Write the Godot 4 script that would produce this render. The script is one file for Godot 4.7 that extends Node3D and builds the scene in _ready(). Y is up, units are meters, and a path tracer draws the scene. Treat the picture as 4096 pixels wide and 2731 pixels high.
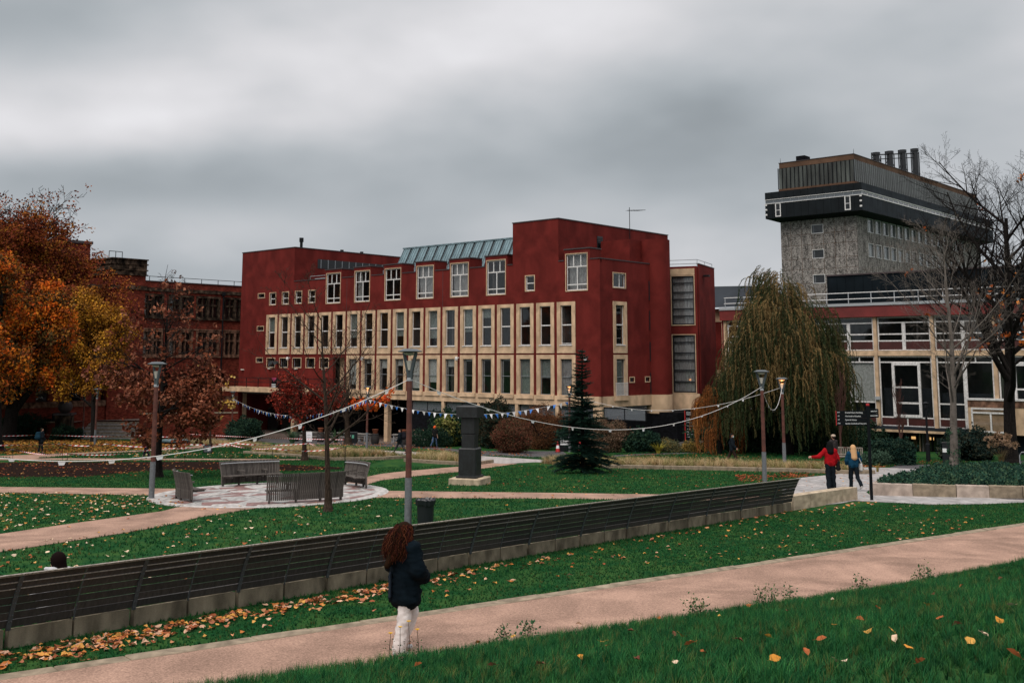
extends Node3D
# ---------------------------------------------------------------- helpers
const CAMPUS := -0.71963                      # turn of all campus buildings
const KP := Vector3(-6.35, 0, -13.9)          # start of the near kerb
var rng := RandomNumberGenerator.new()
var names := {}
var M := {}
var TX := {}

class MB:
	var v := PackedVector3Array()
	var n := PackedVector3Array()
	var c := PackedColorArray()
	var ix := PackedInt32Array()
	var col := Color.WHITE
	func tri(a: Vector3, b: Vector3, d: Vector3, out: Vector3) -> void:
		var nn := (b - a).cross(d - a)
		if nn.length_squared() < 1e-16: return
		nn = nn.normalized()
		var k := v.size()
		if nn.dot(out) > 0.0:
			v.append_array([a, d, b])
		else:
			v.append_array([a, b, d]); nn = -nn
		n.append_array([nn, nn, nn]); c.append_array([col, col, col]); ix.append_array([k, k + 1, k + 2])
	func quad(a: Vector3, b: Vector3, d: Vector3, e: Vector3, out: Vector3) -> void:
		var nn := (d - a).cross(e - b)
		if nn.length_squared() < 1e-16: return
		nn = nn.normalized()
		var k := v.size()
		if nn.dot(out) > 0.0:
			v.append_array([a, e, d, b])
		else:
			v.append_array([a, b, d, e]); nn = -nn
		n.append_array([nn, nn, nn, nn]); c.append_array([col, col, col, col])
		ix.append_array([k, k + 1, k + 2, k, k + 2, k + 3])
	func box(a: Vector3, b: Vector3, t := Transform3D()) -> void:
		var p := []
		for i in 8: p.append(t * Vector3(b.x if i & 1 else a.x, b.y if i & 2 else a.y, b.z if i & 4 else a.z))
		var o := t.basis
		quad(p[0], p[2], p[6], p[4], -o.x); quad(p[1], p[3], p[7], p[5], o.x)
		quad(p[0], p[1], p[5], p[4], -o.y); quad(p[2], p[3], p[7], p[6], o.y)
		quad(p[0], p[1], p[3], p[2], -o.z); quad(p[4], p[5], p[7], p[6], o.z)
	func cbox(a: Vector3, b: Vector3, r: float, t := Transform3D()) -> void:      # chamfered on the vertical and the top edges
		var m := (a + b) / 2; var h := (b - a) / 2
		var lo := [Vector2(h.x, h.z - r), Vector2(h.x - r, h.z), Vector2(-h.x + r, h.z), Vector2(-h.x, h.z - r), Vector2(-h.x, -h.z + r), Vector2(-h.x + r, -h.z), Vector2(h.x - r, -h.z), Vector2(h.x, -h.z + r)]
		var rings := [[-h.y, 1.0], [h.y - r, 1.0], [h.y, 0.0]]
		for s in 2:
			for i in 8:
				var q := []
				for e in [[s, i], [s, (i + 1) % 8], [s + 1, (i + 1) % 8], [s + 1, i]]:
					var f: float = rings[e[0]][1]
					var w: Vector2 = lo[e[1]]
					if f < 0.5: w = Vector2(clampf(w.x, -h.x + r, h.x - r), clampf(w.y, -h.z + r, h.z - r))
					q.append(t * (m + Vector3(w.x, rings[e[0]][0], w.y)))
				if q[2].distance_to(q[3]) < 1e-5: tri(q[0], q[1], q[2], (q[0] + q[1]) / 2 - t * m)
				else: quad(q[0], q[1], q[2], q[3], (q[0] + q[1] + q[2]) / 3 - t * m)
		quad(t * (m + Vector3(-h.x + r, h.y, -h.z + r)), t * (m + Vector3(h.x - r, h.y, -h.z + r)), t * (m + Vector3(h.x - r, h.y, h.z - r)), t * (m + Vector3(-h.x + r, h.y, h.z - r)), t.basis.y)
		var bt := []
		for w in lo: bt.append(t * (m + Vector3(w.x, -h.y, w.y)))
		for i in range(1, 7): tri(bt[0], bt[i], bt[i + 1], -t.basis.y)
	func tube(p: Array, r: Array, sides := 6, cap := true) -> void:              # smooth tube through the points p
		var k0 := v.size()
		var up := Vector3.UP
		var u := Vector3.ZERO
		for i in p.size():
			var d: Vector3 = (p[mini(i + 1, p.size() - 1)] - p[maxi(i - 1, 0)]).normalized()
			if i == 0: u = d.cross(Vector3(0.31, 0.2, 0.93) if absf(d.z) < 0.8 else Vector3(0.95, 0.2, 0.1)).normalized()
			else: u = (u - d * u.dot(d)).normalized()
			var w := d.cross(u)
			for s in sides:
				var a := TAU * s / sides
				var o := u * cos(a) + w * sin(a)
				v.append(p[i] + o * r[i]); n.append(o); c.append(col)
		for i in p.size() - 1:
			for s in sides:
				var a := k0 + i * sides + s
				var b := k0 + i * sides + (s + 1) % sides
				ix.append_array([a, b + sides, b, a, a + sides, b + sides])
		if cap:
			for e in [0, p.size() - 1]:
				if r[e] < 0.003: continue
				var d: Vector3 = (p[1] - p[0]) * -1.0 if e == 0 else p[e] - p[e - 1]
				for s in range(1, sides - 1): tri(v[k0 + e * sides], v[k0 + e * sides + s], v[k0 + e * sides + s + 1], d)
	func lathe(prof: Array, sides: int, t := Transform3D(), a0 := 0.0, a1 := TAU) -> void:  # prof: Vector2(radius, y)
		for j in prof.size() - 1:
			var e: Vector2 = prof[j + 1] - prof[j]
			var nn := Vector2(e.y, -e.x).normalized()
			for s in sides:
				var q := []
				var k := v.size()
				for w in [[s, 0], [s + 1, 0], [s + 1, 1], [s, 1]]:
					var a: float = a0 + (a1 - a0) * w[0] / sides
					var pr: Vector2 = prof[j + w[1]]
					v.append(t * Vector3(cos(a) * pr.x, pr.y, sin(a) * pr.x))
					n.append((t.basis * Vector3(cos(a) * nn.x, nn.y, sin(a) * nn.x)).normalized()); c.append(col)
				ix.append_array([k, k + 1, k + 2, k, k + 2, k + 3])
	func poly(pts: PackedVector2Array, y0: float, y1: float, sides := true, top := true, bottom := false) -> void:   # prism over an xz outline
		var t := Geometry2D.triangulate_polygon(pts)
		for i in range(0, t.size(), 3):
			var a := pts[t[i]]; var b := pts[t[i + 1]]; var d := pts[t[i + 2]]
			if top: tri(Vector3(a.x, y1, a.y), Vector3(b.x, y1, b.y), Vector3(d.x, y1, d.y), Vector3.UP)
			if bottom: tri(Vector3(a.x, y0, a.y), Vector3(b.x, y0, b.y), Vector3(d.x, y0, d.y), Vector3.DOWN)
		if sides:
			var cw := 1.0 if Geometry2D.is_polygon_clockwise(pts) else -1.0
			for i in pts.size():
				var a := pts[i]; var b := pts[(i + 1) % pts.size()]
				var e := (b - a).orthogonal() * cw
				quad(Vector3(a.x, y0, a.y), Vector3(b.x, y0, b.y), Vector3(b.x, y1, b.y), Vector3(a.x, y1, a.y), Vector3(e.x, 0, e.y))
	func mesh() -> ArrayMesh:
		var m := ArrayMesh.new()
		if v.is_empty(): return m
		var a := []
		a.resize(Mesh.ARRAY_MAX)
		a[Mesh.ARRAY_VERTEX] = v; a[Mesh.ARRAY_NORMAL] = n; a[Mesh.ARRAY_COLOR] = c; a[Mesh.ARRAY_INDEX] = ix
		m.add_surface_from_arrays(Mesh.PRIMITIVE_TRIANGLES, a)
		return m

func numbered(called: String) -> String:
	names[called] = names.get(called, -1) + 1
	return called if names[called] == 0 else "%s_%03d" % [called, names[called]]

func tag(o, label: String, category := "", group := "", kind := ""):
	if label: o.set_meta("label", label)
	if category: o.set_meta("category", category)
	if group: o.set_meta("group", group)
	if kind: o.set_meta("kind", kind)
	return o

func thing(called: String, label: String, category: String, at := Vector3.ZERO, turn := 0.0, group := "") -> Node3D:
	var o := Node3D.new()
	o.name = numbered(called)
	add_child(o)
	o.position = at
	o.rotation.y = turn
	return tag(o, label, category, group)

func part(parent: Node, called: String, m, material: Material, t := Transform3D()) -> MeshInstance3D:
	var o := MeshInstance3D.new()
	o.name = called if parent != self else numbered(called)
	o.mesh = m.mesh() if m is MB else m
	o.material_override = material
	parent.add_child(o, true)
	o.transform = t
	return o

func sub(parent: Node, called: String, t := Transform3D()) -> Node3D:
	var o := Node3D.new()
	o.name = called
	parent.add_child(o, true)
	o.transform = t
	return o

func setting(called: String, m, material: Material) -> MeshInstance3D:
	return tag(part(self, called, m, material), "", "", "", "structure")

func bx(parent: Node, called: String, a: Vector3, b: Vector3, material: Material, t := Transform3D()) -> MeshInstance3D:
	var m := MB.new()
	m.box(Vector3(minf(a.x, b.x), minf(a.y, b.y), minf(a.z, b.z)), Vector3(maxf(a.x, b.x), maxf(a.y, b.y), maxf(a.z, b.z)))
	return part(parent, called, m, material, t)

func multi(parent: Node, called: String, mesh: Mesh, material: Material, xf: Array, cols := []) -> MultiMeshInstance3D:
	var mm := MultiMesh.new()
	mm.transform_format = MultiMesh.TRANSFORM_3D
	mm.use_colors = cols.size() > 0
	mm.mesh = mesh
	mm.instance_count = xf.size()
	for i in xf.size():
		mm.set_instance_transform(i, xf[i])
		if mm.use_colors: mm.set_instance_color(i, cols[i])
	var o := MultiMeshInstance3D.new()
	o.multimesh = mm
	o.name = called if parent != self else numbered(called)
	o.material_override = material
	parent.add_child(o, true)
	o.set_meta("kind", "stuff")
	return o

func lin(r: float, g: float, b: float) -> Color: return Color(r, g, b).linear_to_srgb()

func rv(k := 1.0) -> Vector3: return Vector3(rng.randf_range(-k, k), rng.randf_range(-k, k), rng.randf_range(-k, k))

# ground height: a lawn falling away from a grass bank that the photographer stands on
func gy(x: float, z: float) -> float:
	var y := -3.3 + 0.045 * z
	var o := (x - KP.x) * 0.643 + (z - KP.z) * 0.766
	if o > 3.4:
		var along := (x - KP.x) * 0.766 - (z - KP.z) * 0.643
		y += clampf(0.45 - 0.028 * along, 0.03, 0.5) * smoothstep(3.4, 4.0, o) + 0.17 * maxf(0.0, minf(o, 11.0) - 3.6) + 0.06 * maxf(0.0, o - 11.0)
	if z < -135.0: y = -3.3 - 0.045 * 135.0 + 0.02 * (z + 135.0)
	return y
func gp(x: float, z: float, up := 0.0) -> Vector3: return Vector3(x, gy(x, z) + up, z)
func P2(a: Array) -> PackedVector2Array:
	var p := PackedVector2Array()
	for q in a: p.append(Vector2(q[0], q[1]))
	return p

func sheet(pts: PackedVector2Array, up: float) -> MB:                            # a flat sheet laid over the sloping lawn
	var m := MB.new()
	var t := Geometry2D.triangulate_polygon(pts)
	for i in range(0, t.size(), 3):
		var q := []
		for k in 3: q.append(gp(pts[t[i + k]].x, pts[t[i + k]].y, up))
		m.tri(q[0], q[1], q[2], Vector3.UP)
	for i in pts.size():                                                          # a shallow rim so that it has thickness
		var a := pts[i]; var b := pts[(i + 1) % pts.size()]
		var e := (b - a).orthogonal() * (1.0 if Geometry2D.is_polygon_clockwise(pts) else -1.0)
		m.quad(gp(a.x, a.y, -0.05), gp(b.x, b.y, -0.05), gp(b.x, b.y, up), gp(a.x, a.y, up), Vector3(e.x, 0, e.y))
	return m

# ---------------------------------------------------------------- computed textures and materials
func grain(called: String, size: int, sd: int, lo: float, hi: float, freq: float, stretch := Vector2.ONE, speck := 0.0, oct := 4) -> ImageTexture:
	var key := called
	if TX.has(key): return TX[key]
	var nz := FastNoiseLite.new()
	nz.seed = sd
	nz.noise_type = FastNoiseLite.TYPE_SIMPLEX_SMOOTH
	nz.fractal_octaves = oct
	nz.frequency = freq
	var im := Image.create(size, size, false, Image.FORMAT_RGB8)
	var r := RandomNumberGenerator.new()
	r.seed = sd
	for y in size:
		for x in size:
			var a := TAU * x / size; var b := TAU * y / size
			var k := size / TAU
			var t := clampf(0.5 + 0.75 * nz.get_noise_3d(cos(a) * k * stretch.x + 7.0 * sin(b), sin(a) * k * stretch.x + 7.0 * cos(b), cos(b) * k * stretch.y + sin(b) * k * stretch.y * 0.7), 0.0, 1.0)
			var g := lerpf(lo, hi, t) + r.randf_range(-speck, speck)
			im.set_pixel(x, y, Color(g, g, g))
	TX[key] = ImageTexture.create_from_image(im)
	return TX[key]

func duo(called: String, size: int, sd: int, a: Color, b: Color, speck: float) -> ImageTexture:      # two colours (linear) mottled together
	var g := grain(called + "_mix", size, sd, 0.0, 1.0, 0.02, Vector2.ONE, 0.0, 5).get_image()
	var im := Image.create(size, size, false, Image.FORMAT_RGB8)
	var r := RandomNumberGenerator.new()
	r.seed = sd
	for y in size:
		for x in size:
			var t := smoothstep(0.15, 0.95, g.get_pixel(x, y).r)
			im.set_pixel(x, y, (a.lerp(b, t) * (1.0 + r.randf_range(-speck, speck))).linear_to_srgb())
	TX[called] = ImageTexture.create_from_image(im)
	return TX[called]

func mat(called: String, col: Color, rough := 0.8, tex: Texture2D = null, scale := 1.0, world := false) -> StandardMaterial3D:
	var m := StandardMaterial3D.new()
	m.resource_name = called
	m.albedo_color = col.linear_to_srgb()
	m.roughness = rough
	if rough >= 0.75: m.metallic_specular = 0.22
	if tex:
		m.albedo_texture = tex
		m.uv1_triplanar = true
		m.uv1_world_triplanar = world
		m.uv1_scale = Vector3.ONE * scale
	M[called] = m
	return m

func tinted(called: String, rough := 0.7, back := 0.0) -> StandardMaterial3D:
	var m := StandardMaterial3D.new()
	m.resource_name = called
	m.vertex_color_use_as_albedo = true
	m.roughness = rough
	m.metallic_specular = 0.18
	if back > 0.0:
		m.backlight_enabled = true
		m.backlight = Color(back, back, back)
	M[called] = m
	return m

func glow(called: String, col: Color, e: float) -> StandardMaterial3D:
	var m := mat(called, Color(0.8, 0.75, 0.65), 0.4)
	m.emission_enabled = true
	m.emission = col
	m.emission_energy_multiplier = e
	return m

func materials() -> void:
	var fine := grain("fine", 256, 3, 0.78, 1.0, 0.05, Vector2.ONE, 0.06)
	var blotch := grain("blotch", 256, 8, 0.72, 1.0, 0.012, Vector2.ONE, 0.02, 5)
	var streak := grain("streak", 256, 5, 0.55, 1.0, 0.03, Vector2(3.0, 0.35), 0.04)
	var stone := grain("stone", 256, 15, 0.66, 1.0, 0.02, Vector2.ONE, 0.05, 5)
	var speck := grain("speck", 256, 21, 0.7, 0.9, 0.02, Vector2.ONE, 0.22)
	var turf := grain("turf", 512, 31, 0.5, 1.0, 0.035, Vector2.ONE, 0.12, 5)
	var pebble := grain("pebble", 256, 41, 0.35, 0.8, 0.2, Vector2.ONE, 0.2, 3)
	mat("lawn", Color.WHITE, 1.0, duo("turf2", 512, 31, Color(0.009, 0.05, 0.016), Color(0.036, 0.085, 0.022), 0.3), 0.11, true).metallic_specular = 0.1
	mat("soil", Color(0.05, 0.027, 0.02), 1.0, pebble, 0.6, true).metallic_specular = 0.1
	mat("resin", Color(0.47, 0.30, 0.225), 0.9, grain("resin_grain", 512, 23, 0.70, 0.94, 0.012, Vector2.ONE, 0.14, 3), 0.13, true)
	mat("tarmac", Color(0.125, 0.12, 0.125), 0.9, speck, 0.2, true)
	mat("terrace", Color(0.22, 0.17, 0.145), 0.9, speck, 0.5, true)
	mat("kerb", Color(0.36, 0.29, 0.21), 0.85, stone, 0.7, true)
	mat("slab_pale", Color(0.50, 0.46, 0.44), 0.7, stone, 0.5, true)
	mat("slab_warm", Color(0.55, 0.45, 0.38), 0.75, stone, 0.5, true)
	mat("slab_grey", Color(0.44, 0.42, 0.41), 0.7, stone, 0.45, true)
	mat("tile_pale", Color(0.47, 0.46, 0.44), 0.6, stone, 0.8, true)
	mat("tile_white", Color(0.62, 0.59, 0.56), 0.6, stone, 0.8, true)
	mat("tile_pink", Color(0.29, 0.155, 0.14), 0.6, stone, 0.8, true)
	mat("concrete", Color(0.31, 0.265, 0.19), 0.9, grain("dirty", 256, 51, 0.42, 1.0, 0.018, Vector2(1.5, 0.6), 0.06, 5), 0.55, true)
	mat("concrete_top", Color(0.62, 0.5, 0.36), 0.85, stone, 0.6, true)
	mat("render_red", Color(0.168, 0.023, 0.019), 0.85, grain("wall", 512, 61, 0.75, 1.0, 0.01, Vector2.ONE, 0.04, 6), 0.12)
	mat("render_cream", Color(0.77, 0.55, 0.36), 0.8, blotch, 0.3)
	mat("brick_dark", Color(0.016, 0.017, 0.02), 0.95, bricks("darkbrick", Color(0.8, 0.8, 0.85), Color(0.5, 0.5, 0.5)), 0.5)
	mat("brick_red", Color(0.24, 0.05, 0.032), 0.9, bricks("redbrick", Color(1, 1, 1), Color(0.85, 0.75, 0.7)), 0.45)
	mat("stone_sooty", Color(0.17, 0.115, 0.08), 0.9, grain("soot", 256, 71, 0.05, 1.0, 0.02, Vector2.ONE, 0.05, 5), 0.22)
	mat("stone_buff", Color(0.36, 0.2, 0.135), 0.9, grain("soot2", 256, 72, 0.35, 1.0, 0.02, Vector2.ONE, 0.05, 5), 0.3)
	mat("white_paint", Color(0.84, 0.83, 0.82), 0.5, fine, 0.5)
	mat("grey_frame", Color(0.21, 0.23, 0.25), 0.5)
	mat("coping", Color(0.045, 0.032, 0.034), 0.6)
	mat("room", Color(0.2, 0.19, 0.18), 0.95, blotch, 0.2)
	mat("curtain", Color(0.58, 0.59, 0.59), 0.9, grain("pleat", 256, 81, 0.45, 1.0, 0.05, Vector2(4.0, 0.15), 0.02), 0.6)  # cloth colour, lightened to paint in the sky mirrored by dormer panes
	mat("blind_pale", Color(0.58, 0.62, 0.6), 0.9, fine, 0.4)
	mat("blind_grey", Color(0.25, 0.3, 0.28), 0.9, fine, 0.4)
	mat("copper", Color(0.2, 0.31, 0.35), 0.55, grain("patina", 256, 85, 0.62, 1.0, 0.02, Vector2(1.6, 0.5), 0.03, 5), 0.25)
	mat("slot_dark", Color(0.012, 0.014, 0.017), 0.4)
	mat("black_metal", Color(0.01, 0.011, 0.013), 0.5).metallic_specular = 0.25
	mat("steel", Color(0.33, 0.35, 0.37), 0.45)
	mat("galvanised", Color(0.07, 0.08, 0.09), 0.5, fine, 1.5)
	mat("rust_pole", Color(0.15, 0.045, 0.03), 0.7, grain("rust", 256, 91, 0.6, 1.0, 0.03, Vector2.ONE, 0.08), 0.8)
	mat("pole_grey", Color(0.17, 0.18, 0.195), 0.5, fine, 1.0)
	mat("lamp_grey", Color(0.055, 0.07, 0.078), 0.4)
	mat("aggregate", Color(0.35, 0.325, 0.305), 0.95, grain("agg", 512, 95, 0.55, 0.95, 0.15, Vector2.ONE, 0.32, 2), 0.024)
	mat("concrete_brown", Color(0.15, 0.088, 0.058), 0.9, blotch, 0.1)
	mat("clad_black", Color(0.011, 0.015, 0.018), 0.7, blotch, 0.12).metallic_specular = 0.25
	mat("clad_blue", Color(0.03, 0.037, 0.046), 0.7, blotch, 0.12).metallic_specular = 0.25
	mat("clad_green", Color(0.095, 0.11, 0.1), 0.6, grain("grime", 256, 97, 0.35, 1.0, 0.015, Vector2(2.0, 0.4), 0.03, 5), 0.09)
	mat("rib_steel", Color(0.22, 0.24, 0.245), 0.5, streak, 0.1)
	mat("navy", Color(0.012, 0.018, 0.023), 0.9, blotch, 0.1).metallic_specular = 0.15
	mat("fascia_red", Color(0.23, 0.025, 0.022), 0.6, blotch, 0.15)
	mat("panel_red", Color(0.085, 0.02, 0.017), 0.5, blotch, 0.3)
	mat("timber_grey", Color(0.17, 0.15, 0.135), 0.85, streak, 1.6)
	mat("timber_grey2", Color(0.115, 0.10, 0.092), 0.85, streak, 1.6)
	mat("timber_dark", Color(0.05, 0.044, 0.041), 0.7, streak, 1.1)
	mat("timber_dark2", Color(0.068, 0.058, 0.053), 0.7, streak, 1.1)
	mat("timber_dark3", Color(0.036, 0.033, 0.032), 0.7, streak, 1.1)
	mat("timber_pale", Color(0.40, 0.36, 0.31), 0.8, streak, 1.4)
	mat("highlight_pale", Color(0.55, 0.52, 0.49), 0.6, streak, 1.4)  # near-white, paints the bright lines between boards of the long bench
	mat("timber_table", Color(0.34, 0.32, 0.30), 0.7, streak, 1.0)
	mat("timber_brown", Color(0.16, 0.06, 0.03), 0.8, streak, 1.4)
	mat("bronze", Color(0.012, 0.016, 0.018), 0.5, grain("patina2", 256, 99, 0.45, 1.0, 0.03, Vector2.ONE, 0.05, 5), 0.8)
	mat("plastic_black", Color(0.012, 0.014, 0.017), 0.35)
	mat("rope", Color(0.68, 0.66, 0.64), 0.7)
	mat("flag_blue", Color(0.02, 0.15, 0.5), 0.7)
	mat("flag_white", Color(0.72, 0.72, 0.74), 0.7)
	mat("tape_red", Color(0.5, 0.025, 0.03), 0.5)
	mat("tape_white", Color(0.74, 0.70, 0.69), 0.5)
	mat("sign_black", Color(0.006, 0.008, 0.01), 0.6).metallic_specular = 0.2
	mat("sign_red", Color(0.42, 0.02, 0.02), 0.5)
	mat("lettering", Color(0.75, 0.77, 0.78), 0.6)
	mat("poster_green", Color(0.12, 0.42, 0.29), 0.6)
	mat("poster_pink", Color(0.42, 0.05, 0.13), 0.6)
	mat("bark", Color(0.095, 0.066, 0.05), 0.95, grain("barkt", 256, 111, 0.4, 1.0, 0.05, Vector2(2.0, 0.5), 0.08), 0.8)
	mat("bark_dark", Color(0.03, 0.025, 0.023), 0.95, grain("barkt", 256, 111, 0.4, 1.0, 0.05, Vector2(2.0, 0.5), 0.08), 0.7)
	mat("bark_grey", Color(0.23, 0.2, 0.175), 0.9, grain("barkt2", 256, 112, 0.6, 1.0, 0.03, Vector2(0.6, 1.6), 0.08), 0.8)
	mat("twig_red", Color(0.085, 0.042, 0.035), 0.9)
	mat("terracotta", Color(0.26, 0.085, 0.045), 0.85, fine, 2.0)
	tinted("foliage", 0.7, 0.35)
	tinted("litter", 0.75, 0.1)
	tinted("skin_cloth", 0.9).metallic_specular = 0.15
	var g := mat("glass", Color(0.01, 0.014, 0.016), 0.03)
	g.transparency = BaseMaterial3D.TRANSPARENCY_ALPHA
	g.albedo_color.a = 0.12
	var g2 := mat("glass_grey", Color(0.16, 0.18, 0.2), 0.05)
	g2.transparency = BaseMaterial3D.TRANSPARENCY_ALPHA
	g2.albedo_color.a = 0.6
	glow("lamp_lit", Color(1.0, 0.66, 0.4), 0.16)
	glow("lamp_ceiling", Color(1.0, 0.78, 0.5), 0.6)
	mat("lamp_off", Color(0.55, 0.52, 0.47), 0.4)

func bricks(called: String, face: Color, joint: Color) -> ImageTexture:          # far walls: courses too small to tell apart one by one
	var im := Image.create(256, 256, false, Image.FORMAT_RGB8)
	var r := RandomNumberGenerator.new()
	r.seed = hash(called)
	im.fill(joint * 0.75)
	for row in 32:
		for k in 9:
			var g := r.randf_range(0.62, 1.0)
			im.fill_rect(Rect2i(k * 32 - (16 if row % 2 else 0), row * 8, 31, 7), Color(face.r * g, face.g * g, face.b * g))
	TX[called] = ImageTexture.create_from_image(im)
	return TX[called]

func sky_image() -> Image:
	var w := 2048
	var h := 1024
	var im := Image.create(w, h, false, Image.FORMAT_RGBF)
	var n1 := FastNoiseLite.new()
	n1.seed = 12; n1.frequency = 1.0; n1.fractal_octaves = 5; n1.noise_type = FastNoiseLite.TYPE_SIMPLEX_SMOOTH
	n1.fractal_gain = 0.45
	# banks of cloud: azimuth, elevation (tangents), half widths, brightness
	var banks := [[-0.17, 0.275, 0.17, 0.05, 0.10], [-0.40, 0.235, 0.12, 0.04, 0.07], [-0.22, 0.176, 0.19, 0.034, -0.085], [-0.45, 0.325, 0.13, 0.04, -0.13], [0.13, 0.215, 0.15, 0.045, -0.06], [-0.31, 0.12, 0.10, 0.020, 0.06], [0.40, 0.165, 0.09, 0.05, 0.04], [0.30, 0.22, 0.16, 0.05, -0.03], [0.44, 0.31, 0.14, 0.04, -0.05], [0.05, 0.31, 0.13, 0.04, 0.03], [-0.42, 0.165, 0.1, 0.02, -0.05], [0.2, 0.10, 0.1, 0.03, 0.05]]
	for y in h:
		var el := PI / 2 - PI * (y + 0.5) / h
		var se := sin(el)
		for x in w:
			if el < -0.03:
				im.set_pixel(x, y, Color(0.05, 0.055, 0.05)); continue
			var az := wrapf(TAU * (x + 0.5) / w, -PI, PI)
			var ce := cos(el)
			# banks of cloud, flattened towards the horizon
			var dv := Vector3(sin(az) * ce, se * 2.3, -cos(az) * ce)
			var f := n1.get_noise_3dv(dv * 2.3) * 0.75 + n1.get_noise_3dv(dv * 6.5 + Vector3(5, 3, 1)) * 0.32
			var b := 0.228 * (1.0 + 2.0 * maxf(se, 0.0)) + f * 0.13            # an overcast sky, three times as bright overhead as at the horizon
			if absf(az) < 1.0 and el < 0.7:
				var ta := tan(az)
				var te := tan(el) / cos(az)
				for k in banks:
					var dx: float = (ta - k[0] + f * 0.05) / k[2]
					var dy: float = (te - k[1] + f * 0.02) / k[3]
					var q := dx * dx + dy * dy
					if q < 9.0: b += k[4] * exp(-0.5 * q) * (1.0 + f * 0.5)
			b = maxf(b, 0.05)
			var warm := smoothstep(0.18, 0.42, b)
			im.set_pixel(x, y, Color(b * lerpf(0.89, 0.99, warm), b * lerpf(0.985, 0.985, warm), b * lerpf(1.06, 1.02, warm)))
	return im

func _ready() -> void:
	rng.seed = 4242
	# camera: the photographer stands on the bank and tilts up a little; the lens looks lower than it points
	var cam := Camera3D.new()
	cam.name = "camera"
	add_child(cam)
	cam.rotation.x = atan(0.134)
	cam.projection = Camera3D.PROJECTION_FRUSTUM
	cam.near = 0.1
	cam.far = 900.0
	cam.size = 0.1 * 1568.0 / 2456.0
	cam.frustum_offset = Vector2(0, -0.1 * (784.0 - (822.0 - 2456.0 * 0.134)) / 2456.0)
	cam.current = true
	var we := WorldEnvironment.new()
	we.name = "world_environment"
	var env := Environment.new()
	env.background_mode = Environment.BG_SKY
	env.tonemap_mode = Environment.TONE_MAPPER_LINEAR
	env.tonemap_exposure = 1.8
	env.sdfgi_enabled = true; env.ssao_enabled = true; env.ssil_enabled = true
	var ps := PanoramaSkyMaterial.new()
	ps.panorama = ImageTexture.create_from_image(sky_image())
	env.sky = Sky.new()
	env.sky.sky_material = ps
	we.environment = env
	add_child(we)
	var sun := DirectionalLight3D.new()
	sun.name = "sun"
	sun.light_energy = 0.42
	sun.light_color = Color(1.0, 0.96, 0.92)
	sun.light_angular_distance = 45.0
	sun.shadow_enabled = true
	sun.rotation_degrees = Vector3(-58, -28, 0)
	add_child(sun)
	materials()
	make_ground(); make_red_building(); make_brick_building(); make_tower(); make_glazed_building(); make_paving()
	print("buildings ", Time.get_ticks_msec())
	make_long_bench(); make_slat_benches(); make_street_furniture(); make_ropes_and_tape(); make_far_furniture()
	print("furniture ", Time.get_ticks_msec())
	make_trees()
	print("trees ", Time.get_ticks_msec())
	make_shrubs()
	print("shrubs ", Time.get_ticks_msec())
	make_leaves()
	print("leaves ", Time.get_ticks_msec())
	make_turf()
	print("turf ", Time.get_ticks_msec())
	make_people()
	print("people ", Time.get_ticks_msec())


# ---------------------------------------------------------------- ground
var LAWN_HOLES := []                                # outlines where no grass grows

func make_ground() -> void:
	var xs := []
	var zs := []
	for i in range(-8, 0): xs.append(-24.0 + i * 40.0)
	for i in 108: xs.append(-24.0 + i * 0.5)
	for i in 8: xs.append(30.0 + i * 45.0)
	for i in 90: zs.append(8.0 - i * 0.5)
	for i in 11: zs.append(-37.0 - i * 10.0)
	for i in 8: zs.append(-150.0 - i * 60.0)
	var m := MB.new()
	for z in zs:
		for x in xs:
			m.v.append(gp(x, z))
			m.n.append(Vector3(gy(x - 0.1, z) - gy(x + 0.1, z), 0.2, gy(x, z - 0.1) - gy(x, z + 0.1)).normalized())
			m.c.append(Color.WHITE)
	var w := xs.size()
	for j in zs.size() - 1:
		for i in w - 1:
			var a := j * w + i
			m.ix.append_array([a, a + w, a + w + 1, a, a + w + 1, a + 1])
	setting("lawn_ground", m, M.lawn)

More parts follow.
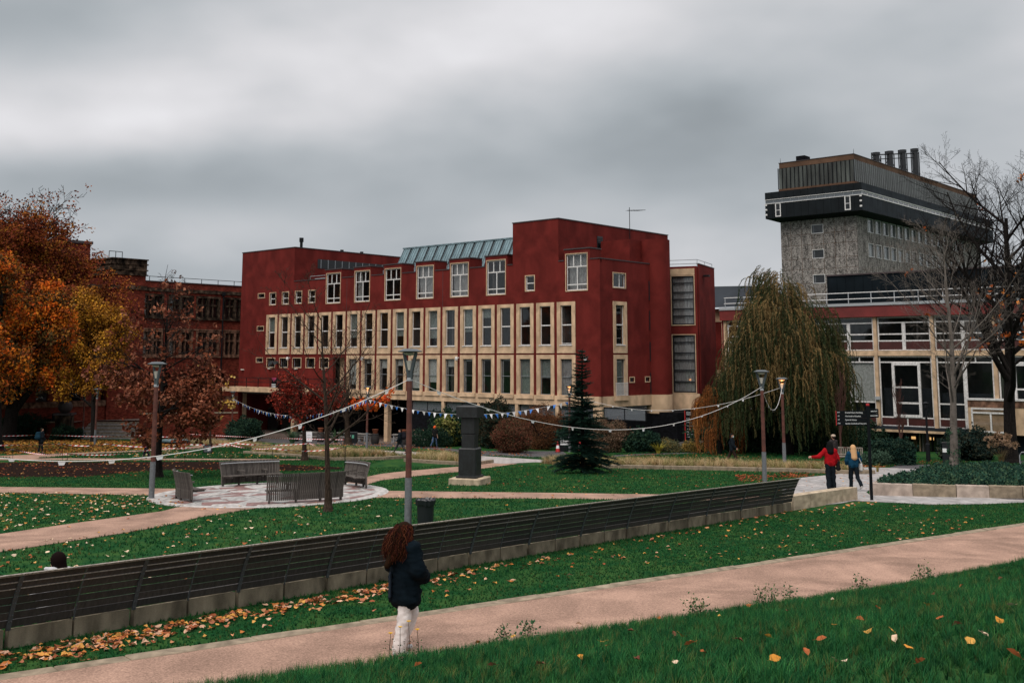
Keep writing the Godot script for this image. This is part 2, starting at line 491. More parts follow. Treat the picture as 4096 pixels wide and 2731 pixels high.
func make_paving() -> void:
	# the near resin path, its kerb stones
	var d := Vector2(0.766, -0.643)
	var nn := Vector2(0.643, 0.766)
	var k0 := Vector2(KP.x, KP.z)
	var strip := func(a0: float, a1: float, o0: float, o1: float) -> PackedVector2Array:
		return PackedVector2Array([k0 + d * a0 + nn * o0, k0 + d * a1 + nn * o0, k0 + d * a1 + nn * o1, k0 + d * a0 + nn * o1])
	var near_path: PackedVector2Array = strip.call(-14.0, 52.0, 0.22, 3.42)
	setting("near_path", sheet(near_path, 0.02), M.resin)
	LAWN_HOLES.append(strip.call(-14.0, 52.0, -0.05, 3.42))
	for side in 2:
		var kerb = tag(Node3D.new(), "", "", "", "structure")
		kerb.name = numbered("path_kerb")
		add_child(kerb)
		var a := -14.0
		while a < 45.0:
			var l := 0.915
			var m := MB.new()
			var c: Vector2 = k0 + d * (a + l / 2) + nn * (0.1 if side == 0 else 3.44)
			m.cbox(Vector3(-l / 2 + 0.004, -0.12, -0.14 if side == 0 else -0.03), Vector3(l / 2 - 0.004, rng.randf_range(0.028, 0.042) if side == 0 else 0.03, 0.14 if side == 0 else 0.03), 0.012)
			var b := Basis(Vector3.UP, atan2(0.643, 0.766)) * Basis(Vector3(0, 0, 1), -0.0289)
			part(kerb, "kerb_stone", m, M.kerb, Transform3D(b, gp(c.x, c.y) if side == 0 else Vector3(c.x, -3.3 + 0.045 * c.y, c.y)))
			a += l
	# pink resin paths across the lawn
	var paths := [
		["lawn_path", [[-13.9, -28.2], [-13.5, -29.06], [-12.74, -31.39], [-11.9, -33.6], [-11.25, -35.3], [-11.2, -36.6], [-10.72, -37.3], [-10.2, -38.6], [-8.2, -38.2], [-8.4, -36.7], [-8.99, -34.98], [-9.5, -33.48], [-9.79, -31.28], [-10.23, -29.56], [-11.84, -25.54], [-14.5, -22.0], [-17.5, -22.0], [-15.2, -25.5]]],
		["lawn_path", [[-30.0, -47.2], [-21.47, -45.95], [-13.2, -44.9], [-12.6, -43.0], [-12.87, -41.52], [-20.07, -42.98], [-30.0, -45.0]]],
		["lawn_path", [[-5.6, -43.9], [2.45, -42.66], [5.55, -42.03], [9.5, -41.1], [9.6, -38.6], [6.92, -39.32], [3.96, -39.78], [2.3, -40.13], [-1.22, -40.34], [-5.6, -40.6]]],
		["lawn_path", [[-7.4, -47.5], [-7.0, -52.4], [-6.6, -54.9], [-5.54, -57.32], [-3.0, -61.57], [-1.33, -65.6], [0.3, -64.6], [-2.76, -56.64], [-4.8, -52.9], [-6.0, -50.2], [-6.3, -47.0]]],
		["lawn_path", [[-45.0, -71.5], [-30.0, -71.5], [-13.6, -70.6], [-13.4, -69.2], [-30.0, -69.4], [-45.0, -69.4]]],
		["lawn_path", [[-36.0, -74.0], [-29.0, -84.5], [-27.0, -95.0], [-25.5, -103.0], [-21.5, -96.6], [-25.8, -86.0], [-30.0, -78.0], [-31.5, -71.0]]]]
	for p in paths:
		var q := P2(p[1])
		setting(p[0], sheet(q, 0.016), M.resin)
		LAWN_HOLES.append(q)
	# asphalt in front of the buildings
	for p in [["service_road", [[-37.34, -123.59], [-35.42, -127.33], [-26.09, -121.8], [-18.88, -113.58], [-11.97, -101.28], [-7.54, -94.47], [-3.97, -85.82], [-2.19, -83.28], [0.8, -83.28], [3.79, -83.28], [3.95, -78.63], [3.21, -70.73], [0.7, -73.18], [-2.15, -75.8], [-4.07, -80.89], [-7.1, -88.99], [-11.04, -93.42], [-14.51, -96.64], [-21.68, -101.28], [-26.86, -109.16], [-33.85, -112.07]], 0.012], ["service_road", [[6.92, -75.8], [9.53, -78.63], [12.27, -80.12], [15.19, -82.06], [14.83, -80.12], [11.88, -77.54], [9.19, -75.8], [6.83, -73.18]], 0.012], ["service_road", [[20.7, -60.2], [22.5, -57.6], [34.0, -54.0], [50.0, -50.0], [50.0, -60.0], [33.0, -63.5], [27.0, -63.0], [24.5, -63.8], [22.5, -63.4]], 0.012]]:
		var q := P2(p[1])
		setting(p[0], sheet(q, p[2]), M.tarmac)
		LAWN_HOLES.append(q)
	var bar := P2([[-37.12, -124.5], [-35.7, -128.3], [-26.28, -122.69], [-19.01, -114.35], [-12.05, -101.9], [-7.59, -95.0], [-8.11, -109.16], [-14.26, -129.29], [-28.06, -147.43], [-39.86, -147.43]])
	setting("bar_terrace", sheet(bar, 0.01), M.terrace)
	LAWN_HOLES.append(bar)
	# pale stone path and square, laid as slabs
	var pale := [
		["stone_path", [[-26.0, -99.5], [-20.68, -96.0], [-9.0, -83.28], [-2.12, -74.8], [2.38, -68.61], [5.72, -66.82], [13.32, -63.94], [16.38, -62.16], [20.7, -60.17], [19.6, -58.2], [16.0, -60.0], [13.0, -61.8], [5.6, -64.6], [1.4, -66.4], [-0.4, -64.6], [-1.9, -65.9], [-4.6, -74.0], [-10.5, -80.7], [-22.0, -94.0], [-27.2, -97.0]], "slab_pale", 1.2, 0.8],
		["stone_square", [[9.3, -36.4], [10.0, -40.5], [11.2, -45.5], [11.63, -47.67], [13.37, -51.42], [15.47, -53.7], [18.33, -56.94], [20.7, -60.17], [22.76, -58.11], [20.3, -54.4], [16.2, -48.4], [13.9, -43.0], [13.6, -41.6], [14.2, -41.5], [19.5, -40.2], [27.0, -38.9], [27.0, -37.0], [17.95, -38.49], [16.39, -37.92], [14.47, -37.67], [13.31, -38.49], [12.22, -39.2], [11.5, -38.2]], "slab_grey", 1.5, 0.9]]
	for p in pale:
		var q := P2(p[1])
		LAWN_HOLES.append(q)
		var base := setting(p[0], sheet(q, 0.012), M.tarmac)
		var lo := q[0]; var hi := q[0]
		for v in q:
			lo = lo.min(v); hi = hi.max(v)
		var r := 0.72
		var cx := Vector2(cos(r), sin(r)); var cy := Vector2(-sin(r), cos(r))
		var mid := (lo + hi) / 2
		var n1 := int((hi - lo).length() / p[3] / 2) + 1
		var n2 := int((hi - lo).length() / p[4] / 2) + 1
		var mats := [M[p[2]], M.slab_pale, M.slab_grey, M[p[2]]]
		var rest := MB.new()
		var count := 0
		for j in range(-n2, n2):
			for i in range(-n1, n1):
				var o: Vector2 = mid + cx * ((i + (0.5 if j % 2 else 0.0)) * p[3]) + cy * (j * p[4])
				var g := 0.006
				var cell := PackedVector2Array([o + cx * g + cy * g, o + cx * (p[3] - g) + cy * g, o + cx * (p[3] - g) + cy * (p[4] - g), o + cx * g + cy * (p[4] - g)])
				for c in Geometry2D.intersect_polygons(cell, q):
					var up := 0.024 + rng.randf_range(-0.002, 0.002)
					if o.y > -66.0 and count < 300:
						part(base, "paving_slab", sheet(c, up), mats[rng.randi() % 4]); count += 1
					else:
						var s := sheet(c, up)
						var k := rest.v.size()
						rest.v.append_array(s.v); rest.n.append_array(s.n); rest.c.append_array(s.c)
						for w in s.ix: rest.ix.append(w + k)
		if rest.v.size(): tag(part(base, "far_slabs", rest, M[p[2]]), "", "", "", "stuff")
	# warm paving band in front of the ivy bed
	# round patterned paving with the four benches
	var ring := PackedVector2Array()
	var inner := PackedVector2Array()
	for i in 48:
		var a := TAU * i / 48
		ring.append(Vector2(-9.3 + 4.45 * cos(a), -42.6 + 6.25 * sin(a)))
		inner.append(Vector2(-9.3 + 3.95 * cos(a), -42.6 + 5.6 * sin(a)))
	LAWN_HOLES.append(ring)
	var circle := setting("round_paving", sheet(ring, 0.02), M.tile_white)
	part(circle, "paving_bed", sheet(inner, 0.0225), M.tarmac)
	var ex := Vector2(0.86, -0.51); var ey := Vector2(0.51, 0.86)
	for j in range(-8, 8):
		for i in range(-6, 6):
			var o := Vector2(-9.3, -42.6) + ex * (i * 1.25) + ey * (j * 0.95)
			var a := o; var b := o + ex * 1.225; var c := b + ey * 0.925; var e := o + ey * 0.925
			var flip := rng.randf() < 0.5
			var shift := rng.randf_range(0.0, 1.0)
			var t := (a.lerp(b, shift) if flip else e.lerp(c, shift))
			var cells := [PackedVector2Array([a, t, e]), PackedVector2Array([t, b, c, e])] if flip else [PackedVector2Array([a, b, t, e]), PackedVector2Array([b, c, t])]
			var pick := [M.tile_pink, M.tile_pale, M.tile_white, M.tile_pale, M.tile_pink]
			var k0i := rng.randi() % 5
			for w in 2:
				if cells[w].size() < 3 or absf(area(cells[w])) < 0.03: continue
				for c2 in Geometry2D.intersect_polygons(cells[w], inner):
					part(circle, "paving_tile", sheet(c2, 0.026 + 0.001 * w), pick[(k0i + w * 2) % 5])
	# bare soil bed behind the benches
	var soil := P2([[-40.0, -66.0], [-27.0, -66.5], [-22.0, -67.0], [-18.3, -67.2], [-13.8, -64.2], [-9.4, -60.8], [-9.2, -58.9], [-11.8, -57.4], [-15.8, -58.6], [-18.5, -58.2], [-19.4, -57.2], [-20.6, -52.6], [-25.5, -52.4], [-40.0, -54.0]])
	setting("soil_bed", sheet(soil, 0.012), M.soil)
	LAWN_HOLES.append(soil)

func area(p: PackedVector2Array) -> float:
	var s := 0.0
	for i in p.size(): s += p[i].cross(p[(i + 1) % p.size()])
	return s / 2

func on_grass(x: float, z: float) -> bool:
	for h in LAWN_HOLES:
		if Geometry2D.is_point_in_polygon(Vector2(x, z), h): return false
	return true

# ---------------------------------------------------------------- walls and windows, in a facade's own space: x right, y up, z out
func wall(x0: float, y0: float, x1: float, y1: float, holes: Array, cuts: Array, zf: float, depth: float) -> MB:
	var m := MB.new()
	var xs := [x0, x1]; var ys := [y0, y1]
	for h in holes + cuts:
		for k in [h[0], h[2]]:
			if k > x0 and k < x1 and not xs.has(k): xs.append(k)
		for k in [h[1], h[3]]:
			if k > y0 and k < y1 and not ys.has(k): ys.append(k)
	xs.sort(); ys.sort()
	for j in ys.size() - 1:
		var run := -1
		for i in xs.size():
			var solid := false
			if i < xs.size() - 1:
				solid = true
				var cx: float = (xs[i] + xs[i + 1]) / 2; var cy: float = (ys[j] + ys[j + 1]) / 2
				for h in holes + cuts:
					if cx > h[0] and cx < h[2] and cy > h[1] and cy < h[3]: solid = false; break
			if solid and run < 0: run = i
			if not solid and run >= 0:
				m.quad(Vector3(xs[run], ys[j], zf), Vector3(xs[i], ys[j], zf), Vector3(xs[i], ys[j + 1], zf), Vector3(xs[run], ys[j + 1], zf), Vector3(0, 0, 1))
				run = -1
	for h in holes:
		var a := Vector3(h[0], h[1], zf); var b := Vector3(h[2], h[1], zf); var c := Vector3(h[2], h[3], zf); var d := Vector3(h[0], h[3], zf)
		var o := Vector3(0, 0, -depth)
		m.quad(a, b, b + o, a + o, Vector3.UP); m.quad(d, c, c + o, d + o, Vector3.DOWN)
		m.quad(a, d, d + o, a + o, Vector3.RIGHT); m.quad(b, c, c + o, b + o, Vector3.LEFT)
	return m

func ring(m: MB, x0: float, y0: float, x1: float, y1: float, t: float, z0: float, z1: float) -> void:     # a rectangular frame of bars
	m.box(Vector3(x0, y0, z0), Vector3(x0 + t, y1, z1)); m.box(Vector3(x1 - t, y0, z0), Vector3(x1, y1, z1))
	m.box(Vector3(x0 + t, y0, z0), Vector3(x1 - t, y0 + t, z1)); m.box(Vector3(x0 + t, y1 - t, z0), Vector3(x1 - t, y1, z1))

func pane(parent: Node, x0: float, y0: float, x1: float, y1: float, z: float, material: Material = null) -> void:
	bx(parent, "pane", Vector3(x0, y0, z - 0.006), Vector3(x1, y1, z + 0.006), material if material else M.glass)

# window of the red building: surround, frame, two panes, sill and perhaps a blind
func tall_window(b: Node, t: Transform3D, x: float, y0: float, y1: float, g0: float, g1: float, mid: float, blind: float, kind: int, lower := false) -> void:
	var w := sub(b, "window", t * Transform3D(Basis(), Vector3(x, 0, 0)))
	var key := "tw%.2f%.2f" % [y0, g0]
	if not M.has(key):
		var s := wall(-0.978, y0, 0.978, y1, [[-0.60, g0, 0.60, g1]], [], 0.07, 0.24)
		s.quad(Vector3(-0.978, y0, 0.07), Vector3(-0.978, y1, 0.07), Vector3(-0.978, y1, -0.02), Vector3(-0.978, y0, -0.02), Vector3.LEFT)
		s.quad(Vector3(0.978, y0, 0.07), Vector3(0.978, y1, 0.07), Vector3(0.978, y1, -0.02), Vector3(0.978, y0, -0.02), Vector3.RIGHT)
		s.quad(Vector3(-0.978, y1, 0.07), Vector3(0.978, y1, 0.07), Vector3(0.978, y1, -0.02), Vector3(-0.978, y1, -0.02), Vector3.UP)
		s.quad(Vector3(-0.978, y0, 0.07), Vector3(0.978, y0, 0.07), Vector3(0.978, y0, -0.02), Vector3(-0.978, y0, -0.02), Vector3.DOWN)
		M[key] = s.mesh()
		var f := MB.new()
		ring(f, -0.60, g0, 0.60, g1, 0.055 if not lower else 0.04, -0.16, -0.10)
		f.box(Vector3(-0.56, mid - (0.05 if not lower else 0.022), -0.15), Vector3(0.56, mid + (0.05 if not lower else 0.022), -0.09))
		M[key + "f"] = f.mesh()
		var sl := MB.new()
		sl.box(Vector3(-0.68, g0 - 0.07, -0.1), Vector3(0.68, g0 - 0.005, 0.12))
		M[key + "s"] = sl.mesh()
	part(w, "surround", M[key], M.render_cream)
	part(w, "frame", M[key + "f"], M.white_paint if not lower else M.grey_frame)
	part(w, "sill", M[key + "s"], M.white_paint if not lower else M.render_cream)
	pane(w, -0.56, g0 + 0.04, 0.56, mid - 0.03, -0.13); pane(w, -0.56, mid + 0.03, 0.56, g1 - 0.04, -0.13)
	if blind > 0.0:
		bx(w, "blind", Vector3(-0.56, g1 - (g1 - g0) * blind, -0.21), Vector3(0.56, g1 - 0.03, -0.2), [M.blind_pale, M.blind_grey, M.curtain][kind])
	if lower and kind == 0 and blind < 0.5:
		bx(w, "curtain", Vector3(-0.55, g0 + 0.05, -0.25), Vector3(-0.42, g1 - 0.05, -0.2), M.curtain)

func grid_window(b: Node, t: Transform3D, x0: float, y0: float, x1: float, y1: float, xs: Array, ys: Array, frame: Material, trim: Material, bar := 0.05, inset := 0.1, back: Material = null, glass: Material = null, called := "window") -> Node3D:
	var w := sub(b, called, t)
	if trim:
		var s := MB.new()
		ring(s, x0 - 0.07, y0 - 0.07, x1 + 0.07, y1 + 0.07, 0.07, -0.02, 0.04)
		part(w, "trim", s, trim)
	var f := MB.new()
	ring(f, x0, y0, x1, y1, bar, -inset - 0.05, -inset + 0.02)
	for x in xs: f.box(Vector3(x[0] - bar / 2, x[1], -inset - 0.045), Vector3(x[0] + bar / 2, x[2], -inset + 0.015))
	for y in ys: f.box(Vector3(y[1], y[0] - bar / 2, -inset - 0.04), Vector3(y[2], y[0] + bar / 2, -inset + 0.01))
	part(w, "frame", f, frame)
	# panes between the bars
	var rows := [y0]
	for y in ys: rows.append(y[0])
	rows.append(y1); rows.sort()
	for j in rows.size() - 1:
		var cols := [x0]
		var cy: float = (rows[j] + rows[j + 1]) / 2
		for x in xs:
			if cy > x[1] and cy < x[2]: cols.append(x[0])
		cols.append(x1); cols.sort()
		for i in cols.size() - 1: pane(w, cols[i] + 0.02, rows[j] + 0.02, cols[i + 1] - 0.02, rows[j + 1] - 0.02, -inset - 0.015, glass)
	if back: bx(w, "curtain", Vector3(x0 + 0.02, y0 + 0.02, -inset - 0.14), Vector3(x1 - 0.02, y1 - 0.02, -inset - 0.13), back)
	return w

func make_red_building() -> void:
	var b := thing("red_building", "dark red rendered building with cream window panels and green copper roof", "building", Vector3(7.245, 0, -88.0), CAMPUS)
	var I := Transform3D()
	var uc := []
	for k in 19: uc.append(-(3.55 + 2.2755 * k))
	var dorm := [-34.2, -29.68, -25.14, -20.63, -16.08, -11.53]
	# front wall with its openings
	var holes := []
	for k in 19: holes.append([uc[k] - 0.62, 1.10, uc[k] + 0.62, 4.40])
	for k in 13: holes.append([uc[k] - 0.62, -3.07, uc[k] + 0.62, -0.08])
	for k in dorm: holes.append([k - 1.13, 5.6, k + 1.13, 8.70])
	holes.append([-3.5, 5.62, -1.33, 8.73])
	holes.append([-8.05, 5.78, -7.03, 7.1])
	for k in range(14, 19):
		holes.append([uc[k] - 0.72, -1.0, uc[k] + 0.72, 0.0])
		if k > 14: holes.append([uc[k] - 0.56, 5.76, uc[k] + 0.56, 7.08])
	holes.append([-33.98, -3.12, -32.2, 0.03])
	for y in [6.6, 2.98, -0.46]: holes.append([-47.18, y, -46.0, y + 0.48])
	var cuts := []
	var tops := [[-40.8, -35.56]]
	for i in dorm.size():
		cuts.append([dorm[i] - 1.34, 9.07, dorm[i] + 1.34, 11.9])
		if i < 5: tops.append([dorm[i] + 1.34, dorm[i + 1] - 1.34])
	tops[0][1] = dorm[0] - 1.34
	tops.append([dorm[5] + 1.34, -9.55]); tops.append([-4.35, -3.75]); tops.append([-1.0, 0.0])
	for k in tops: cuts.append([k[0], 8.15, k[1], 11.9])
	cuts.append([-3.75, 9.07, -1.0, 11.9])
	part(b, "front_wall", wall(-50.45, -3.12, 0, 11.82, holes, cuts, 0.0, 0.34), M.render_red)
	# blocks that rise above the parapet, dormer cheeks, roof
	bx(b, "end_block", Vector3(-50.45, 7.9, -0.01), Vector3(-40.8, 11.8, -17), M.render_red)
	bx(b, "end_wall", Vector3(-50.45, -9, -0.01), Vector3(-50.1, 7.9, -17), M.render_red)
	bx(b, "tower_block", Vector3(-9.55, 7.9, -0.01), Vector3(-4.35, 11.81, -17.05), M.render_red)
	bx(b, "roof_slab", Vector3(-40.8, 7.55, -0.36), Vector3(-0.3, 7.85, -17), M.tarmac)
	bx(b, "rear_wall", Vector3(-50.4, -9, -16.8), Vector3(-0.1, 7.9, -17), M.render_red)
	for k in dorm + [-2.37]:
		var h := 1.34
		for s in [-1, 1]: bx(b, "dormer_cheek", Vector3(k + s * h, 7.86, -0.015), Vector3(k + s * (h - 0.16), 9.06, -1.5), M.render_red)
		bx(b, "dormer_roof", Vector3(k - h - 0.05, 9.07, 0.06), Vector3(k + h + 0.05, 9.17, -1.6), M.coping)
		bx(b, "dormer_back", Vector3(k - h, 7.86, -1.5), Vector3(k + h, 9.06, -1.62), M.render_red)
	for k in tops: bx(b, "parapet", Vector3(k[0], 7.85, -0.02), Vector3(k[1], 8.14, -0.34), M.render_red)
	for k in tops: bx(b, "coping", Vector3(k[0], 8.15, 0.05), Vector3(k[1], 8.23, -0.36), M.coping)
	for k in [[-50.5, -40.75, 11.82], [-9.6, -4.3, 11.83]]:
		bx(b, "coping", Vector3(k[0], k[2], 0.05), Vector3(k[1], k[2] + 0.09, -17.1), M.coping)
	# rooms behind the windows
	var room := MB.new()
	for y in [-3.3, 0.22, 4.75]: room.box(Vector3(-50.1, y - 0.12, -0.35), Vector3(-0.3, y + 0.12, -5))
	room.box(Vector3(-50.1, -3.2, -5.2), Vector3(-0.3, 7.5, -5))
	for k in 10: room.box(Vector3(-48.0 + k * 5.1, -3.2, -0.4), Vector3(-47.9 + k * 5.1, 7.5, -5))
	part(b, "rooms", room, M.room)
	# tall windows
	var bu := [[0.0, 0], [0, 0], [0, 0], [0, 0], [0.25, 1], [0.62, 1], [0, 0], [0.78, 1], [0, 0], [0.7, 1], [0, 0], [0, 0], [0.72, 1], [0, 0], [0, 0], [0, 0], [0, 0], [0.0, 0], [0.5, 1]]
	var bl := [[0.98, 2], [0.55, 1], [0.98, 1], [0.05, 0], [0.05, 0], [0.07, 0], [0.24, 0], [0.72, 0], [0.92, 0], [0.22, 0], [0.3, 0], [0.15, 0], [0.85, 0]]
	for k in 19: tall_window(b, I, uc[k], 0.41, 4.70, 1.10, 4.40, 2.76, bu[k][0], bu[k][1])
	for k in 13: tall_window(b, I, uc[k], -3.12, 0.27, -3.07, -0.08, -1.57, bl[k][0], bl[k][1], true)
	for k in 13: bx(b, "window_ledge", Vector3(uc[k] - 0.978, -3.46, 0), Vector3(uc[k] + 0.978, -3.122, 0.16), M.render_cream)
	bx(b, "open_casement", Vector3(-0.54, 1.2, 0), Vector3(0.54, 1.24, 0.03), M.white_paint, Transform3D(Basis(), Vector3(uc[0], 0, -0.08)))
	# dormer windows: three lights over two, two vents below
	for k in dorm + [-2.415]:
		var w := grid_window(b, I, k - 1.11, 5.62, k + 1.11, 8.68, [[k - 0.38, 7.62, 8.68], [k + 0.38, 7.62, 8.68], [k, 5.62, 7.62]], [[7.62, k - 1.11, k + 1.11], [6.12, k - 1.11, k + 1.11]], M.white_paint, M.render_cream, 0.09, 0.1)
		if k in [dorm[1], dorm[3], dorm[4], -2.415]: bx(w, "curtain", Vector3(k - 1.0, 5.7, -0.35), Vector3(k + (1.0 if k != dorm[1] else -0.3), 8.6, -0.33), M.curtain)  # lightened curtains stand in for bright sky reflected in these panes
	grid_window(b, I, -8.03, 5.8, -7.05, 7.08, [], [[6.45, -8.03, -7.05]], M.white_paint, M.render_cream, 0.08, 0.1)
	for k in range(15, 19): grid_window(b, I, uc[k] - 0.54, 5.78, uc[k] + 0.54, 7.06, [], [[6.42, uc[k] - 0.54, uc[k] + 0.54]], M.white_paint, M.render_cream, 0.08, 0.12)
	for k in range(14, 19): grid_window(b, I, uc[k] - 0.7, -0.98, uc[k] + 0.7, -0.02, [], [], M.grey_frame, M.render_cream, 0.06, 0.2)
	for y in [6.6, 2.98, -0.46]: grid_window(b, I, -47.16, y + 0.02, -46.02, y + 0.46, [], [], M.grey_frame, M.render_cream, 0.05, 0.16)
	for q in [-32.05, -18.25]: bx(b, "movement_joint", Vector3(q - 0.02, 4.75, 0.0), Vector3(q + 0.02, 8.1, 0.006), M.coping)
	# balcony door recess
	bx(b, "door_lining", Vector3(-33.96, -3.1, -0.9), Vector3(-32.22, 0.0, -0.95), M.render_cream)
	var dr := sub(b, "balcony_door")
	bx(dr, "door_leaf", Vector3(-33.2, -3.1, -0.85), Vector3(-32.3, -0.6, -0.8), M.grey_frame)
	bx(dr, "handle", Vector3(-33.1, -2.1, -0.8), Vector3(-33.0, -2.0, -0.74), M.steel)
	# wall lamps, camera domes, vents
	for q in [[-49.6, -1.35], [-44.6, -1.2], [-40.0, -1.2], [-35.4, -1.2]]: bx(b, "wall_lamp", Vector3(q[0] - 0.2, q[1], 0), Vector3(q[0] + 0.2, q[1] + 0.14, 0.2), M.lamp_off)
	for q in [-41.2, -29.15, -16.1, -1.35]:
		var c := MB.new()
		c.tube([Vector3(q, 0.02, 0), Vector3(q, 0.0, 0.25)], [0.05, 0.05], 8); c.lathe([Vector2(0.02, -0.28), Vector2(0.14, -0.2), Vector2(0.16, 0.0), Vector2(0.1, 0.1)], 12, Transform3D(Basis(), Vector3(q, 0, 0.32)))
		part(b, "security_camera", c, M.white_paint)
	for q in [-44.0, -43.2]:
		var c := MB.new()
		c.tube([Vector3(q - 0.2, -0.45, -0.1), Vector3(q + 0.1, -0.5, 0.35), Vector3(q + 0.2, -0.52, 0.6)], [0.16, 0.16, 0.2], 10)
		part(b, "flue", c, M.galvanised)
	# louvres on the block sides
	var S1 := Transform3D(Basis(Vector3(0, 0, -1), Vector3.UP, Vector3(1, 0, 0)), Vector3(-40.8, 0, 0))
	var lv := MB.new()
	lv.box(Vector3(3.1, 9.76, 0.0), Vector3(15.5, 10.78, 0.03))
	part(b, "louvre_band", lv, M.slot_dark, S1)
	for k in 12: bx(b, "louvre_bar", Vector3(3.5 + k, 9.78, 0.03), Vector3(3.56 + k, 10.76, 0.09), M.grey_frame, S1)
	var S2 := Transform3D(Basis(Vector3(0, 0, -1), Vector3.UP, Vector3(1, 0, 0)), Vector3(-4.35, 0, 0))
	bx(b, "vent_grille", Vector3(5.5, 9.3, 0), Vector3(6.28, 10.8, 0.06), M.slot_dark, S2)
	for k in 9: bx(b, "vent_slat", Vector3(5.5, 9.4 + k * 0.15, 0.06), Vector3(6.28, 9.43 + k * 0.15, 0.1), M.black_metal, S2)
	bx(b, "wall_lamp", Vector3(7.0, 10.0, 0), Vector3(7.5, 10.12, 0.25), M.lamp_off, S2)
	for k in [[9.1, 8.3, 10.4], [12.4, 8.3, 10.4]]:
		var c := MB.new()
		c.tube([Vector3(k[0], k[1], 0.08), Vector3(k[0], k[2], 0.08), Vector3(k[0], k[2] + 0.1, 0.2)], [0.05, 0.05, 0.07], 6)
		part(b, "drain_pipe", c, M.render_red, S2)
	# roof furniture
	var chim := MB.new()
	chim.lathe([Vector2(0.16, 11.8), Vector2(0.16, 12.5), Vector2(0.24, 12.5), Vector2(0.24, 12.95), Vector2(0.0, 12.95)], 10, Transform3D(Basis(), Vector3(-40.9, 0, -0.9)))
	part(b, "flue", chim, M.black_metal)
	for k in [6.58, 9.5]: bx(b, "roof_vent", Vector3(-41.2, 11.9, -k), Vector3(-40.95, 12.1, -k - 0.3), M.black_metal)
	for q in [[-39.6, -36.0], [-32.4, -31.2], [-27.9, -26.7], [-23.4, -22.2], [-18.9, -17.7]]:
		var r := MB.new()
		r.tube([Vector3(q[0], 8.7, -1.2), Vector3(q[1], 8.7, -1.2)], [0.03, 0.03], 6); r.tube([Vector3(q[0], 7.85, -1.2), Vector3(q[0], 8.7, -1.2)], [0.03, 0.03], 6); r.tube([Vector3(q[1], 7.85, -1.2), Vector3(q[1], 8.7, -1.2)], [0.03, 0.03], 6)
		part(b, "roof_rail", r, M.steel)
	bx(b, "roof_unit", Vector3(-39.3, 7.85, -1.6), Vector3(-37.3, 8.5, -2.6), M.steel)
	# copper mansard
	var cp := MB.new()
	cp.quad(Vector3(-30.0, 7.9, -4.1), Vector3(-9.6, 7.9, -4.1), Vector3(-9.6, 11.38, -6.0), Vector3(-30.0, 11.38, -6.0), Vector3(0, 1, 1))
	cp.quad(Vector3(-30.0, 11.38, -6.0), Vector3(-9.6, 11.38, -6.0), Vector3(-9.6, 11.4, -12.0), Vector3(-30.0, 11.4, -12.0), Vector3.UP)
	cp.quad(Vector3(-30.0, 7.9, -4.1), Vector3(-30.0, 11.38, -6.0), Vector3(-30.0, 11.4, -12.0), Vector3(-30.0, 7.9, -12.0), Vector3.LEFT)
	part(b, "mansard", cp, M.slot_dark)
	var sl := atan2(1.9, 3.48)
	for k in 16:
		var x := -29.9 + k * 1.3
		var tt := Transform3D(Basis(Vector3.RIGHT, -sl), Vector3(x, 7.9, -4.1))
		var p := sub(b, "copper_panel", tt)
		var w := 1.0 if x + 1.0 < -9.6 else -9.6 - x
		for s in 3:
			for j in 3: bx(p, "copper_sheet", Vector3(w * s / 3.0, 1.33 * j - 0.05, 0.02), Vector3(w * (s + 1) / 3.0 - 0.025, 1.33 * j + 1.26 + (0.04 if s == 1 else 0.0), 0.05 + 0.012 * s), M.copper)
			bx(p, "standing_seam", Vector3(w * s / 3.0 - 0.02, -0.05, 0.03), Vector3(w * s / 3.0 + 0.01, 3.98, 0.12), M.copper)
	bx(b, "mansard_ridge", Vector3(-30.1, 11.36, -5.85), Vector3(-9.6, 11.5, -7.0), M.copper)
	# side wall
	var SD := Transform3D(Basis(Vector3(0, 0, -1), Vector3.UP, Vector3(1, 0, 0)), Vector3.ZERO)
	part(b, "side_wall", wall(0, -3.12, 7.6, 8.15, [[1.82, 5.86, 3.62, 7.09], [2.105, 1.10, 3.345, 4.40], [2.105, -3.07, 3.345, -0.08], [4.05, -2.02, 4.72, -1.61], [6.37, -2.02, 7.02, -1.61]], [], 0.0, 0.34), M.render_red, SD)
	bx(b, "coping", Vector3(-0.02, 8.15, 0.05), Vector3(7.3, 8.23, -0.3), M.coping, SD)
	grid_window(b, SD, 1.84, 5.88, 3.6, 7.07, [[2.85, 5.88, 7.07]], [], M.white_paint, M.render_cream, 0.08, 0.1)
	for k in [4.07, 6.39]: grid_window(b, SD, k, -2.0, k + 0.63, -1.63, [], [], M.grey_frame, M.render_cream, 0.05, 0.2)
	tall_window(b, SD, 2.725, 0.41, 4.70, 1.10, 4.40, 2.76, 0.0, 0)
	tall_window(b, SD, 2.725, -3.12, 0.27, -3.07, -0.08, -1.57, 0.98, 1, true)
	bx(b, "window_ledge", Vector3(1.75, -3.5, 0), Vector3(3.7, -3.122, 0.2), M.render_cream, SD)
	var jr := sub(b, "window_railing", SD)
	for k in 15: bx(jr, "baluster", Vector3(1.86 + k * 0.12, -3.1, 0.14), Vector3(1.885 + k * 0.12, -2.05, 0.165), M.white_paint)
	for y in [-3.08, -2.07]: bx(jr, "rail", Vector3(1.84, y, 0.135), Vector3(3.58, y + 0.04, 0.17), M.white_paint)
	var room2 := MB.new()
	room2.box(Vector3(0.3, -3.2, -4.2), Vector3(7.0, 7.5, -4.0)); room2.box(Vector3(0.3, 0.1, -0.4), Vector3(7.0, 0.34, -4)); room2.box(Vector3(0.3, 4.63, -0.4), Vector3(7.0, 4.87, -4))
	part(b, "rooms", room2, M.room, SD)
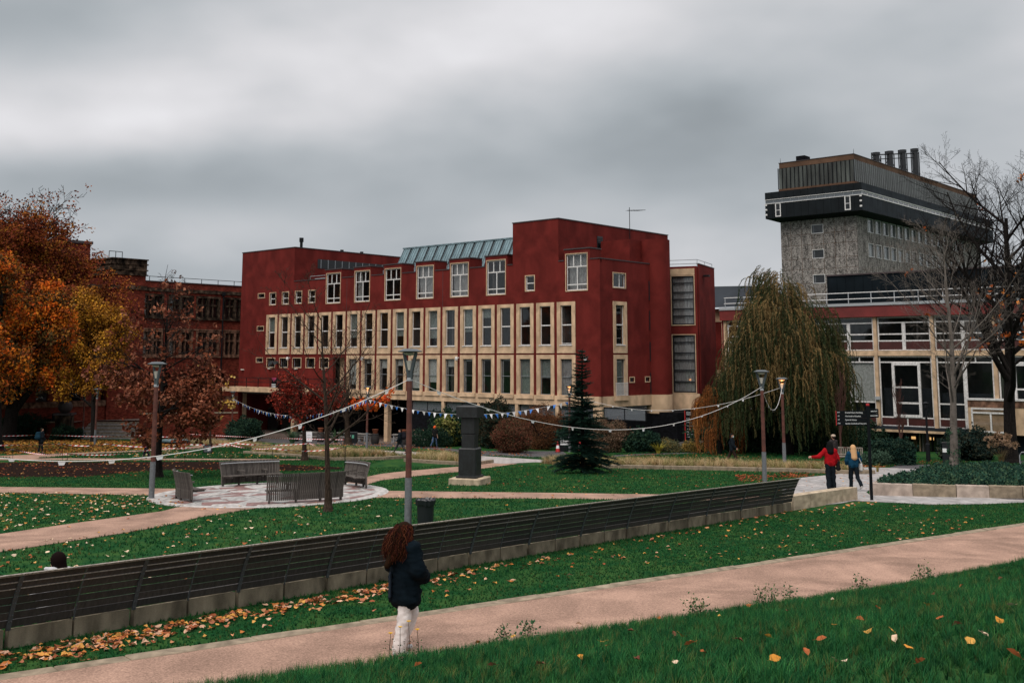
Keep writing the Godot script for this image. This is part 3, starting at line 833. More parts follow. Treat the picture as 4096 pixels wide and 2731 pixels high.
	# half round stair and the block behind it
	bx(b, "core_block", Vector3(5.6, 7.9, -0.9), Vector3(8.6, 10.3, -4.0), M.render_red, SD)
	var cy := MB.new()
	cy.lathe([Vector2(1.32, -3.13), Vector2(1.32, 10.36), Vector2(0.0, 10.36)], 36, Transform3D(Basis(), Vector3(-0.25, 0, -8.55)))
	part(b, "round_stair", cy, M.render_red)
	var cyb := MB.new()
	cyb.lathe([Vector2(1.2, -4.72), Vector2(1.36, -4.72), Vector2(1.36, -3.13), Vector2(1.2, -3.13)], 36, Transform3D(Basis(), Vector3(-0.25, 0, -8.55)))
	part(b, "round_base", cyb, M.render_cream)
	var cyd := MB.new()
	cyd.lathe([Vector2(1.25, -10.0), Vector2(1.25, -4.72)], 24, Transform3D(Basis(), Vector3(-0.25, 0, -8.55)))
	part(b, "round_plinth", cyd, M.brick_dark)
	for k in [[6.65, 5.0], [4.07, 2.43], [1.38, -0.26], [-1.26, -3.05]]: bx(b, "slot_window", Vector3(7.1, k[1], 0.01), Vector3(7.24, k[0], 0.03), M.slot_dark, SD)
	# the glazed stair bay, turned towards the lawn
	var bay := Transform3D(Basis(Vector3.UP, CAMPUS).inverse() * Basis(Vector3(0.9118, 0, 0.4108), Vector3.UP, Vector3(-0.4108, 0, 0.9118)), Basis(Vector3.UP, CAMPUS).inverse() * (Vector3(13.74, 0, -96.5) - Vector3(7.245, 0, -88.0)))
	part(b, "bay_wall", wall(-1.6, -3.12, 3.0, 8.15, [[0.66, -3.05, 2.76, 2.05], [0.66, 2.92, 2.76, 7.3]], [], 0.0, 0.3), M.render_red, bay)
	bx(b, "bay_return", Vector3(2.98, -3.12, -0.01), Vector3(3.0, 8.15, -6.2), M.render_red, bay)
	bx(b, "bay_flank", Vector3(3.0, -3.12, -0.35), Vector3(3.12, 8.35, -6.2), M.render_red, bay)
	bx(b, "bay_core", Vector3(-1.6, -3.1, -2.4), Vector3(2.9, 8.0, -6.0), M.room, bay)
	bx(b, "cream_band", Vector3(0.6, 7.38, 0), Vector3(2.82, 7.95, 0.05), M.render_cream, bay)
	bx(b, "bay_base", Vector3(-1.6, -4.5, -0.2), Vector3(3.05, -3.12, 0.05), M.render_cream, bay)
	bx(b, "bay_plinth", Vector3(-1.6, -10, -0.3), Vector3(3.0, -4.5, -0.1), M.brick_dark, bay)
	var tr1 := []
	for y in [6.66, 5.83, 5.2, 4.35, 3.71]: tr1.append([y, 0.68, 2.74])
	var tr2 := []
	for y in [1.39, 0.44, -0.18, -1.08, -2.09]: tr2.append([y, 0.68, 2.74])
	grid_window(b, bay, 0.68, 2.94, 2.74, 7.28, [], tr1, M.slot_dark, M.render_cream, 0.12, 0.12, M.curtain, null, "stair_window")
	grid_window(b, bay, 0.68, -3.03, 2.74, 2.03, [], tr2, M.slot_dark, M.render_cream, 0.12, 0.12, M.curtain, null, "stair_window")
	var br := MB.new()
	for z in [-0.3, -3.0, -5.8]: br.tube([Vector3(3.0, 8.1, z), Vector3(3.0, 8.75, z)], [0.03, 0.03], 5)
	for y in [8.4, 8.75]: br.tube([Vector3(-0.3, y, -0.3), Vector3(3.0, y, -0.3), Vector3(3.0, y, -5.8)], [0.03, 0.03, 0.03], 5)
	part(b, "roof_rail", br, M.steel, bay)
	bx(b, "coping", Vector3(2.9, 8.35, -0.3), Vector3(3.16, 8.42, -6.2), M.coping, bay)
	var fl := MB.new()
	fl.box(Vector3(3.2, 7.3, -2.2), Vector3(3.7, 7.45, -1.6))
	part(b, "flood_lamp", fl, M.black_metal, bay)
	# rear wing seen past the bay
	bx(b, "rear_wing", Vector3(-8.0, -9, -24.0), Vector3(-0.6, 4.9, -34.0), M.render_red)
	bx(b, "cream_band", Vector3(-3.4, 3.6, -23.95), Vector3(-0.55, 4.85, -34.1), M.render_cream)
	bx(b, "cream_band", Vector3(-3.4, -3.2, -23.95), Vector3(-0.55, -1.2, -34.1), M.render_cream)
	grid_window(b, Transform3D(Basis(), Vector3(0, 0, -23.99)), -2.6, -1.0, -1.2, 3.4, [], [[1.2, -2.6, -1.2]], M.white_paint, M.render_cream, 0.1, -0.02, M.slot_dark)
	var hip := MB.new()
	hip.quad(Vector3(-9.0, 5.0, -23), Vector3(0.2, 5.0, -23), Vector3(-1.0, 7.3, -27), Vector3(-9.0, 7.5, -27), Vector3(0, 1, 1)); hip.quad(Vector3(0.2, 5.0, -23), Vector3(0.2, 5.0, -36), Vector3(-1.0, 7.3, -32), Vector3(-1.0, 7.3, -27), Vector3(1, 0, 0)); hip.quad(Vector3(-9, 7.5, -27), Vector3(-1, 7.3, -27), Vector3(-1, 7.3, -36), Vector3(-9, 7.5, -36), Vector3.UP)
	part(b, "hip_roof", hip, M.clad_blue)
	# cream base band, strip windows, dark brick plinth
	bx(b, "base_band", Vector3(-31.9, -3.95, -0.2), Vector3(0.06, -3.12, 0.06), M.render_cream)
	bx(b, "base_band", Vector3(-0.06, -3.99, -0.2), Vector3(7.4, -3.12, 0.06), M.render_cream, SD)
	for k in 6:
		var x := -22.6 + k * 4.5
		var w := sub(b, "strip_window")
		var f := MB.new()
		ring(f, x + 0.18, -4.95, x + 4.3, -3.95, 0.07, -0.3, -0.2)
		f.box(Vector3(x + 2.2, -4.9, -0.29), Vector3(x + 2.28, -4.0, -0.21))
		part(w, "frame", f, M.black_metal)
		pane(w, x + 0.25, -4.9, x + 2.2, -4.0, -0.24, M.glass_grey); pane(w, x + 2.28, -4.9, x + 4.25, -4.0, -0.24, M.glass_grey)
		bx(b, "pier", Vector3(x - 0.17, -5.0, -0.25), Vector3(x + 0.17, -3.95, 0.03), M.render_cream)
	bx(b, "pier", Vector3(-0.8, -5.1, -0.25), Vector3(0.05, -3.95, 0.04), M.render_cream)
	for k in [1.0, 4.0]:
		var w := grid_window(b, SD, k, -4.7, k + 2.6, -4.0, [], [[-4.35, k, k + 2.6]], M.grey_frame, null, 0.06, 0.1, null, M.glass_grey, "strip_window")
	bx(b, "plinth_wall", Vector3(-22.5, -10, -0.45), Vector3(0.0, -4.95, -0.25), M.brick_dark)
	bx(b, "plinth_wall", Vector3(0.1, -10, -0.4), Vector3(8, -4.7, -0.15), M.brick_dark, SD)
	bx(b, "plinth_wall", Vector3(7.5, -10, -0.3), Vector3(24, -4.6, 2.4), M.brick_dark, SD)
	# undercroft with the bar: back wall, columns, soffit, doors
	bx(b, "undercroft_back", Vector3(-50.1, -10, -7.2), Vector3(-22.5, -3.2, -7.0), M.brick_dark)
	bx(b, "undercroft_side", Vector3(-22.7, -10, -7.0), Vector3(-22.5, -3.95, -0.3), M.brick_dark)
	bx(b, "undercroft_floor", Vector3(-50.0, -9.5, 0.5), Vector3(-22.5, -8.05, -7.0), M.terrace)
	bx(b, "soffit", Vector3(-50.1, -3.9, -7.0), Vector3(-22.5, -3.7, -0.25), M.room)
	bx(b, "bar_front", Vector3(-44.0, -9, -3.4), Vector3(-33.0, -5.9, -3.6), M.brick_dark)
	bx(b, "bar_fascia", Vector3(-44.0, -5.85, -3.0), Vector3(-33.0, -4.7, -3.3), M.sign_black)
	for k in [-50.3, -40.97, -26.3]: bx(b, "column", Vector3(k - 0.25, -9.5, -0.9), Vector3(k + 0.25, -3.7, -0.4), M.render_cream)
	for k in [-49.5, -47.0]: bx(b, "entrance_door", Vector3(k, -9, -3.5), Vector3(k + 1.8, -5.6, -3.45), M.slot_dark)
	text(b, "bar_lettering", "Noodle Bar", 0.55, M.lettering, Transform3D(Basis(), Vector3(-40.8, -5.45, -2.98)))
	for q in [[-44.6, -4.95], [-37.8, -5.3]]:
		var cdl := MB.new()
		cdl.lathe([Vector2(0.0, -0.2), Vector2(0.16, -0.12), Vector2(0.2, 0.0), Vector2(0.16, 0.12), Vector2(0.0, 0.2)], 12, Transform3D(Basis(), Vector3(q[0], q[1], -2.7)))
		part(b, "globe_lamp", cdl, M.lamp_ceiling)
	for y in [-5.9, -6.7]: bx(b, "door_notice", Vector3(-22.9, y, -0.2), Vector3(-22.6, y + 0.55, -0.19), M.blind_pale)
	# balcony
	bx(b, "balcony_slab", Vector3(-51.0, -3.62, 0.02), Vector3(-31.5, -3.14, 1.7), M.render_cream)
	var bal := sub(b, "balcony_railing")
	for k in 10: bx(bal, "post", Vector3(-50.9 + k * 2.13, -3.14, 1.58), Vector3(-50.84 + k * 2.13, -2.12, 1.64), M.black_metal)
	for y in [-2.14, -2.6]: bx(bal, "rail", Vector3(-50.9, y, 1.575), Vector3(-31.6, y + 0.05, 1.645), M.black_metal)
	var ban := sub(b, "banner", Transform3D(Basis(), Vector3(0, 0, 1.68)))
	bx(ban, "cloth", Vector3(-42.0, -3.1, 0), Vector3(-39.3, -2.05, 0.02), M.sign_black)
	var tp := MB.new()
	tp.tri(Vector3(-42.0, -2.07, 0.024), Vector3(-41.1, -2.07, 0.024), Vector3(-41.55, -2.5, 0.024), Vector3(0, 0, 1))
	part(ban, "print", tp, M.poster_pink)
	var tg := MB.new()
	tg.tri(Vector3(-40.0, -3.08, 0.024), Vector3(-39.35, -3.08, 0.024), Vector3(-39.67, -2.62, 0.024), Vector3(0, 0, 1))
	part(ban, "print", tg, M.poster_green)
	for y in [-2.78, -2.92, -3.06]: bx(ban, "print", Vector3(-41.95, y, 0.021), Vector3(-41.25, y + 0.07, 0.024), M.lettering)
	bx(ban, "print", Vector3(-39.9, -2.45, 0.021), Vector3(-39.5, -2.1, 0.024), M.blind_pale)
	# aerial
	var ae := MB.new()
	ae.tube([Vector3(-4.2, 10.6, -10.4), Vector3(-4.2, 13.9, -10.4)], [0.035, 0.03], 6)
	ae.tube([Vector3(-4.3, 13.6, -10.2), Vector3(-3.5, 13.75, -12.0)], [0.025, 0.025], 5)
	for k in 5: ae.tube([Vector3(-4.7 + 0.1 * k, 13.62 + 0.02 * k, -10.5 - k * 0.3), Vector3(-3.7 + 0.1 * k, 13.62 + 0.02 * k, -10.5 - k * 0.3)], [0.012, 0.012], 4)
	part(b, "aerial", ae, M.black_metal)
	bx(b, "aerial_bracket", Vector3(-4.35, 10.5, -10.6), Vector3(-4.05, 10.9, -10.2), M.black_metal)

func text(parent: Node, called: String, words: String, high: float, material: Material, t: Transform3D, center := true) -> MeshInstance3D:
	var m := TextMesh.new()
	var f := SystemFont.new()
	f.font_names = PackedStringArray(["Droid Sans"])
	m.font = f
	m.text = words
	m.font_size = 32
	m.pixel_size = high / 32.0
	m.depth = 0.008
	m.horizontal_alignment = HORIZONTAL_ALIGNMENT_CENTER if center else HORIZONTAL_ALIGNMENT_LEFT
	return part(parent, called, m, material, t)

func make_brick_building() -> void:
	# its long face looks across the red building's end; x runs along it, towards the back
	var at := Vector3(7.245, 0, -88.0) + Vector3(-0.75208, 0, -0.65907) * 60.0
	var b := thing("brick_building", "old red brick building with sooty stone windows behind the copper tree", "building", at, CAMPUS)
	var T := Transform3D(Basis(Vector3(0, 0, -1), Vector3.UP, Vector3(1, 0, 0)), Vector3.ZERO)
	var up := []
	var holes := []
	for x in [[-6.5, -4.2], [-3.2, -0.3], [0.5, 3.4], [4.3, 7.2], [8.2, 11.2], [-16.6, -14.0], [-20.0, -17.4], [-23.4, -20.8]]:
		up.append([x[0], 4.8, x[1], 7.15]); up.append([x[0] + 0.15, 0.4, x[1] + 0.1, 3.05])
	for q in up: holes.append(q)
	for k in 8: holes.append([-22.0 + k * 3.6, -4.6, -20.6 + k * 3.6, -1.6])
	part(b, "long_wall", wall(-26, -9.5, 14, 8.75, holes, [], 0, 0.5), M.brick_red, T)
	bx(b, "wall_body", Vector3(-26, -9.5, -12), Vector3(14, 8.7, -11.8), M.brick_red, T)
	bx(b, "roof", Vector3(-26, 8.2, -12), Vector3(14, 8.5, -0.4), M.tarmac, T)
	var room := MB.new()
	room.box(Vector3(-26, -9.4, -4.2), Vector3(14, 8.2, -4)); room.box(Vector3(-26, 3.4, -4), Vector3(14, 3.6, -0.5)); room.box(Vector3(-26, -1.0, -4), Vector3(14, -0.8, -0.5))
	part(b, "rooms", room, M.room, T)
	for q in up:
		var w := sub(b, "window", T)
		var s := MB.new()
		ring(s, q[0] - 0.22, q[1] - 0.2, q[2] + 0.22, q[3] + 0.2, 0.24, -0.45, 0.05)
		var mid: float = (q[0] + q[2]) / 2
		var big: float = q[2] - q[0]
		s.box(Vector3(mid - 0.16, q[1], -0.4), Vector3(mid + 0.16, q[3], 0.02))
		for f in [0.25, 0.75]: s.box(Vector3(q[0] + big * f - 0.06, q[1], -0.36), Vector3(q[0] + big * f + 0.06, q[3], -0.08))
		s.box(Vector3(q[0], q[1] + (q[3] - q[1]) * 0.58, -0.38), Vector3(q[2], q[1] + (q[3] - q[1]) * 0.66, -0.06))
		part(w, "stone_mullions", s, M.stone_sooty if q[1] > 4 else M.stone_buff)
		for f in 4:
			for r in 2:
				var y0: float = q[1] + (0.0 if r == 0 else 0.66) * (q[3] - q[1])
				var y1: float = q[1] + (0.58 if r == 0 else 1.0) * (q[3] - q[1])
				pane(w, q[0] + big * f / 4.0 + 0.07, y0 + 0.02, q[0] + big * (f + 1) / 4.0 - 0.07, y1 - 0.02, -0.25)
		if q[0] < -6 and q[0] > -7 or q[0] < -3.0 and q[0] > -3.4: bx(w, "blind", Vector3(q[0] + 0.2, q[1] + 0.1, -0.5), Vector3(q[0] + 0.75, q[3] - 0.2, -0.49), M.blind_pale)
	for k in 8:
		var x := -21.3 + k * 3.6
		var w := sub(b, "arched_window", T)
		pane(w, x - 0.7, -4.6, x + 0.7, -1.6, -0.3)
		var s := MB.new()
		for i in 9:
			var a0 := PI * i / 9.0; var a1 := PI * (i + 1) / 9.0
			var o := Vector3(x, -2.35, 0.04)
			s.quad(o + Vector3(cos(a0), sin(a0), 0) * 0.72, o + Vector3(cos(a0), sin(a0), 0) * 1.0, o + Vector3(cos(a1), sin(a1), 0) * 1.0, o + Vector3(cos(a1), sin(a1), 0) * 0.72, Vector3(0, 0, 1))
		for f in 2:
			var pts := []
			for i in 7:
				var a := PI / 2 * i / 6.0
				pts.append(Vector3(x + (1 if f else -1) * 0.72 * cos(a), -2.35 + 0.76 * sin(a), 0.03))
			var cor := Vector3(x + (1 if f else -1) * 0.72, -1.58, 0.03)
			for i in 6: s.tri(cor, pts[i], pts[i + 1], Vector3(0, 0, 1))
		part(w, "arch", s, M.brick_red)
	for y in [[7.65, 8.05, 0.16], [4.5, 4.62, 0.2], [3.25, 3.4, 0.1], [0.05, 0.18, 0.12], [-5.2, -4.6, 0.12]]:
		bx(b, "string_course", Vector3(-26, y[0], 0.001), Vector3(14, y[1], y[2]), M.stone_sooty if y[0] > 4 else M.stone_buff, T)
	bx(b, "coping", Vector3(-6.5, 8.75, 0.1), Vector3(14, 8.85, -0.5), M.coping, T)
	# end tower with a dark stone head
	bx(b, "end_tower", Vector3(-10.6, -9.5, -6), Vector3(-6.55, 9.3, 0.25), M.brick_red, T)
	bx(b, "tower_head", Vector3(-10.7, 9.3, -6.1), Vector3(-6.5, 11.1, 0.33), M.stone_sooty, T)
	for y in [9.3, 9.85, 10.5, 11.05]: bx(b, "tower_cornice", Vector3(-10.85, y, -6.2), Vector3(-6.4, y + 0.14, 0.48), M.stone_sooty, T)
	for k in 5: bx(b, "tower_merlon", Vector3(-10.6 + k * 0.9, 10.0, 0.33), Vector3(-10.2 + k * 0.9, 10.5, 0.42), M.stone_sooty, T)
	bx(b, "tower_panel", Vector3(-8.4, 5.2, 0.25), Vector3(-7.4, 7.0, 0.3), M.brick_red, T)
	bx(b, "string_course", Vector3(-10.7, 7.7, 0.2), Vector3(-6.45, 8.15, 0.45), M.stone_sooty, T)
	bx(b, "chimney_stack", Vector3(-14.2, 4, -7), Vector3(-11.2, 12.9, -4), M.brick_red, T)
	bx(b, "chimney_cap", Vector3(-14.4, 12.9, -7.2), Vector3(-11.0, 13.2, -3.8), M.coping, T)
	var hoist := MB.new()
	for x in [-10.5, -9.7, -8.9]: hoist.tube([Vector3(x, 11.1, -1), Vector3(x, 12.0, -1)], [0.04, 0.04], 5)
	hoist.tube([Vector3(-10.5, 12.0, -1), Vector3(-8.9, 12.0, -1)], [0.04, 0.04], 5)
	part(b, "roof_hoist", hoist, M.black_metal, T)
	var rail := MB.new()
	for k in 9: rail.tube([Vector3(-5.6 + k * 2.3, 8.8, -0.6), Vector3(-5.6 + k * 2.3, 9.4, -0.6)], [0.04, 0.04], 5)
	rail.tube([Vector3(-6.5, 9.4, -0.6), Vector3(14, 9.4, -0.6)], [0.035, 0.035], 5)
	part(b, "roof_rail", rail, M.black_metal, T)
	var pipe := MB.new()
	pipe.box(Vector3(3.75, 7.5, 0.02), Vector3(4.15, 7.95, 0.3)); pipe.tube([Vector3(3.95, 7.6, 0.14), Vector3(3.95, -8, 0.14)], [0.09, 0.09], 8)
	part(b, "drain_pipe", pipe, M.black_metal, T)
	var mast := MB.new()
	mast.tube([Vector3(-3.6, 8.7, -0.8), Vector3(-3.2, 10.9, -0.8)], [0.04, 0.02], 5)
	part(b, "mast", mast, M.black_metal, T)

func make_tower() -> void:
	var b := thing("office_tower", "grey concrete tower block with an overhanging black top storey", "building", Vector3(52.0, 0, -160.0), CAMPUS)
	var F := Transform3D()
	var S := Transform3D(Basis(Vector3(0, 0, -1), Vector3.UP, Vector3(1, 0, 0)), Vector3.ZERO)
	var fh := []
	for y in [19.13, 15.26, 11.4]: fh.append([-7.27, y, -5.39, y + 1.29])
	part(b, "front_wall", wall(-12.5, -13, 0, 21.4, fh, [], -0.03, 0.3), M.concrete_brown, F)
	var cols := [12.5, 10.8, 9.02, 7.28, 5.38, 3.55, 1.81, 0.0]
	var rows := [21.35, 19.09, 17.42, 15.26, 13.6, 11.4, 9.7, 7.5, 5.8]
	for i in 7:
		for j in 8:
			if i == 3 and j % 2 == 0 and j < 6:                      # panel cut by a window: thin strip above it
				bx(b, "aggregate_panel", Vector3(-cols[i] + 0.035, rows[j + 1] + 1.34, -0.2), Vector3(-cols[i + 1] - 0.035, rows[j] - 0.03, 0), M.aggregate)
			else:
				bx(b, "aggregate_panel", Vector3(-cols[i] + 0.035, rows[j + 1] + 0.03, -0.2), Vector3(-cols[i + 1] - 0.035, rows[j] - 0.03, 0), M.aggregate)
	for h in fh: grid_window(b, F, h[0] + 0.02, h[1] + 0.02, h[2] - 0.02, h[3] - 0.02, [[h[0] + 0.3, h[1], h[3]]], [], M.grey_frame, M.white_paint, 0.06, 0.12)
	var sh := []
	for k in 15:
		sh.append([4.05 + k * 2.95, 19.2, 6.1 + k * 2.95, 21.28]); sh.append([4.05 + k * 2.95, 15.4, 6.1 + k * 2.95, 17.42])
	part(b, "side_wall", wall(0, -13, 56.4, 21.4, sh, [], 0, 0.3), M.aggregate, S)
	for h in sh:
		var mx: float = (h[0] + h[2]) / 2
		grid_window(b, S, h[0] + 0.03, h[1] + 0.03, h[2] - 0.03, h[3] - 0.03, [[h[0] + 0.65, h[1], h[3]], [h[2] - 0.65, h[1], h[3]]], [[h[3] - 0.55, h[0], h[2]]], M.grey_frame, M.white_paint, 0.08, 0.14, M.blind_pale if int(h[0] * 7) % 3 else M.blind_grey)
	bx(b, "rooms", Vector3(-12.3, -13, -2.6), Vector3(-2.6, 21.3, -56), M.room)
	bx(b, "rear_wall", Vector3(-12.5, -13, -56.4), Vector3(0, 21.3, -56.2), M.aggregate)
	bx(b, "far_wall", Vector3(-12.5, -13, -56.2), Vector3(-12.3, 21.3, -0.3), M.aggregate)
	# overhanging storey
	var sof := MB.new()
	var lo := [Vector3(-12.7, 21.3, 0.1), Vector3(0.1, 21.3, 0.1), Vector3(0.1, 21.3, -56.6), Vector3(-12.7, 21.3, -56.6)]
	var hi := [Vector3(-14.0, 21.78, 2), Vector3(1.9, 21.78, 2), Vector3(1.9, 21.78, -58.4), Vector3(-14, 21.78, -58.4)]
	for i in 4: sof.quad(lo[i], lo[(i + 1) % 4], hi[(i + 1) % 4], hi[i], Vector3(0, -1, 0))
	part(b, "soffit", sof, M.clad_black)
	bx(b, "upper_storey", Vector3(-13.9, 21.75, 1.9), Vector3(1.8, 25.85, -58.3), M.slot_dark)
	for k in 13:
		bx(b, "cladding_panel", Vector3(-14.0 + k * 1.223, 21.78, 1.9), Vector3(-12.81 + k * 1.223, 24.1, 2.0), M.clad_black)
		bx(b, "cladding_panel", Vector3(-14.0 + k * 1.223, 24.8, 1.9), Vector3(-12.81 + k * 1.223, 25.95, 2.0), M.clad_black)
	for k in 32:
		bx(b, "cladding_panel", Vector3(-2.0 + k * 1.887, 21.78, 1.8), Vector3(-0.16 + k * 1.887, 24.1, 1.9), M.clad_blue, S)
		bx(b, "cladding_panel", Vector3(-2.0 + k * 1.887, 24.8, 1.8), Vector3(-0.16 + k * 1.887, 25.95, 1.9), M.clad_blue, S)
	for k in 11:
		var x := -13.95 + k * 1.44
		grid_window(b, Transform3D(Basis(), Vector3(0, 0, 2.0)), x, 24.18, x + 1.42, 24.74, [], [], M.grey_frame, null, 0.05, 0.04, null, M.glass_grey, "strip_window")
	for k in 30:
		var x := -1.9 + k * 2.0
		grid_window(b, Transform3D(S.basis, Vector3(1.9, 0, 0)), x, 24.18, x + 1.9, 24.74, [], [], M.white_paint, null, 0.07, 0.04, M.blind_pale, M.glass, "strip_window")
	for y in [24.1, 24.74]:
		bx(b, "strip_trim", Vector3(-14.05, y, 1.95), Vector3(1.95, y + 0.07, 2.06), M.white_paint)
		bx(b, "strip_trim", Vector3(-2.0, y, 1.85), Vector3(58.4, y + 0.07, 1.96), M.white_paint, S)
	for x in [-12.2, -0.78]: grid_window(b, Transform3D(Basis(), Vector3(0, 0, 2.0)), x, 22.05, x + 0.8, 24.1, [], [[23.0, x, x + 0.8]], M.white_paint, M.white_paint, 0.08, -0.01, M.blind_grey)
	for q in [-14.02, 1.5]:
		for y in [22.3, 23.1, 23.85]: bx(b, "corner_vent", Vector3(q, y, 1.98), Vector3(q + 0.35, y + 0.25, 2.02), M.white_paint)
	# ribbed plant storey
	bx(b, "plant_storey", Vector3(-12.5, 25.9, -0.05), Vector3(-0.05, 29.95, -56.0), M.clad_green)
	bx(b, "plant_base", Vector3(-12.6, 26.3, 0.05), Vector3(0.05, 26.62, -56.1), M.concrete_brown)
	bx(b, "roof_fascia", Vector3(-12.4, 29.95, -0.02), Vector3(0.0, 30.77, -56.0), M.concrete_brown)
	bx(b, "roof_edge", Vector3(-12.5, 30.77, 0.05), Vector3(0.06, 30.86, -56.1), M.coping)
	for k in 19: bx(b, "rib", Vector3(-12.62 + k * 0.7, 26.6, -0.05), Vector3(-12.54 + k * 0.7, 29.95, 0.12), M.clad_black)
	for k in 76: bx(b, "rib", Vector3(k * 0.74, 26.62, -0.06), Vector3(k * 0.74 + 0.26, 29.95, 0.1), M.rib_steel, S)
	bx(b, "vent_housing", Vector3(-11.9, 30.8, -5), Vector3(-10.4, 32.6, -7), M.brick_dark)
	var chm := sub(b, "flue_stack", Transform3D(S.basis, Vector3(-8, 0, 0)))
	for k in 4:
		var x := 27.6 + k * 6.2
		var y := 35.6 + k * 1.15
		var c := MB.new()
		c.lathe([Vector2(0.58, 30.8), Vector2(0.58, y), Vector2(0.72, y), Vector2(0.72, y + 0.5), Vector2(0.4, y + 0.5)], 14, Transform3D(Basis(), Vector3(x + 0.7, 0, 0)))
		part(chm, "flue", c, M.slot_dark)
		var l := MB.new()
		for sx in [-1.3, 2.7]: l.tube([Vector3(x + sx, 30.8, 0), Vector3(x + sx, y + 0.2, 0)], [0.1, 0.1], 5)
		for j in 4: l.tube([Vector3(x - 1.3, 31 + j * 1.2, 0), Vector3(x - 0.1 if j % 2 else x - 0.1, 32.2 + j * 1.2, 0)], [0.06, 0.06], 4)
		for j in 4: l.tube([Vector3(x + 2.7, 31 + j * 1.2, 0), Vector3(x + 1.4, 32.2 + j * 1.2, 0)], [0.06, 0.06], 4)
		part(chm, "lattice", l, M.black_metal)
	var tie := MB.new()
	tie.tube([Vector3(26.3, 35.4, 0), Vector3(48.9, 39.0, 0)], [0.12, 0.12], 5); tie.tube([Vector3(26.3, 34.6, 0), Vector3(48.9, 38.2, 0)], [0.08, 0.08], 5)
	part(chm, "tie_beam", tie, M.black_metal)
	for q in [[-12.3, 0.0], [-0.1, 0.0], [-9.0, -6.0]]:
		var c := MB.new()
		c.tube([Vector3(q[0], 30.8, q[1] - 0.3), Vector3(q[0], 31.6, q[1] - 0.3)], [0.04, 0.02], 4)
		part(b, "lightning_rod", c, M.black_metal)
	# low grey roof beside it
	var l := thing("slate_roof_hall", "low hall with a dark slate roof below the tower", "building", Vector3(30.0, -1.7, -118.0), CAMPUS)
	bx(l, "wall", Vector3(-14, -12, -12), Vector3(6, 4.2, 0), M.clad_blue)
	var sr := MB.new()
	sr.quad(Vector3(-14.3, 4.2, 0.4), Vector3(6.3, 4.2, 0.4), Vector3(4.0, 7.0, -6), Vector3(-14.3, 7.6, -6), Vector3(0, 1, 1)); sr.quad(Vector3(-14.3, 7.6, -6), Vector3(4, 7.0, -6), Vector3(6.3, 4.2, -12.4), Vector3(-14.3, 4.2, -12.4), Vector3(0, 1, -1)); sr.tri(Vector3(6.3, 4.2, 0.4), Vector3(6.3, 4.2, -12.4), Vector3(4, 7, -6), Vector3(1, 0.3, 0))
	part(l, "roof", sr, M.clad_blue)
	for k in 3: bx(l, "rooflight", Vector3(-3.0 + k * 1.9, 0.0, 0.05), Vector3(-1.9 + k * 1.9, 1.2, 0.15), M.white_paint, Transform3D(Basis(Vector3.RIGHT, -1.14), Vector3(1.0, 4.6, -0.2)))

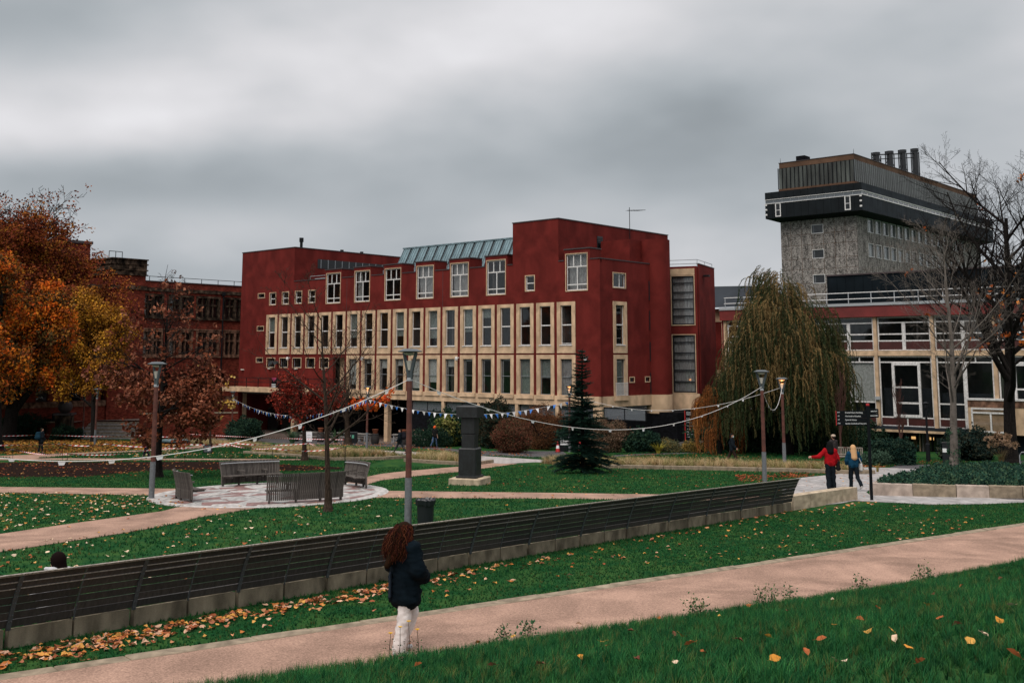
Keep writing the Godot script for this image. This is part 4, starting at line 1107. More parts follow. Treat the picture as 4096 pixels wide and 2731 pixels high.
func make_glazed_building() -> void:
	var b := thing("glazed_building", "low modern building with white window frames under a red fascia", "building", Vector3(33.35, 0, -80.0), CAMPUS)
	var F := Transform3D()
	# floors, back wall, roof
	var room := MB.new()
	for y in [0.3, -5.3]: room.box(Vector3(-20, y - 0.1, -6), Vector3(12, y + 0.1, -0.3))
	room.box(Vector3(-20, -9.5, -6.2), Vector3(12, 3.2, -6))
	for k in 5: room.box(Vector3(-15.4 + k * 6, -9, -0.5), Vector3(-15.3 + k * 6, 3.1, -6))
	part(b, "rooms", room, M.room)
	bx(b, "roof", Vector3(-20, 3.25, -30), Vector3(12, 3.5, 0.1), M.tarmac)
	bx(b, "fascia", Vector3(-20.1, 3.2, 0.0), Vector3(12.1, 4.08, 0.35), M.fascia_red)
	bx(b, "fascia_trim", Vector3(-20.1, 4.08, -0.2), Vector3(12.1, 4.3, 0.42), M.steel)
	bx(b, "end_wall", Vector3(-20.1, -9.5, -30), Vector3(-20, 4.08, 0), M.fascia_red)
	var rl := sub(b, "roof_railing")
	for k in 18:
		var c := MB.new()
		c.tube([Vector3(-19.9 + k * 1.87, 4.3, -0.3), Vector3(-19.9 + k * 1.87, 5.17, -0.3)], [0.035, 0.035], 6)
		part(rl, "post", c, M.steel)
	for y in [5.17, 4.68]:
		var c := MB.new()
		c.tube([Vector3(-20, y, -0.3), Vector3(12, y, -0.3)], [0.033, 0.033], 6)
		part(rl, "rail", c, M.white_paint)
	# dark plant room on the roof
	bx(b, "plant_room", Vector3(-14.0, 3.5, -26), Vector3(14, 7.2, -8.0), M.navy)
	bx(b, "plant_edge", Vector3(-14.1, 7.2, -26.1), Vector3(14.1, 7.32, -7.9), M.coping)
	for k in 34: bx(b, "plant_rib", Vector3(-13.9 + k * 0.8, 3.5, -8.0), Vector3(-13.86 + k * 0.8, 7.2, -7.96), M.navy)
	# bays
	for i in range(-4, 3):
		var x0 := -2.03 + i * 4.43 + (0.0)
		var x1 := x0 + 4.43
		bx(b, "column", Vector3(x0 - 0.13, -5.2, -0.2), Vector3(x0 + 0.13, 3.2, 0.12), M.render_cream)
		bx(b, "spandrel_beam", Vector3(x0 + 0.15, 0.17, -0.2), Vector3(x1 - 0.15, 0.56, 0.1), M.render_cream)
		var a := x0 + 0.17; var e := x1 - 0.17; var mid := (a + e) / 2
		var w := grid_window(b, F, a, 0.58, e, 3.18, [[mid - 0.09, 0.58, 2.72], [mid + 0.09, 0.58, 2.72]], [[1.32, a, e], [1.84, a, e], [2.72, a, e]], M.white_paint, null, 0.1, 0.06)
		for s in [[a + 0.05, mid - 0.14], [mid + 0.14, e - 0.05]]: bx(w, "spandrel_panel", Vector3(s[0], 0.64, -0.06), Vector3(s[1], 1.26, -0.04), M.panel_red)
		bx(w, "mullion_cover", Vector3(mid - 0.09, 0.6, -0.1), Vector3(mid + 0.09, 2.7, -0.02), M.white_paint)
		if i == -1 or i == 1:                              # a large framed light between tall side lights
			var w2 := grid_window(b, F, a, -5.16, e, 0.15, [[a + 1.06, -4.5, -0.36], [e - 0.95, -4.5, -0.36], [mid, -5.16, -4.5]], [[-0.32, a, e], [-4.5, a, e]], M.white_paint, null, 0.1, 0.06, null, M.glass)
			var fr := MB.new()
			ring(fr, a + 1.0, -4.48, e - 0.9, -0.36, 0.2, -0.1, 0.03)
			fr.box(Vector3(a + 1.2, -2.28, -0.08), Vector3(e - 1.1, -2.16, 0.0)); fr.box(Vector3(a + 1.2, -3.48, -0.08), Vector3(e - 1.1, -3.34, 0.0))
			part(w2, "inner_frame", fr, M.white_paint)
			for s in [[a + 0.05, mid - 0.07], [mid + 0.07, e - 0.05]]: bx(w2, "spandrel_panel", Vector3(s[0], -5.1, -0.06), Vector3(s[1], -4.56, -0.04), M.panel_red)
			bx(w2, "blind", Vector3(a + 0.1, -4.4, -0.6), Vector3(e - 0.1, -2.3, -0.58), M.clad_blue)
		else:
			var w2 := grid_window(b, F, a, -5.16, e, 0.15, [[mid - 0.1, -5.16, -0.32], [mid + 0.1, -5.16, -0.32], [mid + 0.8, -0.3, 0.15]], [[-0.32, a, e], [-4.5, a, e], [-3.4, a, e]], M.white_paint, null, 0.1, 0.06)
			bx(w2, "mullion_cover", Vector3(mid - 0.1, -5.1, -0.1), Vector3(mid + 0.1, -0.34, -0.01), M.white_paint)
			for s in [[a + 0.05, mid - 0.15], [mid + 0.15, e - 0.05]]: bx(w2, "spandrel_panel", Vector3(s[0], -5.1, -0.06), Vector3(s[1], -4.56, -0.04), M.panel_red)
			if i == -2 or i == 2: bx(w2, "blind", Vector3(mid + 0.15, -3.4, -0.2), Vector3(e - 0.05, -0.4, -0.18), M.blind_pale)
			bx(w2, "blind", Vector3(a + 0.1, -4.4, -0.6), Vector3(e - 0.1, -2.6, -0.58), M.clad_blue)
	# projecting window bay at the right
	bx(b, "bay_box", Vector3(0.6, -5.4, 0.15), Vector3(4.5, -3.0, 1.0), M.render_cream)
	bx(b, "bay_head", Vector3(0.55, -3.02, 0.15), Vector3(4.55, -2.9, 1.1), M.white_paint)
	bx(b, "bay_stone", Vector3(0.62, -3.5, 1.0), Vector3(4.48, -3.05, 1.03), M.stone_buff)
	grid_window(b, Transform3D(Basis(), Vector3(0, 0, 1.12)), 0.85, -5.3, 3.7, -3.55, [[2.2, -5.3, -3.9]], [[-3.9, 0.85, 3.7]], M.white_paint, null, 0.12, 0.02, M.slot_dark, null, "bay_window")
	# sill slab, undercroft with lit lobby
	bx(b, "sill_slab", Vector3(-20, -5.4, -0.3), Vector3(12, -5.2, 0.5), M.clad_blue)
	bx(b, "canopy_edge", Vector3(-20, -5.58, 0.3), Vector3(0.2, -5.41, 0.56), M.render_cream)
	bx(b, "lower_wall", Vector3(0.3, -9.5, -0.4), Vector3(12, -5.4, 0.2), M.navy)
	var lob := sub(b, "lobby_glazing")
	for k in 14:
		bx(lob, "mullion", Vector3(-12.0 + k * 0.92, -9.0, -0.9), Vector3(-11.9 + k * 0.92, -5.45, -0.75), M.render_cream if k % 3 == 0 else M.black_metal)
		pane(lob, -11.9 + k * 0.92, -9.0, -11.1 + k * 0.92, -5.5, -0.83)
	for k in 6: bx(b, "lobby_pillar", Vector3(-8.2 + k * 0.62, -9.2, -3.4), Vector3(-7.95 + k * 0.62, -5.5, -3.2), M.render_cream)
	for q in [-4.6, -3.2, -1.4, -0.9]:
		bx(b, "lobby_lamp", Vector3(q, -6.2, -1.6), Vector3(q + 0.3, -6.0, -1.5), M.lamp_ceiling)
	bx(b, "notice_board", Vector3(-2.6, -6.5, -1.3), Vector3(-2.2, -6.0, -1.28), M.blind_pale)
	bx(b, "junction_box", Vector3(-6.62, -3.2, 0.12), Vector3(-6.2, -2.95, 0.3), M.steel)

# ---------------------------------------------------------------- the long timber bench back with its concrete kerb
func bench_at(i: float) -> Vector3:
	return Vector3(0.006074 * i * i + 1.19272 * i - 6.78846, 0, -0.0027972 * i * i - 1.556214 * i - 15.30286)
func bench_out(i: float) -> Vector3:                # towards the photographer
	var d := (bench_at(i + 0.05) - bench_at(i - 0.05)).normalized()
	return Vector3(-d.z, 0, d.x)
func bench_point(i: float, off: float, up: float) -> Vector3:
	var p := bench_at(i) + bench_out(i) * (off - 0.30)
	return Vector3(p.x, -3.3 + 0.045 * p.z + up, p.z)
func bench_prof(s: float) -> Vector2:               # offset and height along the leaning back, s from 0 to 1
	return Vector2(0.30 * (0.62 * s + 0.38 * s * s), 0.29 + 0.73 * s)
func plank(i0: float, i1: float, s0: float, s1: float, thick: float, lift := 0.0) -> MB:
	var m := MB.new()
	var n := 4
	var prev := []
	for k in n + 1:
		var i := lerpf(i0, i1, k / float(n))
		var a := bench_prof(s0); var b := bench_prof(s1)
		var q := [bench_point(i, a.x + lift, a.y), bench_point(i, a.x + thick + lift, a.y), bench_point(i, b.x + thick + lift, b.y), bench_point(i, b.x + lift, b.y)]
		if k > 0:
			for e in 4: m.quad(prev[e], q[e], q[(e + 1) % 4], prev[(e + 1) % 4], (q[e] + q[(e + 1) % 4]) / 2 - (q[0] + q[2]) / 2)
		if k == 0: m.quad(q[0], q[1], q[2], q[3], bench_at(i0) - bench_at(i1))
		if k == n: m.quad(q[0], q[1], q[2], q[3], bench_at(i1) - bench_at(i0))
		prev = q
	return m

func make_long_bench() -> void:
	var b := thing("long_bench", "long curved dark timber bench back on a concrete kerb across the lawn", "bench", Vector3.ZERO)
	var mats := [M.timber_dark, M.timber_dark2, M.timber_dark3]
	var rows := [[-0.005, 0.136], [0.15, 0.284], [0.298, 0.432], [0.446, 0.58], [0.594, 0.728], [0.755, 0.855], [0.882, 0.985]]
	for k in range(-2, 13):
		var e := k + 1.0
		if k == 12: e = 12.68
		for r in rows:
			for h in 2:
				var i0 := lerpf(k, e, h * 0.5) + 0.008
				var i1 := lerpf(k, e, h * 0.5 + 0.5) - 0.008
				part(b, "slat", plank(i0, i1, r[0] + rng.randf_range(-0.004, 0.004), r[1], 0.032, rng.randf_range(-0.003, 0.003)), mats[rng.randi() % 3])
		for s in [0.732, 0.859]: part(b, "gap_highlight", plank(k + 0.01, e - 0.01, s, s + 0.02, 0.046), M.highlight_pale)  # pale strips added in the gaps, painting in the bright lines there
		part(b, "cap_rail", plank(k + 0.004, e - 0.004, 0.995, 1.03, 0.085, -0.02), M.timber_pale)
		for h in 2:
			var pos := lerpf(k, e, h * 0.5)
			var st := MB.new()
			var w := 0.017 if h == 0 else 0.007
			for s in 9:
				var a := bench_prof(-0.06 + s * 0.116); var c := bench_prof(-0.06 + (s + 1) * 0.116)
				var z0 := 0.036 if h == 0 else 0.034
				var z1 := 0.052 if h == 0 else 0.04
				var q := []
				for g in [[-w, a, z0], [w, a, z0], [w, a, z1], [-w, a, z1], [-w, c, z0], [w, c, z0], [w, c, z1], [-w, c, z1]]: q.append(bench_point(pos + g[0], g[1].x + g[2], g[1].y))
				st.quad(q[3], q[2], q[6], q[7], bench_out(pos)); st.quad(q[0], q[3], q[7], q[4], q[0] - q[1]); st.quad(q[1], q[2], q[6], q[5], q[1] - q[0])
				if s < 8:                                             # bolt heads
					for g in ([-0.5, 0.5] if h == 0 else [0.0]):
						var bp := bench_point(pos + w * g, (a.x + c.x) / 2 + z1, (a.y + c.y) / 2)
						var t := Transform3D(Basis(), bp)
						st.box(Vector3(-0.009, -0.009, -0.006), Vector3(0.009, 0.009, 0.006), Transform3D(Basis(Vector3.UP, atan2(bench_out(pos).x, bench_out(pos).z)), bp))
			part(b, "steel_rib" if h == 0 else "steel_strap", st, M.galvanised)
			# concrete blocks
			var i0 := pos + 0.01; var i1 := lerpf(k, e, h * 0.5 + 0.5) - (0.01 if h == 0 else 0.03)
			part(b, "concrete_block", block(i0, i1, -0.08, 0.03 + rng.randf_range(-0.004, 0.004), -0.3, 0.262 + rng.randf_range(-0.006, 0.006), 2.0), M.concrete)
		# the seat on the far side
		part(b, "seat_board", block(k + 0.004, e - 0.004, -0.52, -0.3, 0.28, 0.32, 1.0), M.timber_dark2)
		part(b, "seat_board", block(k + 0.004, e - 0.004, -0.28, -0.06, 0.28, 0.32, 1.0), M.timber_dark2)
		part(b, "seat_leg", block(k + 0.48, k + 0.52, -0.5, -0.1, -0.1, 0.28, 1.0), M.galvanised)
	# plain end of the kerb wall
	for k in 4: part(b, "end_block", block(12.7 + k * 0.62, 13.31 + k * 0.62, -0.42, 0.06, -0.3, 0.45, 1.0), M.concrete_top)

func block(i0: float, i1: float, o0: float, o1: float, y0: float, y1: float, _k: float) -> MB:
	var m := MB.new()
	var q := []
	for g in [[i0, o0, y0], [i1, o0, y0], [i1, o1, y0], [i0, o1, y0], [i0, o0, y1], [i1, o0, y1], [i1, o1, y1], [i0, o1, y1]]: q.append(bench_point(g[0], g[1], g[2]))
	var c := Vector3.ZERO
	for p in q: c += p / 8.0
	for f in [[0, 1, 2, 3], [4, 5, 6, 7], [0, 1, 5, 4], [1, 2, 6, 5], [2, 3, 7, 6], [3, 0, 4, 7]]: m.quad(q[f[0]], q[f[1]], q[f[2]], q[f[3]], (q[f[0]] + q[f[2]]) / 2 - c)
	return m

# ---------------------------------------------------------------- the four curved slatted benches
func make_slat_benches() -> void:
	var info := [
		[Vector2(-12.5, -46.0), Vector2(-10.3, -48.5), "curved slatted bench on the far left of the round paving, seat facing us"],
		[Vector2(-8.33, -37.6), Vector2(-5.98, -39.4), "nearest curved slatted bench, its back to us behind the young bare tree"],
		[Vector2(-7.1, -47.6), Vector2(-5.76, -44.9), "curved slatted bench with two armrests on the right of the round paving"],
		[Vector2(-12.75, -41.0), Vector2(-11.35, -38.2), "leftmost curved slatted bench, seen end-on beside the lamp post"]]
	var centre := Vector2(-9.2, -42.8)
	# one slat: straight below the seat, leaning back above it
	var prof := [Vector2(0.0, 0.1), Vector2(0.0, 0.42), Vector2(0.04, 0.62), Vector2(0.14, 1.02)]
	var slat := MB.new()
	for s in 3:
		var a: Vector2 = prof[s]; var c: Vector2 = prof[s + 1]
		var q := []
		for g in [[-0.026, a, 0.0], [0.026, a, 0.0], [0.026, a, 0.05], [-0.026, a, 0.05], [-0.026, c, 0.0], [0.026, c, 0.0], [0.026, c, 0.05], [-0.026, c, 0.05]]: q.append(Vector3(g[0], g[1].y, g[1].x + g[2]))
		slat.quad(q[0], q[1], q[5], q[4], Vector3(0, 0, -1)); slat.quad(q[2], q[3], q[7], q[6], Vector3(0, 0, 1)); slat.quad(q[0], q[3], q[7], q[4], Vector3.LEFT); slat.quad(q[1], q[2], q[6], q[5], Vector3.RIGHT)
		if s == 2: slat.quad(q[4], q[5], q[6], q[7], Vector3.UP)
		if s == 0: slat.quad(q[0], q[1], q[2], q[3], Vector3.DOWN)
	var slat_mesh := slat.mesh()
	for f in info:
		var mid: Vector2 = (f[0] + f[1]) / 2
		var along: Vector2 = (f[1] - f[0]).normalized()
		var out := Vector2(along.y, -along.x)
		if out.dot(mid - centre) < 0: out = -out
		# local space: z points outwards (behind the sitter), x along
		var b := thing("curved_bench", f[2], "bench", gp(mid.x, mid.y, 0.024), atan2(out.x, out.y), "curved benches round the paving")
		var tilt := 0.045
		var R := 4.6
		var n := 42
		for k in n:
			var a := (k - (n - 1) / 2.0) * 0.072 / R
			var p := Vector3(sin(a) * R, 0, cos(a) * R - R)
			p.y = gy(mid.x + out.y * p.x + out.x * p.z, mid.y - out.x * p.x + out.y * p.z) - gy(mid.x, mid.y)
			part(b, "slat", slat_mesh, M.timber_grey if rng.randf() < 0.6 else M.timber_grey2, Transform3D(Basis(Vector3.UP, a), p))
		for j in 5:
			var m := MB.new()
			var arc := func(r: float, y: float) -> Array:
				var l := []
				for k in 17:
					var a := (k / 16.0 - 0.5) * 3.0 / R
					var p := Vector3(sin(a) * r, 0, cos(a) * r - R)
					p.y = gy(mid.x + out.y * p.x + out.x * p.z, mid.y - out.x * p.x + out.y * p.z) - gy(mid.x, mid.y) + y
					l.append(p)
				return l
			if j < 4:
				var r0 := R - 0.03 - j * 0.12
				var i0: Array = arc.call(r0 - 0.105, 0.40); var i1: Array = arc.call(r0, 0.40); var t0: Array = arc.call(r0 - 0.105, 0.44); var t1: Array = arc.call(r0, 0.44)
				for k in 16:
					m.quad(t0[k], t0[k + 1], t1[k + 1], t1[k], Vector3.UP); m.quad(i0[k], i0[k + 1], i1[k + 1], i1[k], Vector3.DOWN)
					m.quad(i0[k], i0[k + 1], t0[k + 1], t0[k], Vector3(0, 0, -1)); m.quad(i1[k], i1[k + 1], t1[k + 1], t1[k], Vector3(0, 0, 1))
				for k in [0, 16]: m.quad(i0[k], i1[k], t1[k], t0[k], Vector3(1 if k else -1, 0, 0))
				part(b, "seat_board", m, M.timber_grey)
			else:
				var l: Array = arc.call(R + 0.06, 0.93)
				var rr := []
				for k in 17: rr.append(0.02)
				m.tube(l, rr, 5)
				part(b, "back_rail", m, M.steel)
		for k in 4:
			var a := (k / 3.0 - 0.5) * 2.8 / R
			var p := Vector3(sin(a) * R, 0, cos(a) * R - R)
			p.y = gy(mid.x + out.y * p.x + out.x * p.z, mid.y - out.x * p.x + out.y * p.z) - gy(mid.x, mid.y)
			bx(b, "leg", Vector3(-0.03, -0.03, -0.02), Vector3(0.03, 0.4, 0.06), M.timber_grey2, Transform3D(Basis(Vector3.UP, a), p))
			bx(b, "seat_bracket", Vector3(-0.03, 0.34, -0.48), Vector3(0.03, 0.4, -0.02), M.timber_grey2, Transform3D(Basis(Vector3.UP, a), p))
		for k in [-0.7, 0.55]:
			var a: float = k / R
			bx(b, "armrest", Vector3(-0.04, 0.6, -0.42), Vector3(0.04, 0.65, 0.02), M.timber_grey, Transform3D(Basis(Vector3.UP, a), Vector3(sin(a) * R, gy(mid.x + out.y * k, mid.y - out.x * k) - gy(mid.x, mid.y), cos(a) * R - R)))
			bx(b, "armrest_post", Vector3(-0.03, 0.44, -0.36), Vector3(0.03, 0.6, -0.3), M.timber_grey, Transform3D(Basis(Vector3.UP, a), Vector3(sin(a) * R, 0, cos(a) * R - R)))

# ---------------------------------------------------------------- lamp posts, signs, bins, sculpture
var LAMP := [
	[-13.24, -40.25, "lamp post on the lawn left of the slatted benches", false],
	[-2.95, -31.17, "tall rust red lamp post nearest to us, beside the black bin", false],
	[11.33, -49.05, "lamp post behind the right end of the long bench", false],
	[15.35, -61.48, "lit lamp post behind the walking man in the mask", true],
	[4.33, -81.67, "lit lamp post half hidden behind the conifer", true],
	[-11.56, -86.7, "lit lamp post with bunting by the planter barrels", true],
	[-29.27, -113.58, "far lamp post by the balcony end of the red building", false],
	[-37.19, -97.08, "lamp post in front of the stone steps, under the copper trees", false],
	[-44.82, -113.58, "far lamp post below the hedge, left of the steps", false]]

func lamp_post(x: float, z: float, label: String, lit: bool) -> void:
	var b := thing("lamp_post", label, "lamp post", gp(x, z), CAMPUS, "rust red lamp posts in the park")
	if not M.has("lp1"):
		var m := MB.new()
		m.lathe([Vector2(0.15, 0.0), Vector2(0.15, 0.02), Vector2(0.105, 0.03), Vector2(0.1, 1.33)], 16)
		M.lp1 = m.mesh()
		m = MB.new()
		m.lathe([Vector2(0.088, 1.33), Vector2(0.075, 4.06), Vector2(0.0, 4.06)], 16)
		M.lp2 = m.mesh()
		m = MB.new()
		m.lathe([Vector2(0.085, 4.05), Vector2(0.085, 4.13), Vector2(0.06, 4.14)], 16)
		M.lp3 = m.mesh()
		m = MB.new()
		for s in [-1, 1]:
			var q := [Vector3(s * 0.035, 4.1, 0), Vector3(s * 0.07, 4.3, 0), Vector3(s * 0.25, 4.86, 0)]
			for i in 2:
				var a: Vector3 = q[i]; var c: Vector3 = q[i + 1]
				var w0 := 0.055; var w1 := 0.05
				var zz := Vector3(0, 0, 0.028)
				var n := Vector3(1, 0, 0) * w0
				m.quad(a - n - zz, a + n - zz, c + n * 0.8 - zz, c - n * 0.8 - zz, Vector3(0, 0, -1)); m.quad(a - n + zz, a + n + zz, c + n * 0.8 + zz, c - n * 0.8 + zz, Vector3(0, 0, 1))
				m.quad(a + n - zz, a + n + zz, c + n * 0.8 + zz, c + n * 0.8 - zz, Vector3(1, 0, 0)); m.quad(a - n - zz, a - n + zz, c - n * 0.8 + zz, c - n * 0.8 - zz, Vector3(-1, 0, 0))
		M.lp4 = m.mesh()
		m = MB.new()
		m.lathe([Vector2(0.0, 4.84), Vector2(0.15, 4.86), Vector2(0.34, 4.875), Vector2(0.36, 4.9), Vector2(0.26, 4.93), Vector2(0.2, 4.965), Vector2(0.0, 4.975)], 28)
		M.lp5 = m.mesh()
		m = MB.new()
		m.lathe([Vector2(0.05, 4.36), Vector2(0.1, 4.58), Vector2(0.11, 4.62), Vector2(0.0, 4.63)], 14)
		M.lp6 = m.mesh()
		m = MB.new()
		m.lathe([Vector2(0.0, 4.76), Vector2(0.12, 4.79), Vector2(0.2, 4.845)], 16)
		M.lp7 = m.mesh()
	part(b, "base", M.lp1, M.pole_grey)
	part(b, "pole", M.lp2, M.rust_pole)
	part(b, "collar", M.lp3, M.steel)
	part(b, "fork", M.lp4, M.lamp_grey)
	part(b, "hood", M.lp5, M.lamp_grey)
	part(b, "lantern", M.lp6, M.lamp_lit if lit else M.lamp_off)
	part(b, "reflector", M.lp7, M.lamp_lit if lit else M.lamp_off)
	if lit:
		var l := OmniLight3D.new()
		l.name = "lantern_light"
		l.light_color = Color(1.0, 0.66, 0.38)
		l.light_energy = 0.1
		l.light_size = 0.1
		l.omni_range = 25.0
		l.omni_attenuation = 2.0
		l.shadow_enabled = true
		b.add_child(l)
		l.position = Vector3(0, 4.7, 0)

func make_street_furniture() -> void:
	for l in LAMP: lamp_post(l[0], l[1], l[2], l[3])
	# litter bin with a bag, by the nearest lamp post
	var bn := thing("litter_bin", "black plastic litter bin lined with a bag beside the nearest lamp post", "bin", gp(-2.45, -31.1))
	bn.scale = Vector3(1.0, 0.78, 1.0)
	var m := MB.new()
	m.lathe([Vector2(0.0, 0.0), Vector2(0.22, 0.0), Vector2(0.25, 0.9), Vector2(0.27, 0.92), Vector2(0.23, 0.9), Vector2(0.2, 0.3), Vector2(0, 0.3)], 24)
	part(bn, "drum", m, M.plastic_black)
	m = MB.new()
	var r2 := RandomNumberGenerator.new()
	r2.seed = 5
	var ru := []
	for k in 30: ru.append(Vector2(r2.randf_range(-0.015, 0.03), r2.randf_range(-0.05, 0.05)))
	for k in 30:
		var k2 := (k + 1) % 30
		var dirs := [Vector3(cos(TAU * k / 30), 0, sin(TAU * k / 30)), Vector3(cos(TAU * k2 / 30), 0, sin(TAU * k2 / 30))]
		var q := []
		for e in 2:
			var w: Vector2 = ru[[k, k2][e]]
			q.append([dirs[e] * 0.2 + Vector3.UP * (0.82 + w.y), dirs[e] * (0.255 + w.x) + Vector3.UP * (0.97 + w.y * 0.5), dirs[e] * (0.285 + w.x) + Vector3.UP * (0.93 + w.y * 0.3), dirs[e] * (0.272 + w.x * 0.5) + Vector3.UP * (0.74 + w.y)])
		for j in 3: m.quad(q[0][j], q[1][j], q[1][j + 1], q[0][j + 1], dirs[0] + Vector3.UP * 0.3)
	part(bn, "bin_bag", m, M.plastic_black)
	# stacked block sculpture on a stone plinth: plain blocks
	var pl := thing("stone_plinth", "low pale stone plinth on the lawn under the dark sculpture", "plinth", gp(-1.84, -47.67), -0.32)
	m = MB.new()
	m.cbox(Vector3(-0.72, -0.25, -0.72), Vector3(0.72, 0.30, 0.72), 0.03)
	part(pl, "slab", m, M.concrete_top)
	var sc := thing("block_sculpture", "tall dark bronze sculpture of four stacked blocks on the stone plinth", "sculpture", gp(-1.84, -47.67, 0.30), -0.32)
	for q in [["base_plate", 0.47, 0.47, 0.0, 0.09, 0.01], ["lower_block", 0.41, 0.38, 0.09, 1.27, 0.05], ["middle_block", 0.3, 0.28, 1.27, 1.86, 0.03], ["upper_block", 0.32, 0.29, 1.88, 2.58, 0.03], ["top_block", 0.5, 0.45, 2.58, 3.06, 0.03]]:
		m = MB.new()
		m.cbox(Vector3(-q[1], q[3], -q[2]), Vector3(q[1], q[4], q[2]), q[5])
		part(sc, q[0], m, M.bronze)
	# finger sign
	var fs := thing("finger_sign", "black fingerpost with white place names by the square", "sign", gp(12.9, -39.32), 0.0)
	m = MB.new()
	m.lathe([Vector2(0.055, 0.0), Vector2(0.055, 3.4), Vector2(0.0, 3.4)], 14)
	part(fs, "post", m, M.sign_black)
	m = MB.new()
	m.lathe([Vector2(0.06, 3.36), Vector2(0.06, 3.43), Vector2(0, 3.44)], 14)
	part(fs, "cap", m, M.sign_red)
	var rows := [["R12", "Bramall Music Building"], ["G1", "The Guild of Student"], ["G7", "Sport & Fitness"], ["R14", "Barber Institute of Fine Arts"]]
	for k in 4:
		var f := sub(fs, "sign_blade", Transform3D(Basis(Vector3.UP, 0.0), Vector3(0, 3.05 - k * 0.13, 0)))
		bx(f, "plate", Vector3(-1.16, 0.0, -0.015), Vector3(-0.05, 0.125, 0.015), M.sign_black)
		bx(f, "edge_stripe", Vector3(-1.17, 0.0, -0.017), Vector3(-1.15, 0.125, 0.017), M.sign_red)
		text(f, "lettering", rows[k][0], 0.055, M.lettering, Transform3D(Basis(), Vector3(-1.07, 0.07, 0.018)))
		text(f, "lettering", rows[k][1], 0.062, M.lettering, Transform3D(Basis(), Vector3(-0.84, 0.062, 0.018)), false)
	var rows2 := ["Medical School", "University Station"]
	for k in 2:
		var f := sub(fs, "sign_blade", Transform3D(Basis(Vector3.UP, 0.55), Vector3(0, 3.08 - k * 0.16, 0)))
		bx(f, "plate", Vector3(0.05, 0.0, -0.015), Vector3(0.55, 0.155, 0.015), M.sign_black)
		text(f, "lettering", rows2[k], 0.05, M.lettering, Transform3D(Basis(), Vector3(0.3, 0.075, 0.018)))
	# garden bench facing the square
	var gb := thing("garden_bench", "weathered wooden garden bench in front of the willow", "bench", gp(19.75, -64.6), -0.35)
	for x in [-0.95, 0.95]:
		for z in [[0.22, 0.62], [-0.25, 0.95]]: bx(gb, "leg", Vector3(x - 0.035, -0.05, z[0] - 0.035), Vector3(x + 0.035, z[1], z[0] + 0.035), M.timber_pale)
		bx(gb, "armrest", Vector3(x - 0.04, 0.62, -0.24), Vector3(x + 0.04, 0.66, 0.28), M.timber_pale)
	for k in 4: bx(gb, "seat_slat", Vector3(-0.93, 0.42, -0.2 + k * 0.12), Vector3(0.93, 0.45, -0.1 + k * 0.12), M.timber_pale)
	for y in [0.5, 0.9]: bx(gb, "back_rail", Vector3(-0.92, y, -0.27), Vector3(0.92, y + 0.07, -0.23), M.timber_pale)
	for k in 17: bx(gb, "back_slat", Vector3(-0.86 + k * 0.105, 0.57, -0.262), Vector3(-0.815 + k * 0.105, 0.9, -0.238), M.timber_pale)
	bx(gb, "plaque", Vector3(-0.1, 0.91, -0.23), Vector3(0.1, 0.96, -0.225), M.rust_pole)
	# raised ivy bed wall of stone blocks
	var bw := thing("ivy_bed_wall", "low stone wall of large blocks round the ivy bed", "wall", Vector3.ZERO)
	var edge := [Vector2(13.74, -41.6), Vector2(15.08, -41.12), Vector2(16.51, -40.63), Vector2(18.69, -40.06), Vector2(23.0, -39.2), Vector2(28.0, -38.4)]
	for e in edge.size() - 1:
		var a: Vector2 = edge[e]; var c: Vector2 = edge[e + 1]
		var l := a.distance_to(c)
		var nb := maxi(1, int(round(l / 1.35)))
		for k in nb:
			var p := a.lerp(c, (k + 0.5) / nb)
			m = MB.new()
			m.cbox(Vector3(-l / nb / 2 + 0.004, -0.3, -0.16), Vector3(l / nb / 2 - 0.004, 0.46 + rng.randf_range(-0.004, 0.004), 0.16), 0.012)
			var an := atan2(-(c - a).y, (c - a).x)
			part(bw, "stone_block", m, M.kerb if (e + k) % 2 else M.slab_warm, Transform3D(Basis(Vector3.UP, an), gp(p.x, p.y - 0.1)))
	for k in 5:
		m = MB.new()
		m.cbox(Vector3(-0.7, -0.3, -0.16), Vector3(0.69, 0.46, 0.16), 0.012)
		var p: Vector2 = Vector2(13.8, -41.9).lerp(Vector2(18.2, -48.6), (k + 0.5) / 5.0)
		part(bw, "stone_block", m, M.slab_warm, Transform3D(Basis(Vector3.UP, atan2(6.7, 4.4)), gp(p.x, p.y)))
	# dark lamp column and litter bin by the glazed building
	var dc := thing("dark_lamp_column", "thin black lamp column between the pale tree and the round dark shrub", "lamp post", gp(25.3, -66.3))
	m = MB.new()
	m.lathe([Vector2(0.13, 0), Vector2(0.13, 1.1), Vector2(0.07, 1.15), Vector2(0.06, 3.2), Vector2(0.0, 3.2)], 14)
	part(dc, "column", m, M.black_metal)
	m = MB.new()
	m.lathe([Vector2(0.05, 3.2), Vector2(0.13, 3.25), Vector2(0.13, 3.5), Vector2(0.19, 3.55), Vector2(0, 3.65)], 14)
	part(dc, "lantern", m, M.black_metal)
	var lb := thing("recycling_bin", "large black recycling bin with notices behind the pale tree trunk", "bin", gp(26.6, -66.0), -0.5)
	lb.scale = Vector3.ONE * 0.66
	m = MB.new()
	m.cbox(Vector3(-0.75, 0, -0.4), Vector3(0.75, 1.75, 0.4), 0.03)
	part(lb, "housing", m, M.plastic_black)
	bx(lb, "lid", Vector3(-0.8, 1.75, -0.44), Vector3(0.8, 1.82, 0.44), M.plastic_black)
	bx(lb, "notice", Vector3(-0.7, 0.95, 0.405), Vector3(-0.35, 1.3, 0.41), M.lettering)
	bx(lb, "notice", Vector3(0.2, 0.9, 0.405), Vector3(0.55, 1.3, 0.41), M.poster_green)
